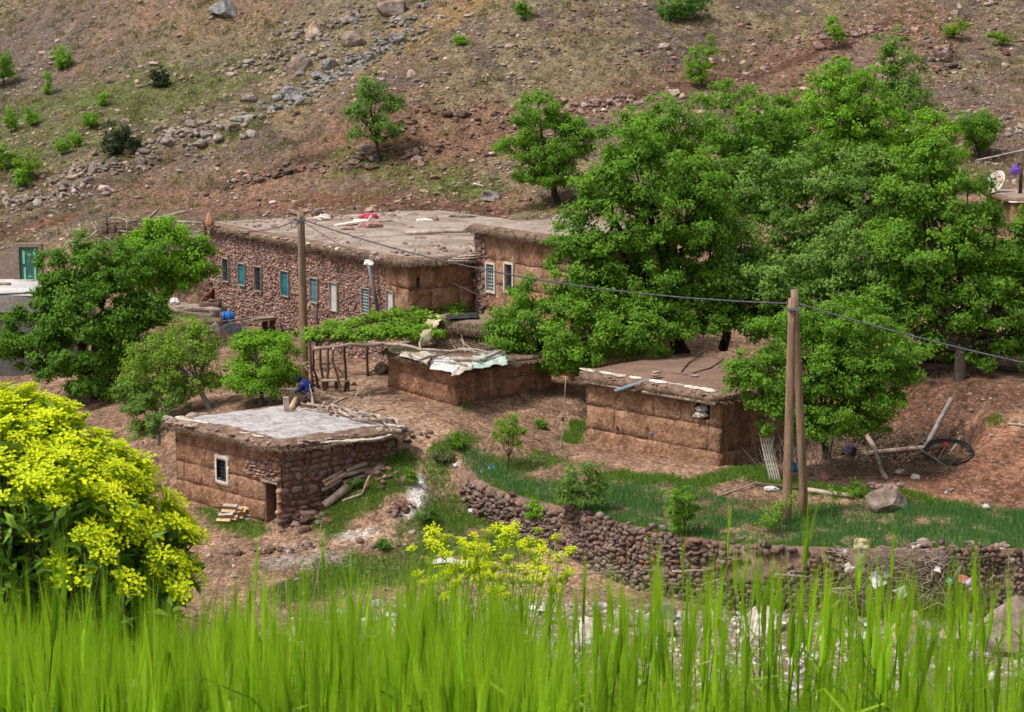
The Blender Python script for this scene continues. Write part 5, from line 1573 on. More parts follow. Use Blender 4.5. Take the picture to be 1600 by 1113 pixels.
slab("plank", c + np.array([-.55, 0, -.12]), (.45, .05, 0), (0, .15, 0), (0, 0, .03), M_wood, "short grey plank left of the crouching blue-robed person", "plank")
mb = MB()
for _ in range(260):
    q = c + rg.normal(0, 1, 3) * [.55, .35, .12] + [0.05, -.2, -.35]
    mb.tube(crook(q, q + rg.normal(0, .28, 3) * [1, 1, .4], 3, .08, rg), [.014, .012, .006], 3, False)
tag(mb.build("brushwood", M_thatch), "tangle of brown twigs in front of the crouching blue-robed person", "brushwood", kind="stuff")
o = branch("wire", crook(hit(536, 600) + [0, 0, .45], P(606, 585, 80.5), 7, .03, rg), .02, .02, M_dwood, "dark cord sagging between the bench and the tarp-roofed shed", "cord")
tag(cloth_heap("bundle", P(597, 580, 81.6), .35, .3, .45, M_dwood, 312), "dark bundle hanging at the tarp-roofed shed's left corner", "bundle")
branch("branch", crook(hit(573, 588) + [0, 0, .05], hit(608, 580) + [0, 0, .4], 5, .04, rg), .07, .04, M_wood, "grey branch leaning by the tarp-roofed shed's left corner", "branch")

# ------------------------------------------------------------------ lean-to shelter, barrel, steps and seated person by the long house
sh0 = P(385, 545, 95.0); sh0[2] = gz(sh0[0], sh0[1])
lean = empty("lean_to", sh0); tag(lean, "rickety lean-to of poles and boards against the long stone house", "shelter")
zl = P(390, 492, 96)[2]
for (a_, b_, m_) in [((345, 487, 95.5), 548, M_earth), ((379.5, 503, 94.0), 545, M_conc), ((420, 500, 94.8), 545, M_dwood), ((424, 497, 95.5), 540, M_dwood), ((340, 498, 97.5), 520, M_wood)]:
    t_ = P(*a_); b = t_.copy(); b[2] = gz(b[0], b[1]) - .2
    branch("post", [b, (b + t_) / 2, t_], .10 if m_ is M_conc else .075, .09 if m_ is M_conc else .06, m_, parent=lean)
for (a_, b_, r_) in [((345, 503, 95.2), (402, 496, 95.8), .05), ((392, 497, 95.8), (430, 493, 95.8), .06), ((395, 500, 94.5), (428, 497, 95), .05)]:
    branch("beam", [P(*a_), P(*b_)], r_, r_, M_wood, parent=lean)
MB().box(P(411, 498, 95.6), (.55, .1, .06), (-.05, .7, 0), (0, 0, .05)).build("roof_board", M_wood, lean, smooth=False)
cloth_heap("cover", P(360, 518, 95.6), .75, .6, .5, M_pipe, 320, parent=lean)
cloth_heap("cover", P(337, 520, 95.2), .35, .3, .6, M_sheet, 321, parent=lean)
MB().box(P(420, 518, 95.9), (.3, .1, 0), (-.05, .3, 0), (0, 0, .65)).build("side_board", M_dwood, lean, smooth=False)
c = P(355, 496, 96.8)
bar = empty("barrel", c - [0, 0, .3]); tag(bar, "bright blue plastic barrel behind the lean-to's pole", "barrel")
th_ = np.linspace(0, 1, 7)
Mbar = mat("blue_plastic", [(.02, .13, .42), (.04, .2, .52)], 2, .4, .1)
branch("body", [c + [-.05 - .3 + .6 * t, .1 * t, .02] for t in th_], 1, 1, Mbar, parent=bar, n=16)
bar.children[0].data.update()
V, Fs = tube_geo([c + np.array([-.35 + .7 * t, .1 * t, 0]) for t in th_], [.22, .27, .29, .30, .29, .27, .22], 16)
bd = bar.children[0]; me_ = fast_mesh("body", V - np.array(wloc(bar)), Fs); me_.materials.append(Mbar); bd.data = me_
V, Fs = tube_geo([c + np.array([-.17, 0, 0]), c + np.array([-.12, 0, 0])], [.31, .31], 16); mk("hoop", V, Fs, Mbar, bar)
V, Fs = tube_geo([c + np.array([.12, 0.05, 0]), c + np.array([.17, 0.05, 0])], [.31, .31], 16); mk("hoop", V, Fs, Mbar, bar)
# clay platform and steps
pc = P(305, 487, 98.5)
plat = empty("clay_platform", pc - [0, 0, .6]); tag(plat, "pale clay platform with a step at the foot of the stone house's far end", "platform")
def rough_box(name, c, hx, hy, hz, mat_, parent, seed):
    V, Fc = lump(np.random.RandomState(seed), 6, .12)
    return mk(name, V * np.array([hx, hy, hz]) + c, Fc, mat_, parent)
rough_box("deck", pc, 1.5, 1.2, .35, M_roof, plat, 322)
rough_box("step", pc + [.2, -1.5, -.45], 1.6, .6, .3, M_roofB, plat, 323)
rough_box("step", pc + [.2, -2.2, -.9], 1.7, .6, .35, M_roofB, plat, 324)
sc_ = P(329, 478, 98.3); tag(rough_box("seat_rock", sc_ - [0, 0, .1], .55, .5, .34, M_roofB, None, 325), "brown rock seat on the clay platform", "rock")
V = rock_geo(ICO1, np.random.RandomState(326), 5, .1); q = P(303, 474, 99.2)
tag(mk("rock", V * np.array([.45, .4, .45]) + q, ICO1[1], M_roofB, None, q), "rounded brown rock beside the seated person", "rock")
q = P(273, 473, 97.5); tag(cloth_heap("sack", q, .3, .25, .3, M_tarpw, 327, loc=q), "white sack in the shade of the tree by the clay platform", "sack")

def skin_body(name, joints, edges, mat_, parent, sub=2):
    me = bpy.data.meshes.new(name)
    ks = list(joints)
    me.from_pydata([Vector(joints[k][0]) for k in ks], [(ks.index(a), ks.index(b)) for a, b in edges], [])
    o = bpy.data.objects.new(name, me); COL.objects.link(o)
    o.parent = parent
    md = o.modifiers.new("skin", 'SKIN')
    for i_, k in enumerate(ks):
        me.skin_vertices[0].data[i_].radius = (joints[k][1], joints[k][1])
    me.skin_vertices[0].data[0].use_root = True
    s2 = o.modifiers.new("sub", 'SUBSURF'); s2.levels = sub; s2.render_levels = sub
    me.materials.append(mat_)
    return o
M_skin = mat("skin", [(.16, .085, .055), (.22, .12, .08)], 4, .6, .1, 30, .005, fine=.1)
M_trous = mat("grey_trousers", [(.11, .125, .15), (.17, .19, .22)], 5, .9, .3, 20, .01)
M_red = mat("dark_red_top", [(.10, .008, .01), (.17, .015, .02)], 5, .9, .3, 20, .01)
M_hair = mat("black_hair", [(.01, .008, .007), (.025, .02, .016)], 8, .7, .3, 30, .01)
person = empty("person", sc_ + [0, 0, .22]); tag(person, "seated person in grey trousers and dark red top, in shade by the stone house", "person")
J = {'pelvis': ((.05, 0, .12), .155), 'spine': ((.12, 0, .34), .145), 'chest': ((.12, 0, .52), .155), 'neck': ((.08, 0, .68), .06), 'head': ((.03, 0, .80), .095), 'crown': ((.02, 0, .90), .085),
     'lk': ((-.40, -.12, .16), .085), 'la': ((-.47, -.13, -.27), .055), 'lt': ((-.62, -.14, -.33), .045), 'rk': ((-.38, .14, .18), .085), 'ra': ((-.36, .15, -.26), .055), 'rt': ((-.52, .16, -.33), .045),
     'ls': ((.11, -.2, .58), .07), 'le': ((-.02, -.26, .34), .05), 'lw': ((-.22, -.16, .28), .035), 'rs': ((.11, .2, .58), .07), 're': ((0, .27, .34), .05), 'rw': ((-.22, .15, .29), .035)}
ED = [('pelvis', 'spine'), ('spine', 'chest'), ('chest', 'neck'), ('neck', 'head'), ('head', 'crown'), ('pelvis', 'lk'), ('lk', 'la'), ('la', 'lt'), ('pelvis', 'rk'), ('rk', 'ra'), ('ra', 'rt'), ('chest', 'ls'), ('ls', 'le'), ('le', 'lw'), ('chest', 'rs'), ('rs', 're'), ('re', 'rw')]
skin_body("body", J, ED, M_skin, person)
def grow(keys, extra): return {k: (J[k][0], J[k][1] + extra) for k in keys}
skin_body("top", grow(['spine', 'chest', 'ls', 'le', 'lw', 'rs', 're', 'rw'], .018) | {'pelvis2': ((.06, 0, .14), .165)}, [('spine', 'chest'), ('chest', 'ls'), ('ls', 'le'), ('le', 'lw'), ('chest', 'rs'), ('rs', 're'), ('re', 'rw'), ('spine', 'pelvis2')], M_red, person)
skin_body("trousers", grow(['pelvis', 'lk', 'la', 'rk', 'ra'], .02), [('pelvis', 'lk'), ('lk', 'la'), ('pelvis', 'rk'), ('rk', 'ra')], M_trous, person)
V = ICO3[0] * np.array([.115, .105, .10]); V[:, 2] = np.maximum(V[:, 2], -.03)
mk("hair", V + np.array([.045, 0, .885]) + np.array(wloc(person)), ICO3[1], M_hair, person)
for sy, wrist in ((-1, 'lw'), (1, 'rw')):
    wp_ = np.array(J[wrist][0])
    hj = {'w': (wp_, .032), 'palm': (wp_ + [-.07, 0, -.01], .036)}
    he = [('w', 'palm')]
    for f in range(4):
        hj['f%d' % f] = (wp_ + np.array([-.12, (f - 1.5) * .022, -.02]), .011); hj['g%d' % f] = (wp_ + np.array([-.155 + .008 * abs(f - 1.5), (f - 1.5) * .024, -.05]), .009)
        he += [('palm', 'f%d' % f), ('f%d' % f, 'g%d' % f)]
    hj['t'] = (wp_ + np.array([-.08, -sy * .05, .0]), .012); he.append(('palm', 't'))
    skin_body("hand", hj, he, M_skin, person, 1)
mb = MB()
for k in (('lt', 'la'), ('rt', 'ra')):
    a_, b_ = np.array(J[k[0]][0]), np.array(J[k[1]][0])
    mb.tube([b_ + [.06, 0, -.06], b_ + [-.02, 0, -.05], a_ + [0, 0, 0], a_ + [-.08, 0, -.01]], [.05, .062, .052, .03], 8)
mb.build("shoes", M_biron, person, None)
person.children[-1].data.transform(Matrix.Translation(wloc(person)))

# stooping person in blue
M_brobe = mat("dark_blue_robe", [(.006, .014, .075), (.012, .035, .18)], 2.5, .85, .5, 10, .03)
M_bscarf = mat("blue_black_scarf", [(.005, .007, .025), (.008, .014, .05)], 3., .85, .4, 12, .02)
bc = P(475, 603, 76.8)
bp = empty("person", (bc[0], bc[1], gz(bc[0], bc[1]))); tag(bp, "person in a dark blue robe crouching over the brushwood beside the round green tree", "person")
zq = bc[2] - gz(bc[0], bc[1]) - .62
B = {'pelvis': ((.20, .02, zq + .42), .16), 'spine': ((.10, .0, zq + .60), .15), 'chest': ((-.04, 0, zq + .72), .155), 'neck': ((-.15, 0, zq + .80), .06), 'head': ((-.21, 0, zq + .86), .09), 'crown': ((-.24, 0, zq + .94), .08),
     'lk': ((-.16, -.14, zq + .40), .09), 'la': ((.08, -.15, zq + .10), .06), 'lt': ((-.10, -.15, zq + .04), .045), 'rk': ((-.14, .16, zq + .42), .09), 'ra': ((.10, .16, zq + .10), .06), 'rt': ((-.08, .17, zq + .04), .045),
     'ls': ((-.05, -.2, zq + .70), .07), 'le': ((-.16, -.26, zq + .48), .05), 'lw': ((-.34, -.18, zq + .38), .035), 'rs': ((-.05, .2, zq + .70), .07), 're': ((-.16, .26, zq + .48), .05), 'rw': ((-.34, .16, zq + .38), .035)}
skin_body("body", B, ED, M_skin, bp)
V, Fs = tube_geo([(.10, 0, zq - .02), (.13, 0, zq + .14), (.14, 0, zq + .30), (.13, 0, zq + .46), (.09, 0, zq + .60), (.01, 0, zq + .71), (-.07, 0, zq + .78), (-.14, 0, zq + .82)], [.27, .275, .27, .255, .235, .205, .16, .085], 24)
V = V + (fbm(V * 9, 61, 2) * .03)[:, None] * np.array([1, 1, .3]); V[:, 1] *= 1.08
rb = MB().add(V, Fs)
for k in 'lr':
    a_, b_, c_ = [np.array(B[k + q][0]) for q in 'sew']
    rb.tube([a_ + [.03, 0, 0], (a_ + b_) / 2, b_, (b_ + c_) / 2, c_ + [.02, 0, 0]], [.10, .088, .078, .068, .066], 12)
ro = rb.build("robe", M_brobe, bp); ro.data.transform(Matrix.Translation(wloc(bp)))
V = ICO3[0] * np.array([.125, .118, .135]); V[:, 0] = np.maximum(V[:, 0], -.075); V *= (1 + .06 * fbm(V * 14, 5, 2))[:, None]
mk("headscarf", V + np.array([-.20, 0, zq + .90]) + np.array(wloc(bp)), ICO3[1], M_bscarf, bp)
for sy, wrist in ((-1, 'lw'), (1, 'rw')):
    wp_ = np.array(B[wrist][0]); hj = {'w': (wp_, .032), 'palm': (wp_ + [-.07, 0, -.01], .036)}; he = [('w', 'palm')]
    for f in range(4):
        hj['f%d' % f] = (wp_ + np.array([-.12, (f - 1.5) * .022, -.02]), .011); hj['g%d' % f] = (wp_ + np.array([-.155 + .008 * abs(f - 1.5), (f - 1.5) * .024, -.05]), .009)
        he += [('palm', 'f%d' % f), ('f%d' % f, 'g%d' % f)]
    hj['t'] = (wp_ + np.array([-.08, -sy * .05, .0]), .012); he.append(('palm', 't'))
    skin_body("hand", hj, he, M_skin, bp, 1)

# ------------------------------------------------------------------ concrete terrace house at far left, green door
zT = P(40, 450, 94.0)[2]
e0 = np.array([P(70, 455, 93.0)[0], 92.0]); 
ter = empty("concrete_terrace", (e0[0], e0[1], -16)); tag(ter, "grey concrete terrace wall with a pale screed top at the far left", "terrace")
ct = np.array([(e0[0] - 14) / 2 + e0[0] / 2, 0, 0])
fx0, fx1 = e0[0] - 16, e0[0]
MB().box(((fx0 + fx1) / 2, 96.0, (zT - .22 - 18) / 2), ((fx1 - fx0) / 2, 0, 0), (0, 4.0, 0), (0, 0, (zT - .22 + 18) / 2)).build("wall", M_dconc, ter, smooth=False)
MB().box(((fx0 + fx1) / 2, 95.9, zT - .5), ((fx1 - fx0) / 2 + .1, 0, 0), (0, 4.1, 0), (0, 0, .38)).build("edge_beam", M_conc, ter, smooth=False)
rough_box("screed", np.array([(fx0 + fx1) / 2, 96.0, zT - .06]), (fx1 - fx0) / 2 + .15, 4.2, .07, M_lconc, ter, 330)
gw = empty("gate_wall", (e0[0] - 2, 97.6, zT)); tag(gw, "brown rendered wall with a raised gateway above the concrete terrace", "wall")
yd = 97.3
def PX(px): return P(px, 420, yd)[0]
def PZ(py): return P(40, py, yd)[2]
x_l, x_r = PX(29), PX(63)
MB().box(((fx0 + PX(21)) / 2, yd + .3, (PZ(396) + zT) / 2), ((PX(21) - fx0) / 2, 0, 0), (0, .15, 0), (0, 0, (PZ(396) - zT) / 2)).build("wall", M_bconc, gw, smooth=False)
for (xa, xb, za, zb2) in [(PX(21), PX(30), zT, PZ(381)), (PX(61), PX(65), zT, PZ(381)), (PX(30) , PX(61), PZ(386.5), PZ(381))]:
    MB().box(((xa + xb) / 2, yd + .25, (za + zb2) / 2), ((xb - xa) / 2, 0, 0), (0, .22, 0), (0, 0, (zb2 - za) / 2)).build("gate_pier" if xb - xa < .5 else "lintel", M_bconc, gw, smooth=False)
gd = MB().box(((PX(31) + PX(60)) / 2, yd + .15, (zT + PZ(387)) / 2), ((PX(60) - PX(31)) / 2, 0, 0), (0, .03, 0), (0, 0, (PZ(387) - zT) / 2)).build("door", M_dgreen, gw, smooth=False)
for (xa, ya, yb) in [(37, 392, 413), (38, 418, 440), (53.5, 393, 413), (54, 418, 440)]:
    MB().box((PX(xa), yd + .10, (PZ(ya) + PZ(yb)) / 2), (.055, 0, 0), (0, .012, 0), (0, 0, (PZ(ya) - PZ(yb)) / 2)).build("door_bar", M_lgreen, gd, smooth=False)
for (ya) in (399, 433):
    mb = MB(); cx_, cz_ = PX(46), PZ(ya)
    V, Fs = [], []
    for k in range(8):
        rr_ = .16 if k % 2 == 0 else .03
        V.append((cx_ + rr_ * math.sin(k * math.pi / 4), yd + .105, cz_ + rr_ * 1.15 * math.cos(k * math.pi / 4)))
    V.append((cx_, yd + .09, cz_))
    mb.add(V, np.array([[k, (k + 1) % 8, 8] for k in range(8)])).build("door_star", M_lgreen, gd, smooth=False)
branch("log", crook(P(-10, 443, 95), P(17, 444, 95), 4, .02, rg), .09, .07, M_wood, "pale log lying on the concrete terrace", "log")
# brushwood fence and poles behind the left trees
rg = np.random.RandomState(340)
for (a_, b_, r_) in [((168, 345, 104), (242, 352, 104), .06), ((172, 341, 104.5), (235, 346, 104.2), .05), ((160, 349, 103.5), (300, 346, 104), .07), ((225, 343, 104), (320, 349, 103.5), .08), ((232, 342, 104.4), (248, 327, 104.4), .11), ((252, 339, 104.5), (295, 330, 104.6), .10), ((250, 364, 103), (265, 367, 103), .06), ((290, 366, 103), (318, 360, 103), .06), ((295, 370, 103), (320, 370, 103), .07), ((180, 356, 103), (225, 358, 103.2), .06), ((185, 361, 103), (230, 365, 103), .05), ((190, 342, 103.6), (228, 357, 103.5), .05), ((176, 352, 104), (215, 341, 104.4), .04), ((200, 348, 103.2), (231, 338, 104), .04)]:
    branch("pole", crook(P(*a_), P(*b_), 5, .02, rg), r_, r_ * .7, M_wood, "bleached pole laid in the brushwood stack behind the left trees", "pole", "poles in the brushwood stack")
for (a_, b_, r_) in [((146, 352, 103), (158, 374, 103), .06), ((148, 346, 103), (163, 366, 103), .06), ((166, 337, 103), (168, 366, 103), .09), ((180, 347, 103), (180, 365, 103), .10), ((198, 344, 103), (199, 365, 103), .06), ((148, 326, 103.4), (162, 320, 103.4), .06), ((265, 355, 103), (266, 372, 103), .07), ((157, 366, 102.6), (157, 382, 102.6), .08), ((164, 370, 102.6), (182, 384, 102.6), .07), ((318, 346, 102.8), (325, 385, 102.8), .09), ((140, 372, 102.6), (152, 360, 102.8), .06)]:
    branch("stake", crook(P(*b_), P(*a_), 4, .02, rg), r_, r_ * .7, M_dwood if r_ > .07 else M_wood, "upright weathered stake in the brushwood stack behind the left trees", "stake", "stakes in the brushwood stack")
mb = MB()
for _ in range(380):
    q = P(rg.uniform(150, 240), rg.uniform(345, 385), 103.5 + rg.normal(0, .4))
    mb.tube(crook(q, q + rg.normal(0, .6, 3) * [1.2, .5, .4], 3, .05, rg), [.02, .016, .01], 3, False)
tag(mb.build("brushwood", M_thatch), "brown twigs packed in the brushwood stack behind the left trees", "brushwood", kind="stuff")

# ------------------------------------------------------------------ right edge house, dish, post, jacket
zH = P(1590, 312, 98)[2]
hx = P(1566, 312, 98)[0]
rh = empty("flat_roof_house", (hx, 97, zH - 3)); tag(rh, "corner of a flat-roofed house at the right edge behind the trees", "house")
w_ = Wall((hx, 96.2), (hx + 8, 96.2), zH - 3.5, zH)
earth_wall(w_, rh, M_earth, [1, 1, 1], 2, 350)
backing(Wall((hx, 101.5), (hx, 96.2), zH - 3.5, zH), [], rh, M_mortar); backing(Wall((hx + 8, 96.2), (hx + 8, 101.5), zH - 3.5, zH), [], rh, M_mortar); backing(Wall((hx + 8, 101.5), (hx, 101.5), zH - 3.5, zH), [], rh, M_mortar)
rr_, ring_, outd_ = roof_slab(rh, [(hx, 96.2), (hx + 8, 96.2), (hx + 8, 101.5), (hx, 101.5)], zH, .25, .3, M_roof, M_crumb, 351, border=.3)
strip("plaster_edge", [(hx - .2, 95.95, zH + .05), (hx + 3, 95.95, zH + .05), (hx + 8, 95.95, zH + .05)], .2, M_lconc, rr_, 352, .03)
dc = P(1556, 285, 99.5)
dish = empty("satellite_dish", dc - [0, 0, .6]); tag(dish, "rusty white satellite dish on the right edge house's roof", "satellite dish")
nD = np.array([-.75, -.45, .45]); nD /= np.linalg.norm(nD)
e1 = np.cross(nD, UPV); e1 /= np.linalg.norm(e1); e2 = np.cross(e1, nD)
rr2 = np.linspace(0, 1, 6); V = []
for r_ in rr2:
    for k in range(20):
        an = k * 2 * math.pi / 20
        V.append(dc + (e1 * math.cos(an) + e2 * math.sin(an)) * r_ * .62 + nD * (.16 * r_ * r_ - .08))
V = np.array(V); Fq = []
for i in range(5):
    for k in range(20):
        Fq.append([i * 20 + k, i * 20 + (k + 1) % 20, (i + 1) * 20 + (k + 1) % 20, (i + 1) * 20 + k])
Mdish = mat("rusty_white_enamel", [(.30, .16, .09), (.55, .50, .45), (.66, .63, .60)], 2.5, .5, .1)
o = mk("reflector", V, np.array(Fq), Mdish, dish); md = o.modifiers.new("thickness", 'SOLIDIFY'); md.thickness = .02
branch("feed_arm", [dc - e2 * .6 + nD * .1, dc + nD * .62 - e2 * .12 + [.55, 0, .1]], .025, .025, M_tarpw, parent=dish)
branch("mast", [dc - [0, 0, .1], dc - [0, 0, .75]], .05, .05, M_biron, parent=dish)
hd = MB(); q = dc + nD * .62 - e2 * .12 + np.array([.6, 0, .12]); hd.box(q, (.07, 0, 0), (0, .06, 0), (0, 0, .05)).build("feed_horn", mat("orange_plastic", [(.55, .2, .05), (.6, .25, .08)], 2, .5), dish, smooth=False)
pb = P(1594, 304, 98.6); pt_ = P(1597, 238, 98.6)
branch("post", [pb, (pb + pt_) / 2, pt_], .10, .08, M_dwood, "rough wooden post at the right edge beside the satellite dish", "post")
branch("pole", crook(P(1525, 251, 100), P(1610, 232, 98.4), 6, .012, rg), .05, .045, M_wood, "thin pale pole slung level above the satellite dish", "pole")
branch("stake", [P(1540, 283, 100), P(1540, 252, 100)], .05, .04, M_conc, "short grey stake holding up the thin pole by the dish", "stake")
jk = empty("jacket", P(1587, 290, 98.3)); tag(jk, "purple jacket hung against the wooden post at the right edge", "jacket")
Mpur = mat("purple_cloth", [(.12, .05, .30), (.20, .09, .42)], 4, .85, .4, 12, .03)
c = P(1587, 268, 98.3); cloth_heap("body", c, .24, .18, .44, Mpur, 353, parent=jk, folds=3)
cloth_heap("sleeve", c + [-.2, -.05, -.05], .09, .09, .3, Mpur, 354, parent=jk); cloth_heap("collar", P(1592, 257, 98.3), .12, .12, .1, M_biron, 355, parent=jk); cloth_heap("lining", P(1586, 285, 98.3), .16, .13, .2, M_sheet, 356, parent=jk)

# ------------------------------------------------------------------ poles and cables
def utility_pole(label, b, t_, r0, r1, rects=True):
    root = empty("utility_pole", b); tag(root, label, "pole")
    k = 9
    pts = [b + (t_ - b) * i / (k - 1) for i in range(k)]
    pts[0] = pts[0] - np.array([0, 0, .4])
    MB().tube(pts, np.linspace(r0, r1, k), 12).build("shaft", M_pole, root)
    return root
b1 = hit(476, 598); t1p = b1.copy(); t1p[2] = P(470, 333, b1[1])[2]; t1p[0] = P(470, 333, b1[1])[0]
up1 = utility_pole("brown wooden utility pole in front of the long stone house", b1, t1p, .19, .155)
MB().box(t1p + [0, -.17, -1.6], (.02, 0, 0), (0, .02, 0), (0, 0, 1.5)).build("metal_strip", M_pipe, up1, smooth=False)
MB().box(t1p + [-.02, 0, .12], (.07, 0, 0), (0, .07, 0), (0, 0, .13)).build("cap_block", M_cut, up1, smooth=False)
MB().box(t1p + [0, 0, -.3], (.17, 0, 0), (0, .17, 0), (0, 0, .05)).build("bracket", M_pipe, up1, smooth=False)
branch("cable_loop", [t1p + [-.18, -.05, -.25], t1p + [-.42, -.05, -.3], t1p + [-.38, -.05, -.62], t1p + [-.22, -.05, -.62], t1p + [-.17, -.05, -.4]], .02, .02, M_cable, parent=up1)
b2 = hit(1229, 818); t2p = P(1238, 466, b2[1])
up2 = empty("double_pole", b2); tag(up2, "pair of brown wooden poles joined at the top, standing in the green field", "pole")
b3 = hit(1257, 806); t3p = P(1241, 453, (b2[1] + b3[1]) / 2 + .1)
for b_, t_, r_ in ((b2, t2p, .165), (b3, t3p, .15)):
    MB().tube([b_ - [0, 0, .4]] + [b_ + (t_ - b_) * f for f in np.linspace(.1, 1, 8)], np.linspace(r_, r_ * .8, 9), 12).build("pole", M_pole, up2)
MB().box(t2p + [.06, 0, -.35], (.2, 0, 0), (0, .2, 0), (0, 0, .04)).build("bracket", M_pipe, up2, smooth=False)
def cable(label, pts, sag, r=.028, name="cable"):
    P_ = []
    for a, b in zip(pts[:-1], pts[1:]):
        a, b = np.asarray(a), np.asarray(b)
        for f in np.linspace(0, 1, 14):
            q = a + (b - a) * f; q[2] -= sag * 4 * f * (1 - f); P_.append(q)
    branch(name, P_, r, r, M_cable, label, "cable", n=5)
cable("grey cable sagging from the wooden pole across the trees to the twin poles", [t1p + [.15, -.05, -.3], t2p + [-.15, 0, -.18]], .72, .03)
cable("grey cable leaving the twin poles to the right edge of the photo", [t2p + [.25, 0, -.2], P(1700, 588, 60)], .12, .028)
cable("thin dark wire running from the wooden pole down to the long house's roof edge", [t1p + [.15, 0, -.4], onz(583, 408, ZR)], .1, .016)
cable("dark cable running left from the wooden pole over the house and trees", [t1p + [-.15, 0, -.3], onz(380, 362, zt + .6), P(300, 383, 91), P(160, 392, 88)], .15, .022)
# ------------------------------------------------------------------ terrace wall of river stones
class Poly:
    def __init__(s, pts):
        s.p = np.asarray(pts, float)
        s.d = np.concatenate([[0], np.cumsum(np.linalg.norm(np.diff(s.p, axis=0), axis=1))])
        s.L = s.d[-1]
    def at(s, a):
        a = np.clip(a, 0, s.L - 1e-6)
        k = int(np.searchsorted(s.d, a, side='right') - 1)
        k = min(k, len(s.p) - 2)
        f = (a - s.d[k]) / (s.d[k + 1] - s.d[k])
        e = (s.p[k + 1] - s.p[k]) / np.linalg.norm(s.p[k + 1] - s.p[k])
        return s.p[k] + (s.p[k + 1] - s.p[k]) * f, e
wl = Poly(WALL[:-1])
tw = empty("terrace_wall", (WALL[4][0], WALL[4][1], -17.5)); tag(tw, "long dry-stone terrace wall of round brown stones below the green field", "wall")
def zlo(a): 
    p_, e = wl.at(a); n_ = np.array([e[1], -e[0]])
    return gz(*(p_ + n_ * .45))
def zhi(a):
    p_, e = wl.at(a); n_ = np.array([e[1], -e[0]])
    return gz(*(p_ - n_ * .45))
# earth core behind the stones
aa = np.linspace(0, wl.L, 60); V = []
for a in aa:
    p_, e = wl.at(a); n_ = np.array([e[1], -e[0]])
    for (o_, z_) in ((.22, zlo(a) - .3), (.06, zhi(a) + .02), (-.5, zhi(a) - .02)):
        V.append([p_[0] + n_[0] * o_, p_[1] + n_[1] * o_, z_])
i = (np.arange(59)[:, None] * 3 + np.arange(2)[None]).ravel()
core = mk("core", np.array(V), np.stack([i, i + 3, i + 4, i + 1], 1), M_crumb, tw)
rng = np.random.RandomState(401)
gap = lambda a: 0.0
st = []
a = 0.0
SP0, SP1 = 9.6, 12.4                                     # the stretch that has slumped under the rubbish
gapx = [P(1325, 900, 61)[0], P(1470, 900, 61)[0]]
tt = 0
while tt < 3.2:
    h = .12 * rng.uniform(.7, 1.5); a = -.1
    while a < wl.L:
        w_ = .17 * (.75 + .7 * vnoise(np.array([[a * .9, tt * 1.3]]), 19)[0]) * rng.uniform(.5, 1.7)
        p_, e = wl.at(a)
        lo, hi = zlo(a), zhi(a) - .12 + .30 * vnoise(np.array([[a * .8, 3.]]), 9)[0]
        z_ = lo - .05 + tt + rng.normal(0, .03)
        slump = gapx[0] < p_[0] < gapx[1]
        bare_ = fbm(np.array([[a * .55, z_ * 1.1]]), 77, 2)[0] > .42
        if z_ < hi + .12 * rng.normal() and not bare_ and not (slump and z_ > lo + .7):
            st.append((a, z_, w_, h * rng.uniform(.8, 1.45)))
        a += w_
    tt += h * .93
def wframe(a, z_):
    p_, e = wl.at(a); n_ = np.array([e[1], -e[0], 0.])
    lo, hi = zlo(a), zhi(a)
    f = np.clip((z_ - lo) / max(hi - lo, .2), 0, 1.2)
    q = np.array([p_[0], p_[1], z_]) + n_ * (.24 - .2 * f + .10 * fbm(np.array([[a * .7, z_]]), 33, 2)[0])
    return q, np.array([e[0], e[1], 0.]), n_
vis = lambda a, z_: (1.0 if (lambda p_: abs(p_[0] / p_[1]) < .27)(wl.at(a)[0]) else .2) * (1.3 if z_ > -17.2 else .7)
put_stones(wframe, st, core, M_stoneW, rng, .12, 300, score=vis, tilt=.25, fill=.55)
# lower bank of stones left of the field and small heap by the path
def stone_heap(name, label, px, py, spread, N, size, seed, mat_=None, flat=.7, group=None):
    rng = np.random.RandomState(seed)
    q = hit(px, py)
    root = empty(name, q); tag(root, label, "stones", group)
    me = []
    for k in range(8):
        m_ = fast_mesh('stone', rock_geo(ICO1, rng, 9, .12), ICO1[1], False); m_.materials.append(mat_ or M_stoneW); me.append(m_)
    for k in range(N):
        s = size * min(2.2, .62 * math.exp(abs(rng.normal(0, .55))))
        off = rng.normal(0, 1, 2) * np.array(spread)
        z_ = gz(q[0] + off[0], q[1] + off[1]) + s * .25 + max(0, .8 - np.abs(off / np.array(spread)).sum() * .5) * size * 1.2 * rng.rand()
        ob = bpy.data.objects.new("stone", me[rng.randint(8)]); COL.objects.link(ob); ob.parent = root
        R = Matrix.Rotation(rng.uniform(0, 6.3), 4, 'Z') @ Matrix.Rotation(rng.normal(0, .3), 4, 'X')
        ob.matrix_basis = Matrix.Translation(Vector((off[0], off[1], z_ - q[2]))) @ R @ Matrix.Diagonal((s * rng.uniform(.8, 1.4), s, s * flat, 1))
    return root
M_gstone = mat('grey_brown_stone', [(.14, .11, .09), (.25, .19, .155), (.36, .30, .26)], 2.0, .9, .5, 12, .03, rnd=.35)
stone_heap("stone_heap", "rough heap of grey stones at the near hut's stone corner", 475, 812, (.45, .3), 40, .15, 410)
stone_heap("stone_heap", "small stack of stones at the bottom of the white ash patch", 622, 798, (.22, .16), 22, .12, 411)
stone_heap("stone_heap", "row of stones edging the track below the near hut", 425, 862, (1.2, .12), 36, .11, 412)
stone_heap("stone_heap", "line of loose stones at the right corner of the ash-white roof", 645, 682, (.5, .25), 18, .13, 413)
stone_heap("stone_heap", "dark rubble heap right of the firewood pile", 590, 745, (.35, .3), 30, .13, 414, M_stoneA)
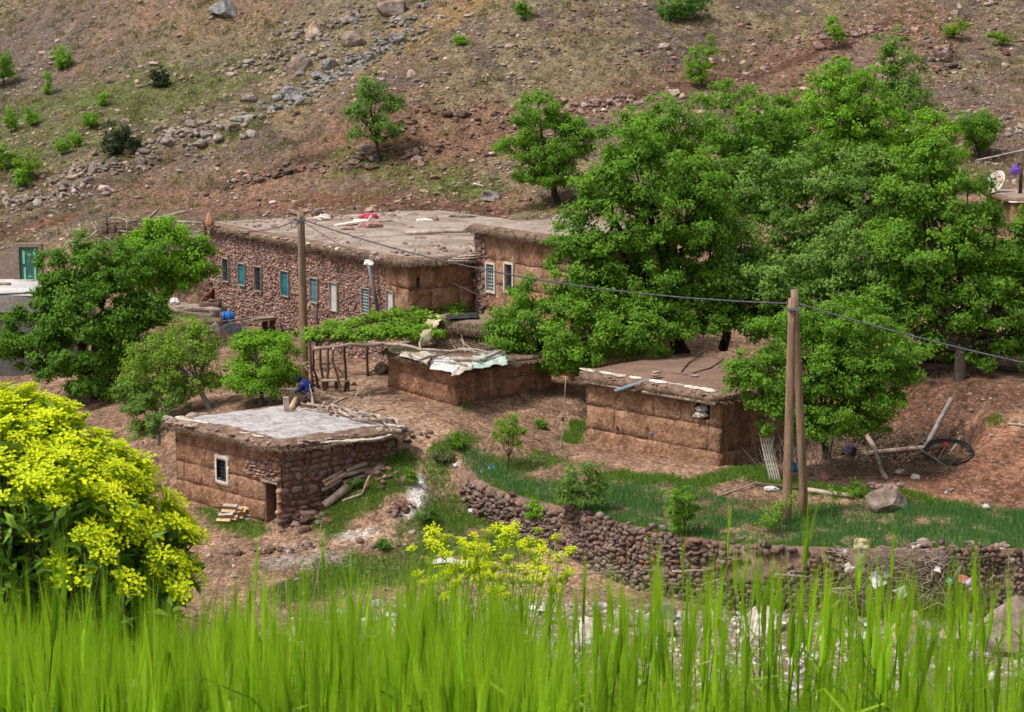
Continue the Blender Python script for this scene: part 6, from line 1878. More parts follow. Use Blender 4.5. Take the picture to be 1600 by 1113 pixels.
stone_heap("stone_heap", "pile of pinkish stones on top of the terrace wall at right", 1540, 862, (1.0, .2), 40, .14, 415, M_stone)
stone_heap("stone_heap", "rubble and dead wood heap on the upper right slope", 1468, 90, (.7, 1.6), 46, .26, 416, M_stoneW)
stone_heap("stone_heap", "scatter of red stones of a ruined terrace on the right slope", 1335, 55, (2.2, .5), 110, .18, 417, M_stone)
stone_heap("stone_heap", "red stone scatter of a ruined terrace in the middle slope", 930, 165, (2.6, .5), 120, .17, 418, M_stone)
stone_heap("stone_heap", "low ruined stone line above the long house's left end", 440, 272, (2.8, .25), 120, .16, 419, M_stoneW)
stone_heap("stone_heap", "ruined stone line below the juniper", 160, 262, (2.4, .6), 110, .19, 420, M_gstone)
stone_heap("stone_heap", "grey stone tumble at the gully's lower end", 300, 210, (2.2, 1.0), 120, .22, 421, M_gstone)
stone_heap("stone_heap", "tumble of stones at the far left above the concrete terrace", 50, 310, (2.4, .5), 100, .19, 422, M_gstone)

for i_, (px_, py_, sx_, sy_, nn_) in enumerate([(455, 158, 1.0, .8, 60), (510, 128, 1.0, .8, 60), (560, 100, 1.0, .9, 60), (605, 70, 1.0, .9, 60), (635, 40, 1.2, 1., 50)]):
    stone_heap("stone_heap", "grey tumbled rocks in the bare gully, " + ["lowest", "second lowest", "middle", "second highest", "highest"][i_] + " cluster", px_, py_, (sx_ * 1.2, sy_ * 1.2), int(nn_ * .8), .22, 423 + i_, mat('gully_grey_rock', [(.11, .10, .09), (.20, .185, .17), (.31, .29, .27)], 2.0, .9, .5, 12, .03, rnd=.35) if i_ == 0 else bpy.data.materials['gully_grey_rock'], group="rock clusters in the gully")
for i_, (px_, py_, sx_, sy_, nn_, lb) in enumerate([(480, 60, 2.2, 1.5, 70, "brown outcrop rubble left of the gully's upper half"), (440, 95, 2.0, 1.4, 70, "brown outcrop rubble left of the gully's middle"), (560, 30, 2.2, 1.2, 60, "dark rubble by the head of the gully"), (700, 185, 2.5, .8, 60, "reddish stone scatter above the lone tree's right side"), (620, 245, 2.0, .7, 60, "reddish stone scatter beside the lone tree's foot"), (1540, 200, 2.0, 1.0, 60, "grey-brown stone scatter on the right edge slope")]):
    stone_heap("stone_heap", lb, px_, py_, (sx_, sy_), nn_, .2, 429 + i_, M_gstone if i_ not in (3, 4) else M_stoneW)
# ------------------------------------------------------------------ boulders
def boulder(label, px, py, rx, ry, mat_, seed, depth=None, lift=.35, name="boulder"):
    q = hit(px, py)
    d = q[1]
    a, c = rx * d / F, ry * d / F
    rng = np.random.RandomState(seed)
    V = rock_geo(ICO3, rng, 12, .14)
    V = V * np.array([a * 1.15, depth or a * .9, c * 1.2]) + q + np.array([0, 0, c * lift])
    o = mk(name, V, ICO3[1], mat_, None, q, smooth=False)
    return tag(o, label, "boulder")
M_grock = mat("grey_brown_rock", [(.15, .105, .08), (.235, .175, .14), (.32, .26, .22)], 1.4, .9, .8, 5, .08)
M_ggrey = mat("blue_grey_rock", [(.14, .135, .13), (.24, .23, .22), (.34, .33, .32)], 1.4, .9, .8, 5, .08)
M_prock = mat("pale_rock", [(.36, .29, .22), (.52, .46, .39), (.62, .58, .52)], 1.6, .85, .6, 6, .05)
M_orock = mat("orange_pale_rock", [(.36, .20, .11), (.52, .40, .30), (.60, .54, .47)], 1.2, .85, .6, 6, .05)
for i_, (lb, px_, py_, rx_, ry_, m_) in enumerate([
        ("big brown boulder on the green field with small stones on top", 1386, 792, 40, 26, M_grock), ("large grey-brown boulder at the right edge of the river bed", 1575, 1010, 75, 62, M_grock),
        ("tall orange and white boulder in the river bed", 1412, 1010, 27, 44, M_orock), ("pale boulder in the river bed below the twin poles", 1195, 985, 36, 26, M_prock), ("white rock behind the barley in the middle river bed", 972, 975, 24, 20, M_prock),
        ("mauve-grey boulder right of the white river rock", 1040, 968, 24, 22, M_ggrey), ("brown boulder under the mauve-grey one", 1035, 995, 22, 20, M_grock), ("cream slab standing in the river bed", 918, 1000, 22, 28, M_prock),
        ("long pale rock right of the mauve-grey boulder", 1065, 965, 26, 9, M_prock), ("flat pale rock in the right river bed by the big boulder", 1485, 1000, 36, 12, M_orock), ("white river rock beside the orange boulder", 1345, 1005, 26, 16, M_prock),
        ("bluish white rock low in the river bed", 1090, 1012, 24, 18, M_ggrey), ("pale rock at the barley's edge, left river bed", 850, 1010, 22, 14, M_ggrey), ("green-white rock in the river bed near the right", 1455, 1010, 18, 14, M_ggrey),
        ("grey boulder among the barley left of the river bed", 480, 1000, 30, 20, M_prock),
        ("dark rock outcrop at the top edge of the left slope", 350, 22, 22, 15, M_ggrey), ("pale slab in the gully's lower end", 383, 186, 22, 5, M_ggrey), ("blocky brown rock by the gully stones", 388, 157, 13, 9, M_grock),
        ("grey rock in the bare gully", 555, 68, 20, 14, M_grock), ("pale grey rock in the gully's steepest part", 520, 105, 16, 10, M_ggrey), ("grey rock lowest in the bare gully", 455, 150, 15, 10, M_ggrey), ("rock at the head of the gully", 610, 20, 26, 16, M_grock),
        ("tawny outcrop on the slope left of the gully", 490, 55, 18, 16, M_orock), ("brown outcrop above the gully's middle", 465, 110, 24, 18, M_grock), ("reddish rock on the upper right slope by the sapling", 1280, 75, 10, 8, M_stone),
        ("flat brown rock slab on the lower left slope", 145, 268, 10, 8, M_grock), ("pale rock in the ruined stone line at left", 205, 238, 11, 7, M_ggrey), ("grey rock at the base of the right hut's left corner", 925, 685, 14, 9, M_grock)]):
    boulder(lb, px_, py_, rx_, ry_, m_, 430 + i_)
q = hit(1386, 792)
for i_ in range(9):
    rg = np.random.RandomState(470 + i_); c = q + np.array([rg.uniform(-.5, .55), rg.uniform(-.1, .3), .62 + rg.uniform(0, .14)])
    o = mk("rock", rock_geo(ICO1, rg, 6, .1) * .13 * rg.uniform(.7, 1.3) * np.array([1.2, 1, .8]) + c, ICO1[1], M_stone, None, c, smooth=False)
    tag(o, "fist-sized pinkish stone on top of the field boulder", "rock", "stones on the field boulder")

# ------------------------------------------------------------------ loose stones, tufts and grass
def slope_w(xy):
    n_ = fbm(xy / 4.0, 501, 3)
    return np.clip(.45 + n_ * 1.1, .08, 1)
scree("scree", "loose brown and grey stones strewn over the slope", 22500, frus(104, 166), (.075, .55, .5), M_scree, 500, weight=slope_w, tvr=(.42, 1.9))
scree("red_rubble", "reddish stone chips on the lower slope and banks", 12000, frus(106, 134, xmin=-14, xmax=32), (.07, .5, .4), M_redsc, 501, weight=lambda xy: np.clip(.1 + fbm(xy / 3., 503, 2) * 1.6, 0, 1))
scree("yard_gravel", "small stones on the yard, paths and banks", 7000, frus(62, 86), (.03, .55, .2), M_scree, 502, weight=lambda xy: (1 - field_mask(xy)) * np.clip(.35 + fbm(xy / 2., 504, 2) * 1.3, .05, 1))
scree("river_stones", "pale rounded stones of the river bed", 4200, frus(53, 61.5), (.06, .55, .4), M_pale, 503, weight=lambda xy: (wall_sd(xy)[0] < -.4) * (1 - sstep(wall_sd(xy)[1], 1, 7)))
scree("bank_rubble", "brown rubble on the bank below the near hut", 2600, frus(58, 67, xmax=2), (.035, .55, .25), M_scree, 504, weight=lambda xy: (wall_sd(xy)[0] < .0) * .8)

def blades(rng, xy, z, h, w_, lean=.35, up=1.0):
    N = len(xy)
    b = np.stack([xy[:, 0], xy[:, 1], z], 1)
    th = rng.uniform(0, 6.28, N)
    s = np.stack([np.cos(th), np.sin(th), np.zeros(N)], 1) * w_[:, None] * .5
    tip = b + np.stack([rng.normal(0, lean, N), rng.normal(0, lean, N), np.full(N, up)], 1) * h[:, None]
    V = np.stack([b - s, b + s, tip], 1).reshape(-1, 3)
    return V, np.arange(N * 3).reshape(N, 3)
def blade_stuff(name, label, cat, xy, h, w_, lm, rng, lean=.35, tint=None, sink=.01):
    V, Ft = blades(rng, xy, hgt(xy) - sink, h, w_, lean)
    o = mk(name, V, Ft, lm, smooth=False)
    tv = rng.rand(len(xy)) if tint is None else tint
    attr(o.data, "tint", np.repeat(tv, 3))
    return tag(o, label, cat, kind="stuff")
G_dry = leafmat("dry_tussock_grass", (.16, .125, .055), (.33, .27, .11), .3)
G_olv = leafmat("olive_tussock", (.075, .085, .03), (.20, .20, .07), .3)
G_grn = leafmat("fresh_grass", (.055, .125, .015), (.19, .33, .035), .4)
G_crop = leafmat("onion_crop", (.03, .125, .035), (.12, .30, .075), .4)
def tufts(name, label, N, region, wt, lm, seed, per=22, r=.16, h=.22):
    rng = np.random.RandomState(seed)
    c = region(rng, N)
    c = c[rng.rand(len(c)) < wt(c)]
    k = np.repeat(np.arange(len(c)), per)
    s = rng.uniform(.5, 1.5, len(c))[k]
    xy = c[k] + rng.normal(0, 1, (len(k), 2)) * (r * s * .55)[:, None]
    tint = np.clip(rng.rand(len(c))[k] * .7 + rng.rand(len(k)) * .3, 0, 1)
    return blade_stuff(name, label, "grass", xy, h * s * rng.uniform(.6, 1.2, len(k)), np.full(len(k), .045) * s, lm, rng, .55, tint, .03)
tufts("dry_tussocks", "straw-coloured grass tussocks dotting the slope", 3400, frus(106, 164), lambda xy: np.clip(.35 + fbm(xy / 6., 511, 2) * 1.3 + .3 * (xy[:, 0] < -6), .05, 1), G_dry, 510, 22, .26, .30)
tufts("green_tussocks", "olive green tufts dotting the slope", 4600, frus(106, 164), lambda xy: np.clip(.3 + fbm(xy / 5., 512, 2) * 1.4 + .35 * (xy[:, 0] < -12), .03, 1), G_olv, 511, 22, .27, .28)
GRG = GR.reshape(GX.shape)
def grass_at(xy):
    i = np.clip(np.searchsorted(gx, xy[:, 0]) - 1, 0, len(gx) - 2); j = np.clip(np.searchsorted(gy, xy[:, 1]) - 1, 0, len(gy) - 2)
    return GRG[j, i]
rng = np.random.RandomState(520)
xy = np.concatenate([(lambda q: q[rng.rand(len(q)) < grass_at(q) ** 1.3 * (1 - .85 * field_mask(q))])(frus(56, 86)(rng, 800000)) for _ in range(4)])
xy = xy[:60000]
blade_stuff("grass", "fresh green grass patches around the huts and banks", "grass", xy, rng.uniform(.06, .2, len(xy)), np.full(len(xy), .022), G_grn, rng, .5)
xy = frus(106, 150)(rng, 300000); xy = xy[rng.rand(len(xy)) < grass_at(xy) ** 1.3 * .6][:26000]
blade_stuff("slope_grass", "thin green grass growing on the lower left slope", "grass", xy, rng.uniform(.08, .2, len(xy)), np.full(len(xy), .04), G_grn, rng, .6, rng.rand(len(xy)) * .6)
xy = frus(60, 72, xmin=-2.5)(rng, 260000)
sd_c, left_c = wall_sd(xy)
bed = sstep(fbm(xy / .9, 61, 3), -.55, -.15) * (sd_c > .15) * field_mask(xy) * (left_c <= 0) * (1 - .8 * (fbm(xy / 2.5, 62, 2) > .42))
bare = np.exp(-((xy - hit(1190, 797)[:2]) ** 2 / np.array([1.6, .45]) ** 2).sum(1))
xy = xy[rng.rand(len(xy)) < bed * (1 - bare)][:95000]
blade_stuff("onion_crop", "rows of dark green onion crop covering the terraced field", "crop", xy, rng.uniform(.12, .30, len(xy)), np.full(len(xy), .02), G_crop, rng, .22)
rng = np.random.RandomState(521)
a_ = rng.uniform(0, wl.L, 14000); xy = np.array([wl.at(a)[0] - np.array([wl.at(a)[1][1], -wl.at(a)[1][0]]) * rng.uniform(-.3, .5) for a in a_])
_k = rng.rand(len(xy)) < (.25 + .75 * (fbm(xy / 1.2, 88, 2) > -.1)); xy = xy[_k]
blade_stuff("wall_top_grass", "bright grass fringe along the top of the terrace wall", "grass", xy, rng.uniform(.06, .2, len(xy)), np.full(len(xy), .018), G_grn, rng, .6)

# ------------------------------------------------------------------ clutter right of the hut, by the bank
rg = np.random.RandomState(600)
b_ = hit(1211, 752)
pal = empty("slatted_panel", b_); tag(pal, "pale slatted panel leaning beside the right hut", "panel")
e_ = np.array([.95, .1, 0]); e_ /= np.linalg.norm(e_); up_ = P(1195, 684, b_[1] + .5) - b_; L_ = np.linalg.norm(up_); up_ /= L_; nn_ = np.cross(e_, up_)
for k_ in range(5):
    MB().box(b_ + e_ * (-.16 + .085 * k_) + up_ * L_ / 2, e_ * .022, nn_ * .015, up_ * L_ / 2).build("slat", M_sheet, pal, smooth=False)
for k_ in range(9):
    MB().box(b_ + e_ * .01 + up_ * L_ * (k_ + .5) / 9 - nn_ * .03, e_ * .2, nn_ * .013, up_ * .02).build("crossbar", M_sheet, pal, smooth=False)
q = hit(1240, 737) + [0, 0, .12]; tag(cloth_heap("bag", q, .16, .15, .3, mat("bright_blue_plastic", [(.01, .12, .35), (.02, .22, .5)], 2, .5), 601, loc=q), "bright blue plastic bag between the twin poles", "bag")
q = hit(1205, 767) + [0, 0, .06]; tag(cloth_heap("bag", q, .3, .2, .14, M_tarpw, 602, loc=q), "crumpled white bag by the slatted panel's foot", "bag")
q = hit(1289, 752) + [0, 0, .1]; tag(cloth_heap("rag", q, .16, .12, .2, mat("faded_red_rag", [(.30, .10, .09), (.42, .2, .18)], 3), 603, loc=q), "faded red rag on the grass under the low shrub", "rag")
q = hit(1540, 796) + [0, 0, .08]; tag(cloth_heap("bag", q, .15, .13, .12, M_tarpw, 604, loc=q), "white plastic bag on the field's right side", "bag")
q = hit(1478, 771) + [0, 0, .03]; tag(cloth_heap("bag", q, .07, .06, .07, M_tarpw, 605, loc=q), "tiny white scrap right of the field boulder", "scrap")
q = hit(1405, 740) + [0, 0, .05]; tag(cloth_heap("rag", q, .25, .16, .12, M_sheet, 606, loc=q), "cream plastic scrap under the bare log", "scrap")
q = hit(1430, 748) + [0, 0, .05]; tag(cloth_heap("rag", q, .2, .14, .14, M_plast, 607, loc=q), "pinkish white scrap right of the cream one", "scrap")
q = hit(1327, 712) + [0, 0, .15]; tag(cloth_heap("cloth", q, .35, .2, .35, mat("dark_purple_cloth", [(.03, .022, .045), (.06, .045, .08)], 3), 608, loc=q), "dark purple cloth in the shade of the low shrub", "cloth")
for (a_, b2_, r_, m_, lb, z0, z1) in [((1350, 724), (1470, 708), .12, M_wood, "long pale log lying level across the brush heap", .35, .25), ((1443, 708), (1487, 622), .105, M_conc, "grey pole leaning up the dark bank", .1, .15), ((1350, 690), (1385, 752), .10, M_wood, "brown log sloping down to the field boulder", .5, .1),
                                     ((1260, 770), (1333, 780), .10, M_wood, "pale log lying on the grass right of the twin poles", .1, .1), ((1120, 778), (1180, 760), .03, M_wood, "thin curved stick on the grass left of the slatted panel", .03, .12), ((1180, 760), (1260, 768), .05, M_dwood, "dark stick lying behind the twin poles", .1, .08),
                                     ((1370, 660), (1480, 735), .025, M_wood, "thin straight rod slanting across the brush heap", .5, .05), ((1575, 665), (1605, 668), .06, M_wood, "short log on the bare bank at the right edge", .06, .06), ((1440, 566), (1590, 582), .12, M_dwood, "heavy dark log lying in the shade under the right tree", .1, .1),
                                     ((1296, 715), (1303, 660), .06, M_dwood, "upright reddish stake under the low shrub", 0, .1), ((1475, 735), (1500, 690), .03, M_wood, "thin stick propped against the hose coil", .02, .2)]:
    p0, p1 = hit(*a_) + [0, 0, z0], hit(*b2_) + [0, 0, z1]
    if lb.startswith("grey pole"): p0 = p0 + [0, -.5, .25]; p1 = P(b2_[0], b2_[1], p0[1] + .55)
    if lb.startswith("thin straight"): p1 = hit(*b2_) + [0, -.2, .15]; p0 = P(a_[0], a_[1], p1[1] + .6)
    if lb.startswith("upright"): p1 = P(b2_[0], b2_[1], p0[1] + .1)
    branch("log" if r_ > .07 else "stick", crook(p0, p1, 6, .012, rg), r_, r_ * .85, m_, lb, "log" if r_ > .07 else "stick")
c = hit(1482, 722) + [0, 0, .2]
hose = empty("hose_coil", c); tag(hose, "coil of black water hose against the dark bank", "hose")
for k_ in range(6):
    rr_ = .80 + .08 * rg.rand(); tl = rg.normal(0, .04)
    ph_ = rg.uniform(0, 6.28); cx3 = rg.normal(0, .06, 3)
    pts = [c + cx3 + np.array([rr_ * math.cos(t) * (1 + .05 * math.sin(3 * t + ph_)), .5 * rr_ * math.sin(t) + .05 * k_, .42 * rr_ * math.sin(t) * (1 + .12 * math.sin(2 * t + ph_)) + .18 + tl * math.cos(t)]) for t in np.linspace(0, 2 * math.pi, 30)]
    branch("hose_turn", pts, .024, .024, M_biron, parent=hose, n=5)
pts = [c + np.array([.1 + .5 * math.cos(t), .3 + .2 * math.sin(t), .7 + .75 * math.sin(t)]) for t in np.linspace(-.6, 2.6, 20)]
branch("hose_turn", pts, .014, .014, M_biron, parent=hose, n=5)
branch("hose_turn", crook(c + [-.6, -.1, .1], hit(1395, 735) + [0, 0, .1], 8, .02, rg), .02, .02, M_biron, parent=hose, n=5)
q = c + np.array([-.15, -.1, .45]); tag(cloth_heap("rag", q, .14, .1, .11, mat("bright_red_plastic", [(.45, .03, .02), (.6, .06, .04)], 3, .5), 609, loc=q), "small bright red scrap at the end of the pale log", "scrap")
mb = MB()
for _ in range(900):
    q = hit(rg.uniform(1300, 1490), rg.uniform(680, 745)) + [0, 0, .05]
    mb.tube(crook(q, q + rg.normal(0, .38, 3) * [1, .6, .5] + [0, 0, .2], 4, .08, rg), [.02, .018, .014, .008], 3, False)
tag(mb.build("brushwood", M_thatch), "tangled brushwood heap in the hollow of the bank", "brushwood", kind="stuff")
mb = MB()
for _ in range(130):
    q = hit(rg.uniform(1180, 1300), rg.uniform(705, 735)) + [0, 0, 0]
    mb.tube(crook(q, q + np.array([rg.normal(0, .3), rg.normal(0, .15), rg.uniform(.3, 1.3)]), 4, .04, rg), [.016, .014, .012, .008], 3, False)
tag(mb.build("cane_stems", M_wood), "bare upright canes under the low shrub", "canes", kind="stuff")
q = hit(878, 703); branch("stake", crook(q, P(884, 588, q[1] + .1), 6, .006, rg), .028, .018, M_wood, "tall thin stake standing at the left of the right hut", "stake")
tag(cloth_heap("knot", P(879, 656, q[1]), .06, .06, .12, M_biron, 610), "dark rag knotted on the tall thin stake", "rag")
branch("branch", crook(hit(740, 295) + [0, 0, .3], hit(757, 293) + [0, 0, .05], 4, .05, rg), .07, .05, M_plast, "curved white dead stick on the slope left of the round tree", "stick")
for (a_, b2_) in [((830, 175), (745, 285)), ]: pass
for i_, (px_, py_, sx, lb, m_) in enumerate([(766, 312, .5, "grey plastic scrap on the bank right of the long roof", M_conc), (738, 800, .14, "white scrap stuck in the left end of the terrace wall", M_tarpw), (768, 733, .12, "light blue scrap at the field's left corner", mat("light_blue_plastic", [(.12, .35, .6), (.2, .45, .7)], 3, .5)), (712, 728, .13, "white scrap on the bank left of the field", M_tarpw), (752, 738, .10, "pale blue scrap beside the light blue one", M_ggrey)]):
    q = hit(px_, py_) + [0, 0, sx * .3]; tag(crumple("scrap", q, sx, sx * .6, m_, 620 + i_), lb, "scrap")
# sacking on the small plot seen between the yellow flowers
q = hit(712, 888); tag(rough_box("planter", q + [0, 0, .1], .75, .4, .3, M_mortar, None, 630), "small raised earth bed on the bank below the field", "planter")
cl = strip("sheet", [q + [-.9, -.4, .3], q + [-.3, -.42, .42], q + [.3, -.42, .34], q + [.75, -.4, .36]], .45, M_tarpw, None, 631, .05); tag(cl, "white plastic sheet edging the small raised earth bed", "sheet")

# rubbish tip slumped over the terrace wall
rg = np.random.RandomState(640)
Mtip = mat("rubbish_soil", [(.085, .05, .038), (.16, .10, .075), (.24, .17, .13)], 4., .95, .9, 14, .05)
V, Fc = lump(np.random.RandomState(641), 12, .5)
q = P(1400, 905, 60.9)
Vt = V * np.array([1.6, .75, 1.05]); Vt *= (1 + .2 * fbm(Vt * 2.2, 642, 3))[:, None]
tip = mk("rubbish_tip", Vt + q, Fc, Mtip, None, (q[0], q[1], -18)); tag(tip, "slumped brown rubbish tip spilling over the terrace wall", "rubbish tip")
mb = MB()
for _ in range(480):
    c = P(rg.uniform(1310, 1490), rg.uniform(858, 945), 60.05 + rg.normal(0, .12))
    mb.tube(crook(c, c + rg.normal(0, .25, 3) * [1.2, .5, .8], 3, .08, rg), [.016, .014, .009], 3, False)
o = mb.build("twigs", M_wood, tip); o["kind"] = "stuff"
cols = [M_tarpw, M_sheet, M_ggrey, M_plast, mat("pink_plastic", [(.55, .12, .14), (.65, .2, .2)], 3, .5), mat("lilac_plastic", [(.35, .3, .5), (.5, .45, .62)], 3, .5), M_yclo, mat("green_plastic", [(.05, .25, .15), (.1, .35, .2)], 3, .5)]
for i_, (px_, py_, sx, k_, lb) in enumerate([(1370, 908, .26, 0, "large white sheet scrap on the rubbish tip"), (1346, 850, .22, 6, "yellow rag at the top of the rubbish tip"), (1408, 926, .2, 0, "white carton low on the rubbish tip"), (1325, 886, .14, 3, "pinkish scrap at the rubbish tip's left"), (1505, 907, .16, 4, "pink plastic bag right of the rubbish tip"), (1516, 910, .16, 5, "lilac plastic bag beside the pink one"), (1482, 908, .12, 7, "green plastic scrap left of the pink bag"), (1430, 852, .12, 1, "cream scrap at the top right of the tip"), (1386, 898, .14, 2, "grey scrap in the middle of the tip"), (1322, 861, .1, 0, "small white scrap at the tip's upper left"), (1465, 890, .1, 3, "tan scrap at the right of the tip"), (1520, 918, .14, 0, "white rag under the lilac bag")]):
    q = P(px_, py_, 59.8); tag(crumple("rubbish_scrap", q, sx, sx * .75, cols[k_], 650 + i_), lb, "rubbish")
for (a_, b2_, r_, lb) in [((1300, 925), (1390, 893), .03, "long thin stick across the rubbish tip"), ((1475, 872), (1560, 868), .07, "dark beam sticking out of the terrace wall at right"), ((1490, 905), (1506, 877), .07, "curved grey branch hanging below the beam"), ((1300, 920), (1470, 934), .03, "pale pole lying along the foot of the tip"), ((1533, 912), (1545, 955), .02, "thin cane hanging from the wall at right"), ((1050, 893), (1110, 890), .045, "orange-brown stick lodged in the terrace wall"), ((1095, 915), (1125, 905), .03, "pale twig at the terrace wall's foot"), ((880, 900), (990, 896), .03, "long thin stick along the terrace wall's foot"), ((1210, 898), (1265, 902), .055, "thick broken branch in the terrace wall right of the poles")]:
    branch("stick", crook(P(*a_, 60.4), P(*b2_, 60.5), 6, .025, rg), r_, r_ * .7, M_dwood if "dark" in lb else M_wood, lb, "stick")

# ------------------------------------------------------------------ foreground: barley, yellow spurge, dry stalks
G_bar = leafmat("barley_green", (.05, .15, .006), (.56, .82, .045), .58, dry=(.50, .42, .20), gloss=.2)
G_leafb = leafmat("barley_leaf", (.06, .17, .03), (.22, .40, .10), .45, gloss=.4)
def barley(N, seed):
    rng = np.random.RandomState(seed)
    y = rng.uniform(2.3, 5.4, N * 2)
    x = rng.uniform(-1, 1, N * 2) * (y * .262 * 1.25 + .25)
    pxs = 800 + x / y * F
    # density and height vary: thinner and taller to the right
    dens = np.where(pxs > 830, .42, .68) * (.72 + .5 * vnoise(np.stack([x * 2.5, y * 2.0], 1), 3))
    k = rng.rand(len(x)) < dens
    x, y, pxs = x[k][:N], y[k][:N], pxs[k][:N]
    N = len(x)
    g = hgt(np.stack([x, y], 1))
    # stand height: ears end a little below eye line
    cl_ = vnoise(np.stack([pxs / 42., y * 0], 1), 8) * 2 - 1
    right = sstep(pxs, 780, 900)
    low = 965 + 85 * right + rng.normal(0, 42, N)
    tall = 905 - 25 * right + rng.normal(0, 34, N) + 55 * cl_
    pt_ = np.where(rng.rand(N) < .30 + .25 * cl_, 1., 0.)
    top_py = np.where(pt_ > 0, tall, low) + np.where(pxs < 330, 18, 0)
    zt_ = -(top_py - 60) / F * y
    hgt_ = np.clip(zt_ - g, .3, 1.15)
    lean = np.stack([rng.normal(.02, .05, N), rng.normal(0, .05, N)], 1)
    base = np.stack([x, y, g - .02], 1)
    mb = MB(); tint = []
    tp = np.clip(rng.rand(N) ** 1.15 * .75 + .25 * vnoise(np.stack([x * 9, y * 5], 1), 12), 0, 1)
    awn = rng.uniform(.10, .15, N); ear = rng.uniform(.055, .08, N)
    nod = rng.normal(0, .012, (N, 2))
    def at(f):     # point along culm, 0..1 of full height
        f = np.asarray(f)[:, None] if np.ndim(f) else np.full((N, 1), f)
        p_ = base + np.concatenate([lean * f * hgt_[:, None] + nod * f ** 3, f * hgt_[:, None]], 1)
        return p_
    fe = 1 - awn / hgt_; fb = fe - ear / hgt_
    # culm: three-sided ribbon pair
    T0, T1, T2 = at(0.), at(fb * .55), at(fb)
    Vc, Fcs = [], []
    for k_, (p_, r_) in enumerate(((T0, .0022), (T1, .0019), (T2, .0014))):
        for j in range(3):
            an = j * 2.094
            Vc.append(p_ + np.array([math.cos(an), math.sin(an), 0]) * r_)
    Vc = np.stack(Vc, 1)
    fq = np.array([[k_ * 3 + j, k_ * 3 + (j + 1) % 3, k_ * 3 + 3 + (j + 1) % 3, k_ * 3 + 3 + j] for k_ in range(2) for j in range(3)])
    mb.add(Vc.reshape(-1, 3), (fq[None] + (np.arange(N) * 9)[:, None, None]).reshape(-1, 4)); tint.append(np.repeat(tp * rng.uniform(.1, .6, N), 9))
    # ear: flat two-row spike, grains stepping out on both sides
    E0, E1 = at(fb), at(fe)
    th = rng.uniform(0, 3.14, N); sd_ = np.stack([np.cos(th), np.sin(th), np.zeros(N)], 1); cr_ = np.stack([-np.sin(th), np.cos(th), np.zeros(N)], 1)
    ax = E1 - E0
    Ve = []
    for k_ in range(6):
        f = k_ / 5.
        wd_ = [.0025, .0055, .006, .0058, .005, .0025][k_]
        c = E0 + ax * f
        Ve += [c + sd_ * wd_, c + cr_ * wd_ * .55, c - sd_ * wd_, c - cr_ * wd_ * .55]
    Ve = np.stack(Ve, 1)
    fq = np.array([[k_ * 4 + j, k_ * 4 + (j + 1) % 4, k_ * 4 + 4 + (j + 1) % 4, k_ * 4 + 4 + j] for k_ in range(5) for j in range(4)])
    mb.add(Ve.reshape(-1, 3), (fq[None] + (np.arange(N) * 24)[:, None, None]).reshape(-1, 4)); tint.append(np.repeat(.22 + .66 * tp, 24))
    # awns
    A_ = 24
    f = rng.rand(N, A_)
    s0 = E0[:, None] + ax[:, None] * f[..., None]
    side = np.where(np.arange(A_) % 2 == 0, 1., -1.)[None, :, None]
    spread = rng.uniform(.02, .20, (N, A_, 1))
    dirn = ax[:, None] / np.linalg.norm(ax, axis=1)[:, None, None] + sd_[:, None] * side * spread + rng.normal(0, .035, (N, A_, 3))
    tipp = s0 + dirn * (awn[:, None] * rng.uniform(.75, 1.1, (N, A_)))[..., None]
    wv_ = rng.normal(0, 1, (N, A_, 3)) * [1, .3, .1]; wv_ /= np.linalg.norm(wv_, axis=2)[..., None]
    Va = np.stack([s0 - wv_ * .0006, s0 + wv_ * .0006, tipp], 2).reshape(-1, 3)
    mb.add(Va, np.arange(N * A_ * 3).reshape(-1, 3)); tint.append(np.repeat(np.repeat(.25 + .6 * tp, A_) + rng.uniform(-.05, .05, N * A_), 3))
    # leaves: arching blades
    LB = 3
    for k_ in range(LB):
        f0 = rng.uniform(.25, .85, N) * fb
        p0 = at(f0)
        an = rng.uniform(0, 6.28, N); d_ = np.stack([np.cos(an), np.sin(an) * .8, np.zeros(N)], 1)
        L_ = rng.uniform(.12, .28, N)[:, None]; wd_ = rng.uniform(.003, .006, N)[:, None]
        s_ = np.stack([-np.sin(an), np.cos(an), np.zeros(N)], 1)
        up_ = rng.uniform(.75, 1.1, N)[:, None]
        Vl = []
        dr_ = (rng.uniform(0, 1, N) ** 2)[:, None] * .9
        for q_, (o_, u_, w2) in enumerate(((0, 0, .6), (.12, .38, 1.), (.32, .66, .85), (.58, .80, .5))):
            c = p0 + d_ * o_ * L_ * (1 + .4 * dr_) + np.array([0, 0, 1.]) * (u_ * up_ - dr_ * o_ * o_ * 1.6) * L_
            Vl += [c - s_ * wd_ * w2, c + s_ * wd_ * w2]
        Vl.append(p0 + d_ * .8 * L_ * (1 + .4 * dr_) + np.array([0, 0, 1.]) * (.78 * up_ - dr_ * .64 * 1.6) * L_)
        Vl = np.stack(Vl, 1)
        q4 = np.array([[0, 1, 3, 2], [2, 3, 5, 4], [4, 5, 7, 6]]); q3 = np.array([[6, 7, 8]])
        mb.add(Vl.reshape(-1, 3), [(q4[None] + (np.arange(N) * 9)[:, None, None]).reshape(-1, 4), (q3[None] + (np.arange(N) * 9)[:, None, None]).reshape(-1, 3)])
        tint.append(np.repeat(np.where(rng.rand(N) < .05, 1., tp * rng.uniform(.1, .95, N)), 9))
    o = mb.build("barley", G_bar, None, None, smooth=False)
    attr(o.data, "tint", np.concatenate(tint))
    tag(o, "stand of bright green bearded barley across the foreground", "barley", kind="stuff")
barley(2700, 700)
M_straw = mat('straw', [(.30, .22, .11), (.42, .32, .18)], 9., .8, 0)
rg = np.random.RandomState(701)
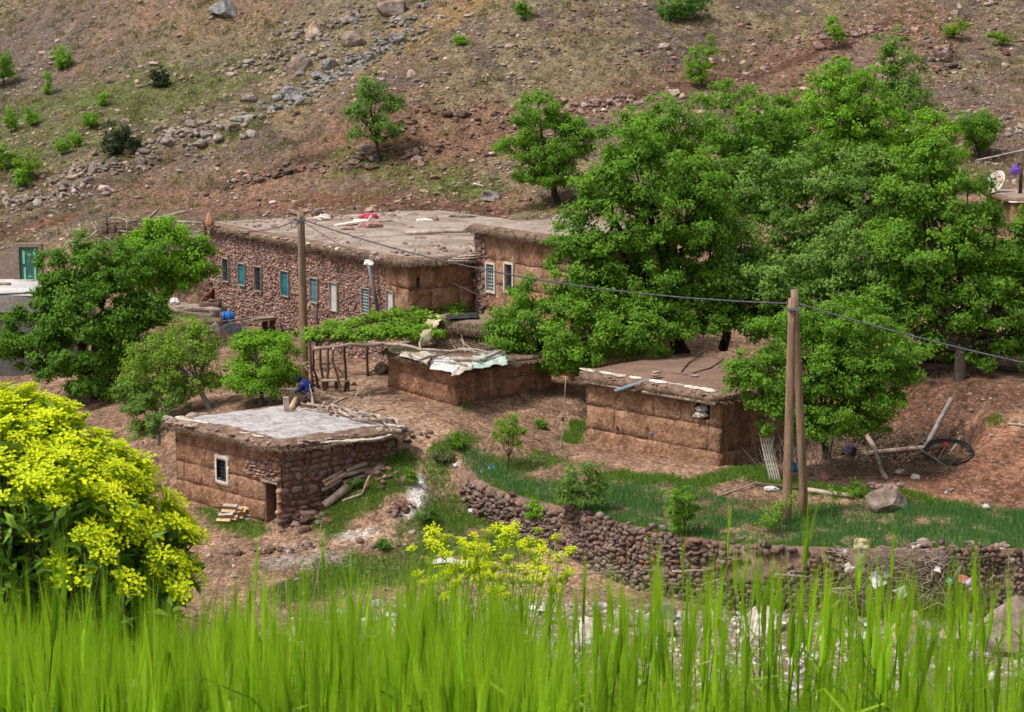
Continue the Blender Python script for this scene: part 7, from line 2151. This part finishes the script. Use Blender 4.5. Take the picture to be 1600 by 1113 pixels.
for i_ in range(16):
    px_ = rg.uniform(335, 470); y_ = rg.uniform(4.6, 5.6)
    b_ = P(px_, 1000, y_); b_[2] = gz(b_[0], b_[1]); t_ = P(px_ + rg.normal(10, 40), rg.uniform(790, 930), y_)
    branch("dry_stalk", crook(b_, t_, 8, .06, rg), .0019, .0008, M_straw, "thin dry straw stalk bent above the barley, right of the yellow bush", "stalk", "dry stalks right of the yellow bush", n=4)

# spurge
Y_br = leafmat("yellow_bracts", (.44, .54, .008), (.80, .84, .02), .4, gloss=.15)
G_sp = leafmat("spurge_leaves", (.07, .18, .03), (.32, .48, .06), .35)
def umbel(seed, R=.034):
    rng = np.random.RandomState(seed); mb = MB(); tn = []
    n_ = 24
    for k in range(n_):
        r_ = R * math.sqrt((k + .5) / n_); an = k * 2.4 + rng.normal(0, .2)
        c = np.array([r_ * math.cos(an), r_ * math.sin(an), .012 - 5.5 * r_ * r_ + rng.normal(0, .003)])
        for s_ in (0, 1):
            a2 = an + s_ * 3.14 + rng.normal(0, .4)
            d_ = np.array([math.cos(a2), math.sin(a2), rng.uniform(.0, .35)]); d_ /= np.linalg.norm(d_); sd_ = np.array([-math.sin(a2), math.cos(a2), 0])
            L_ = rng.uniform(.007, .0115); w_ = L_ * .5
            V = [c, c + d_ * L_ * .4 - sd_ * w_ + [0, 0, .002], c + d_ * L_ * .85 - sd_ * w_ * .6, c + d_ * L_, c + d_ * L_ * .85 + sd_ * w_ * .6, c + d_ * L_ * .4 + sd_ * w_ + [0, 0, .002]]
            mb.add(V, np.array([[0, 1, 2], [0, 2, 3], [0, 3, 4], [0, 4, 5]])); tn.append(np.full(6, rng.rand()))
        mb.tube([np.array([0, 0, -.03]), c], [.0012, .0009], 3, False); tn.append(np.full(6, .1))
    me = mb.mesh("flower_head", False); me.materials.append(Y_br); attr(me, "tint", np.concatenate(tn))
    return me
UMB = [umbel(800 + i, .033 + .005 * (i % 3)) for i in range(6)]
def spurge(label, base, heads, seed, leafn=14, scale=1.0):
    rng = np.random.RandomState(seed)
    root = empty("spurge_bush", base); tag(root, label, "bush")
    mb = MB(); lp, ln_ = [], []
    for h_, nd in heads:
        b = base + rng.normal(0, .06, 3) * [1, 1, 0]
        mid = b + (h_ - b) * np.array([.45, .45, .6])
        pts = np.array([b * (1 - t) ** 2 + mid * 2 * t * (1 - t) + h_ * t * t for t in np.linspace(0, 1, 7)])
        mb.tube(pts, np.linspace(.005, .0025, 7) * (1 if scale >= 1 else .5), 4, False)
        for _ in range(leafn):
            f = rng.uniform(.5, .99); k = int(f * 6); q = pts[k] + (pts[min(k + 1, 6)] - pts[k]) * (f * 6 - k)
            d = rng.normal(size=3); d[2] = abs(d[2]) * .4; d /= np.linalg.norm(d)
            lp.append(q + d * .025); ln_.append(np.cross(d, rng.normal(size=3)) + [0, 0, .8])
        ob = bpy.data.objects.new("flower_head", UMB[rng.randint(6)]); COL.objects.link(ob); ob.parent = root
        up_ = Vector(nd); qt = up_.to_track_quat('Z', 'Y')
        s_ = scale * rng.uniform(.75, 1.25)
        ob.matrix_basis = Matrix.Translation(Vector(h_ - base)) @ qt.to_matrix().to_4x4() @ Matrix.Rotation(rng.uniform(0, 6.28), 4, 'Z') @ Matrix.Diagonal((s_, s_, s_, 1))
    mb.build("stems", M_dwood if scale >= 1 else G_bar, root)
    if scale < 1: attr(root.children[-1].data, "tint", np.full(len(root.children[-1].data.vertices), .6))
    lp, ln_ = np.array(lp), np.array(ln_)
    V, Fq = leaves(rng, lp, ln_, .055 * scale, .32)
    o = mk("foliage", V, Fq, G_sp, root, smooth=False); attr(o.data, "tint", np.repeat(rng.rand(len(lp)), 4))
    return root
rg = np.random.RandomState(810)
bb = P(90, 1000, 5.0); bb[2] = gz(bb[0], bb[1])
cen = P(70, 900, 5.0)
heads = []
outline = lambda px: np.interp(px, [-250, -60, 0, 40, 110, 140, 190, 215, 250, 300, 322], [640, 590, 594, 598, 628, 668, 678, 710, 750, 790, 860])
while len(heads) < 295:
    px_ = rg.uniform(-190, 314); top = outline(px_)
    py_ = top + 6 + abs(rg.normal(0, 1)) * 120
    if py_ > 930 or (py_ > 840 and rg.rand() < (.2 + .4 * (px_ > 200))): continue
    f = (py_ - top) / 300.
    d_ = 5.15 - .62 * math.sin(min(1, f * 1.3) * 1.57) * math.sqrt(max(0, 1 - ((px_ - 60) / 330.) ** 2)) + rg.normal(0, .06)
    if rg.rand() < .25: d_ = 5.2 + rg.uniform(0, .45); py_ = top + rg.uniform(4, 60)
    q = P(px_, py_, d_)
    nd = (q - cen) * np.array([.9, .5, .6]); nd /= np.linalg.norm(nd); nd = nd * .7 + np.array([0, -.1, .75]) + rg.normal(0, .18, 3)
    heads.append((q, nd))
spurge("large bush covered in acid-yellow flower heads at the left foreground", bb, heads, 811, 34, 1.0)
rg = np.random.RandomState(812)
for (cx_, cy_, rx_, ry_, N_, d_, lb, sd2) in [(805, 880, 85, 45, 70, 6.4, "sparse yellow-flowered spurge rising above the barley in the middle", 813), (690, 880, 50, 40, 34, 6.2, "small yellow-flowered spurge left of the middle one", 814)]:
    hd_ = []
    b_ = P(cx_ - 10, 1040, d_); b_[2] = gz(b_[0], b_[1])
    for _ in range(N_):
        tt_, rr3 = rg.uniform(0, 6.28), math.sqrt(rg.rand()); q = P(cx_ + rx_ * 1.1 * rr3 * math.cos(tt_), cy_ + 1.35 * ry_ * rr3 * math.sin(tt_), d_ + rg.normal(0, .2))
        hd_.append((q, np.array([rg.normal(0, .3), -.2 + rg.normal(0, .3), 1.])))
    spurge(lb, b_, hd_, sd2, 4, .62)

# ------------------------------------------------------------------ labels: number off look-alikes from left to right
ORD = ["first", "second", "third", "fourth", "fifth", "sixth", "seventh", "eighth", "ninth", "tenth", "eleventh", "twelfth", "thirteenth", "fourteenth", "fifteenth", "sixteenth", "seventeenth", "eighteenth", "nineteenth", "twentieth", "twenty-first", "twenty-second", "twenty-third", "twenty-fourth"]
same = {}
for o in SC.objects:
    if o.parent is None and "label" in o.keys() and "group" in o.keys():
        same.setdefault(o["label"], []).append(o)
for lb, obs in same.items():
    if 1 < len(obs) <= len(ORD) and len(lb.split()) <= 13:
        def key(o):
            b = [o.matrix_basis @ Vector(c) for c in o.bound_box]
            m_ = sum(b, Vector()) / 8
            return m_.x / m_.y
        obs.sort(key=key)
        for k, o in enumerate(obs):
            o["label"] = lb + ", " + ORD[k] + " from left"
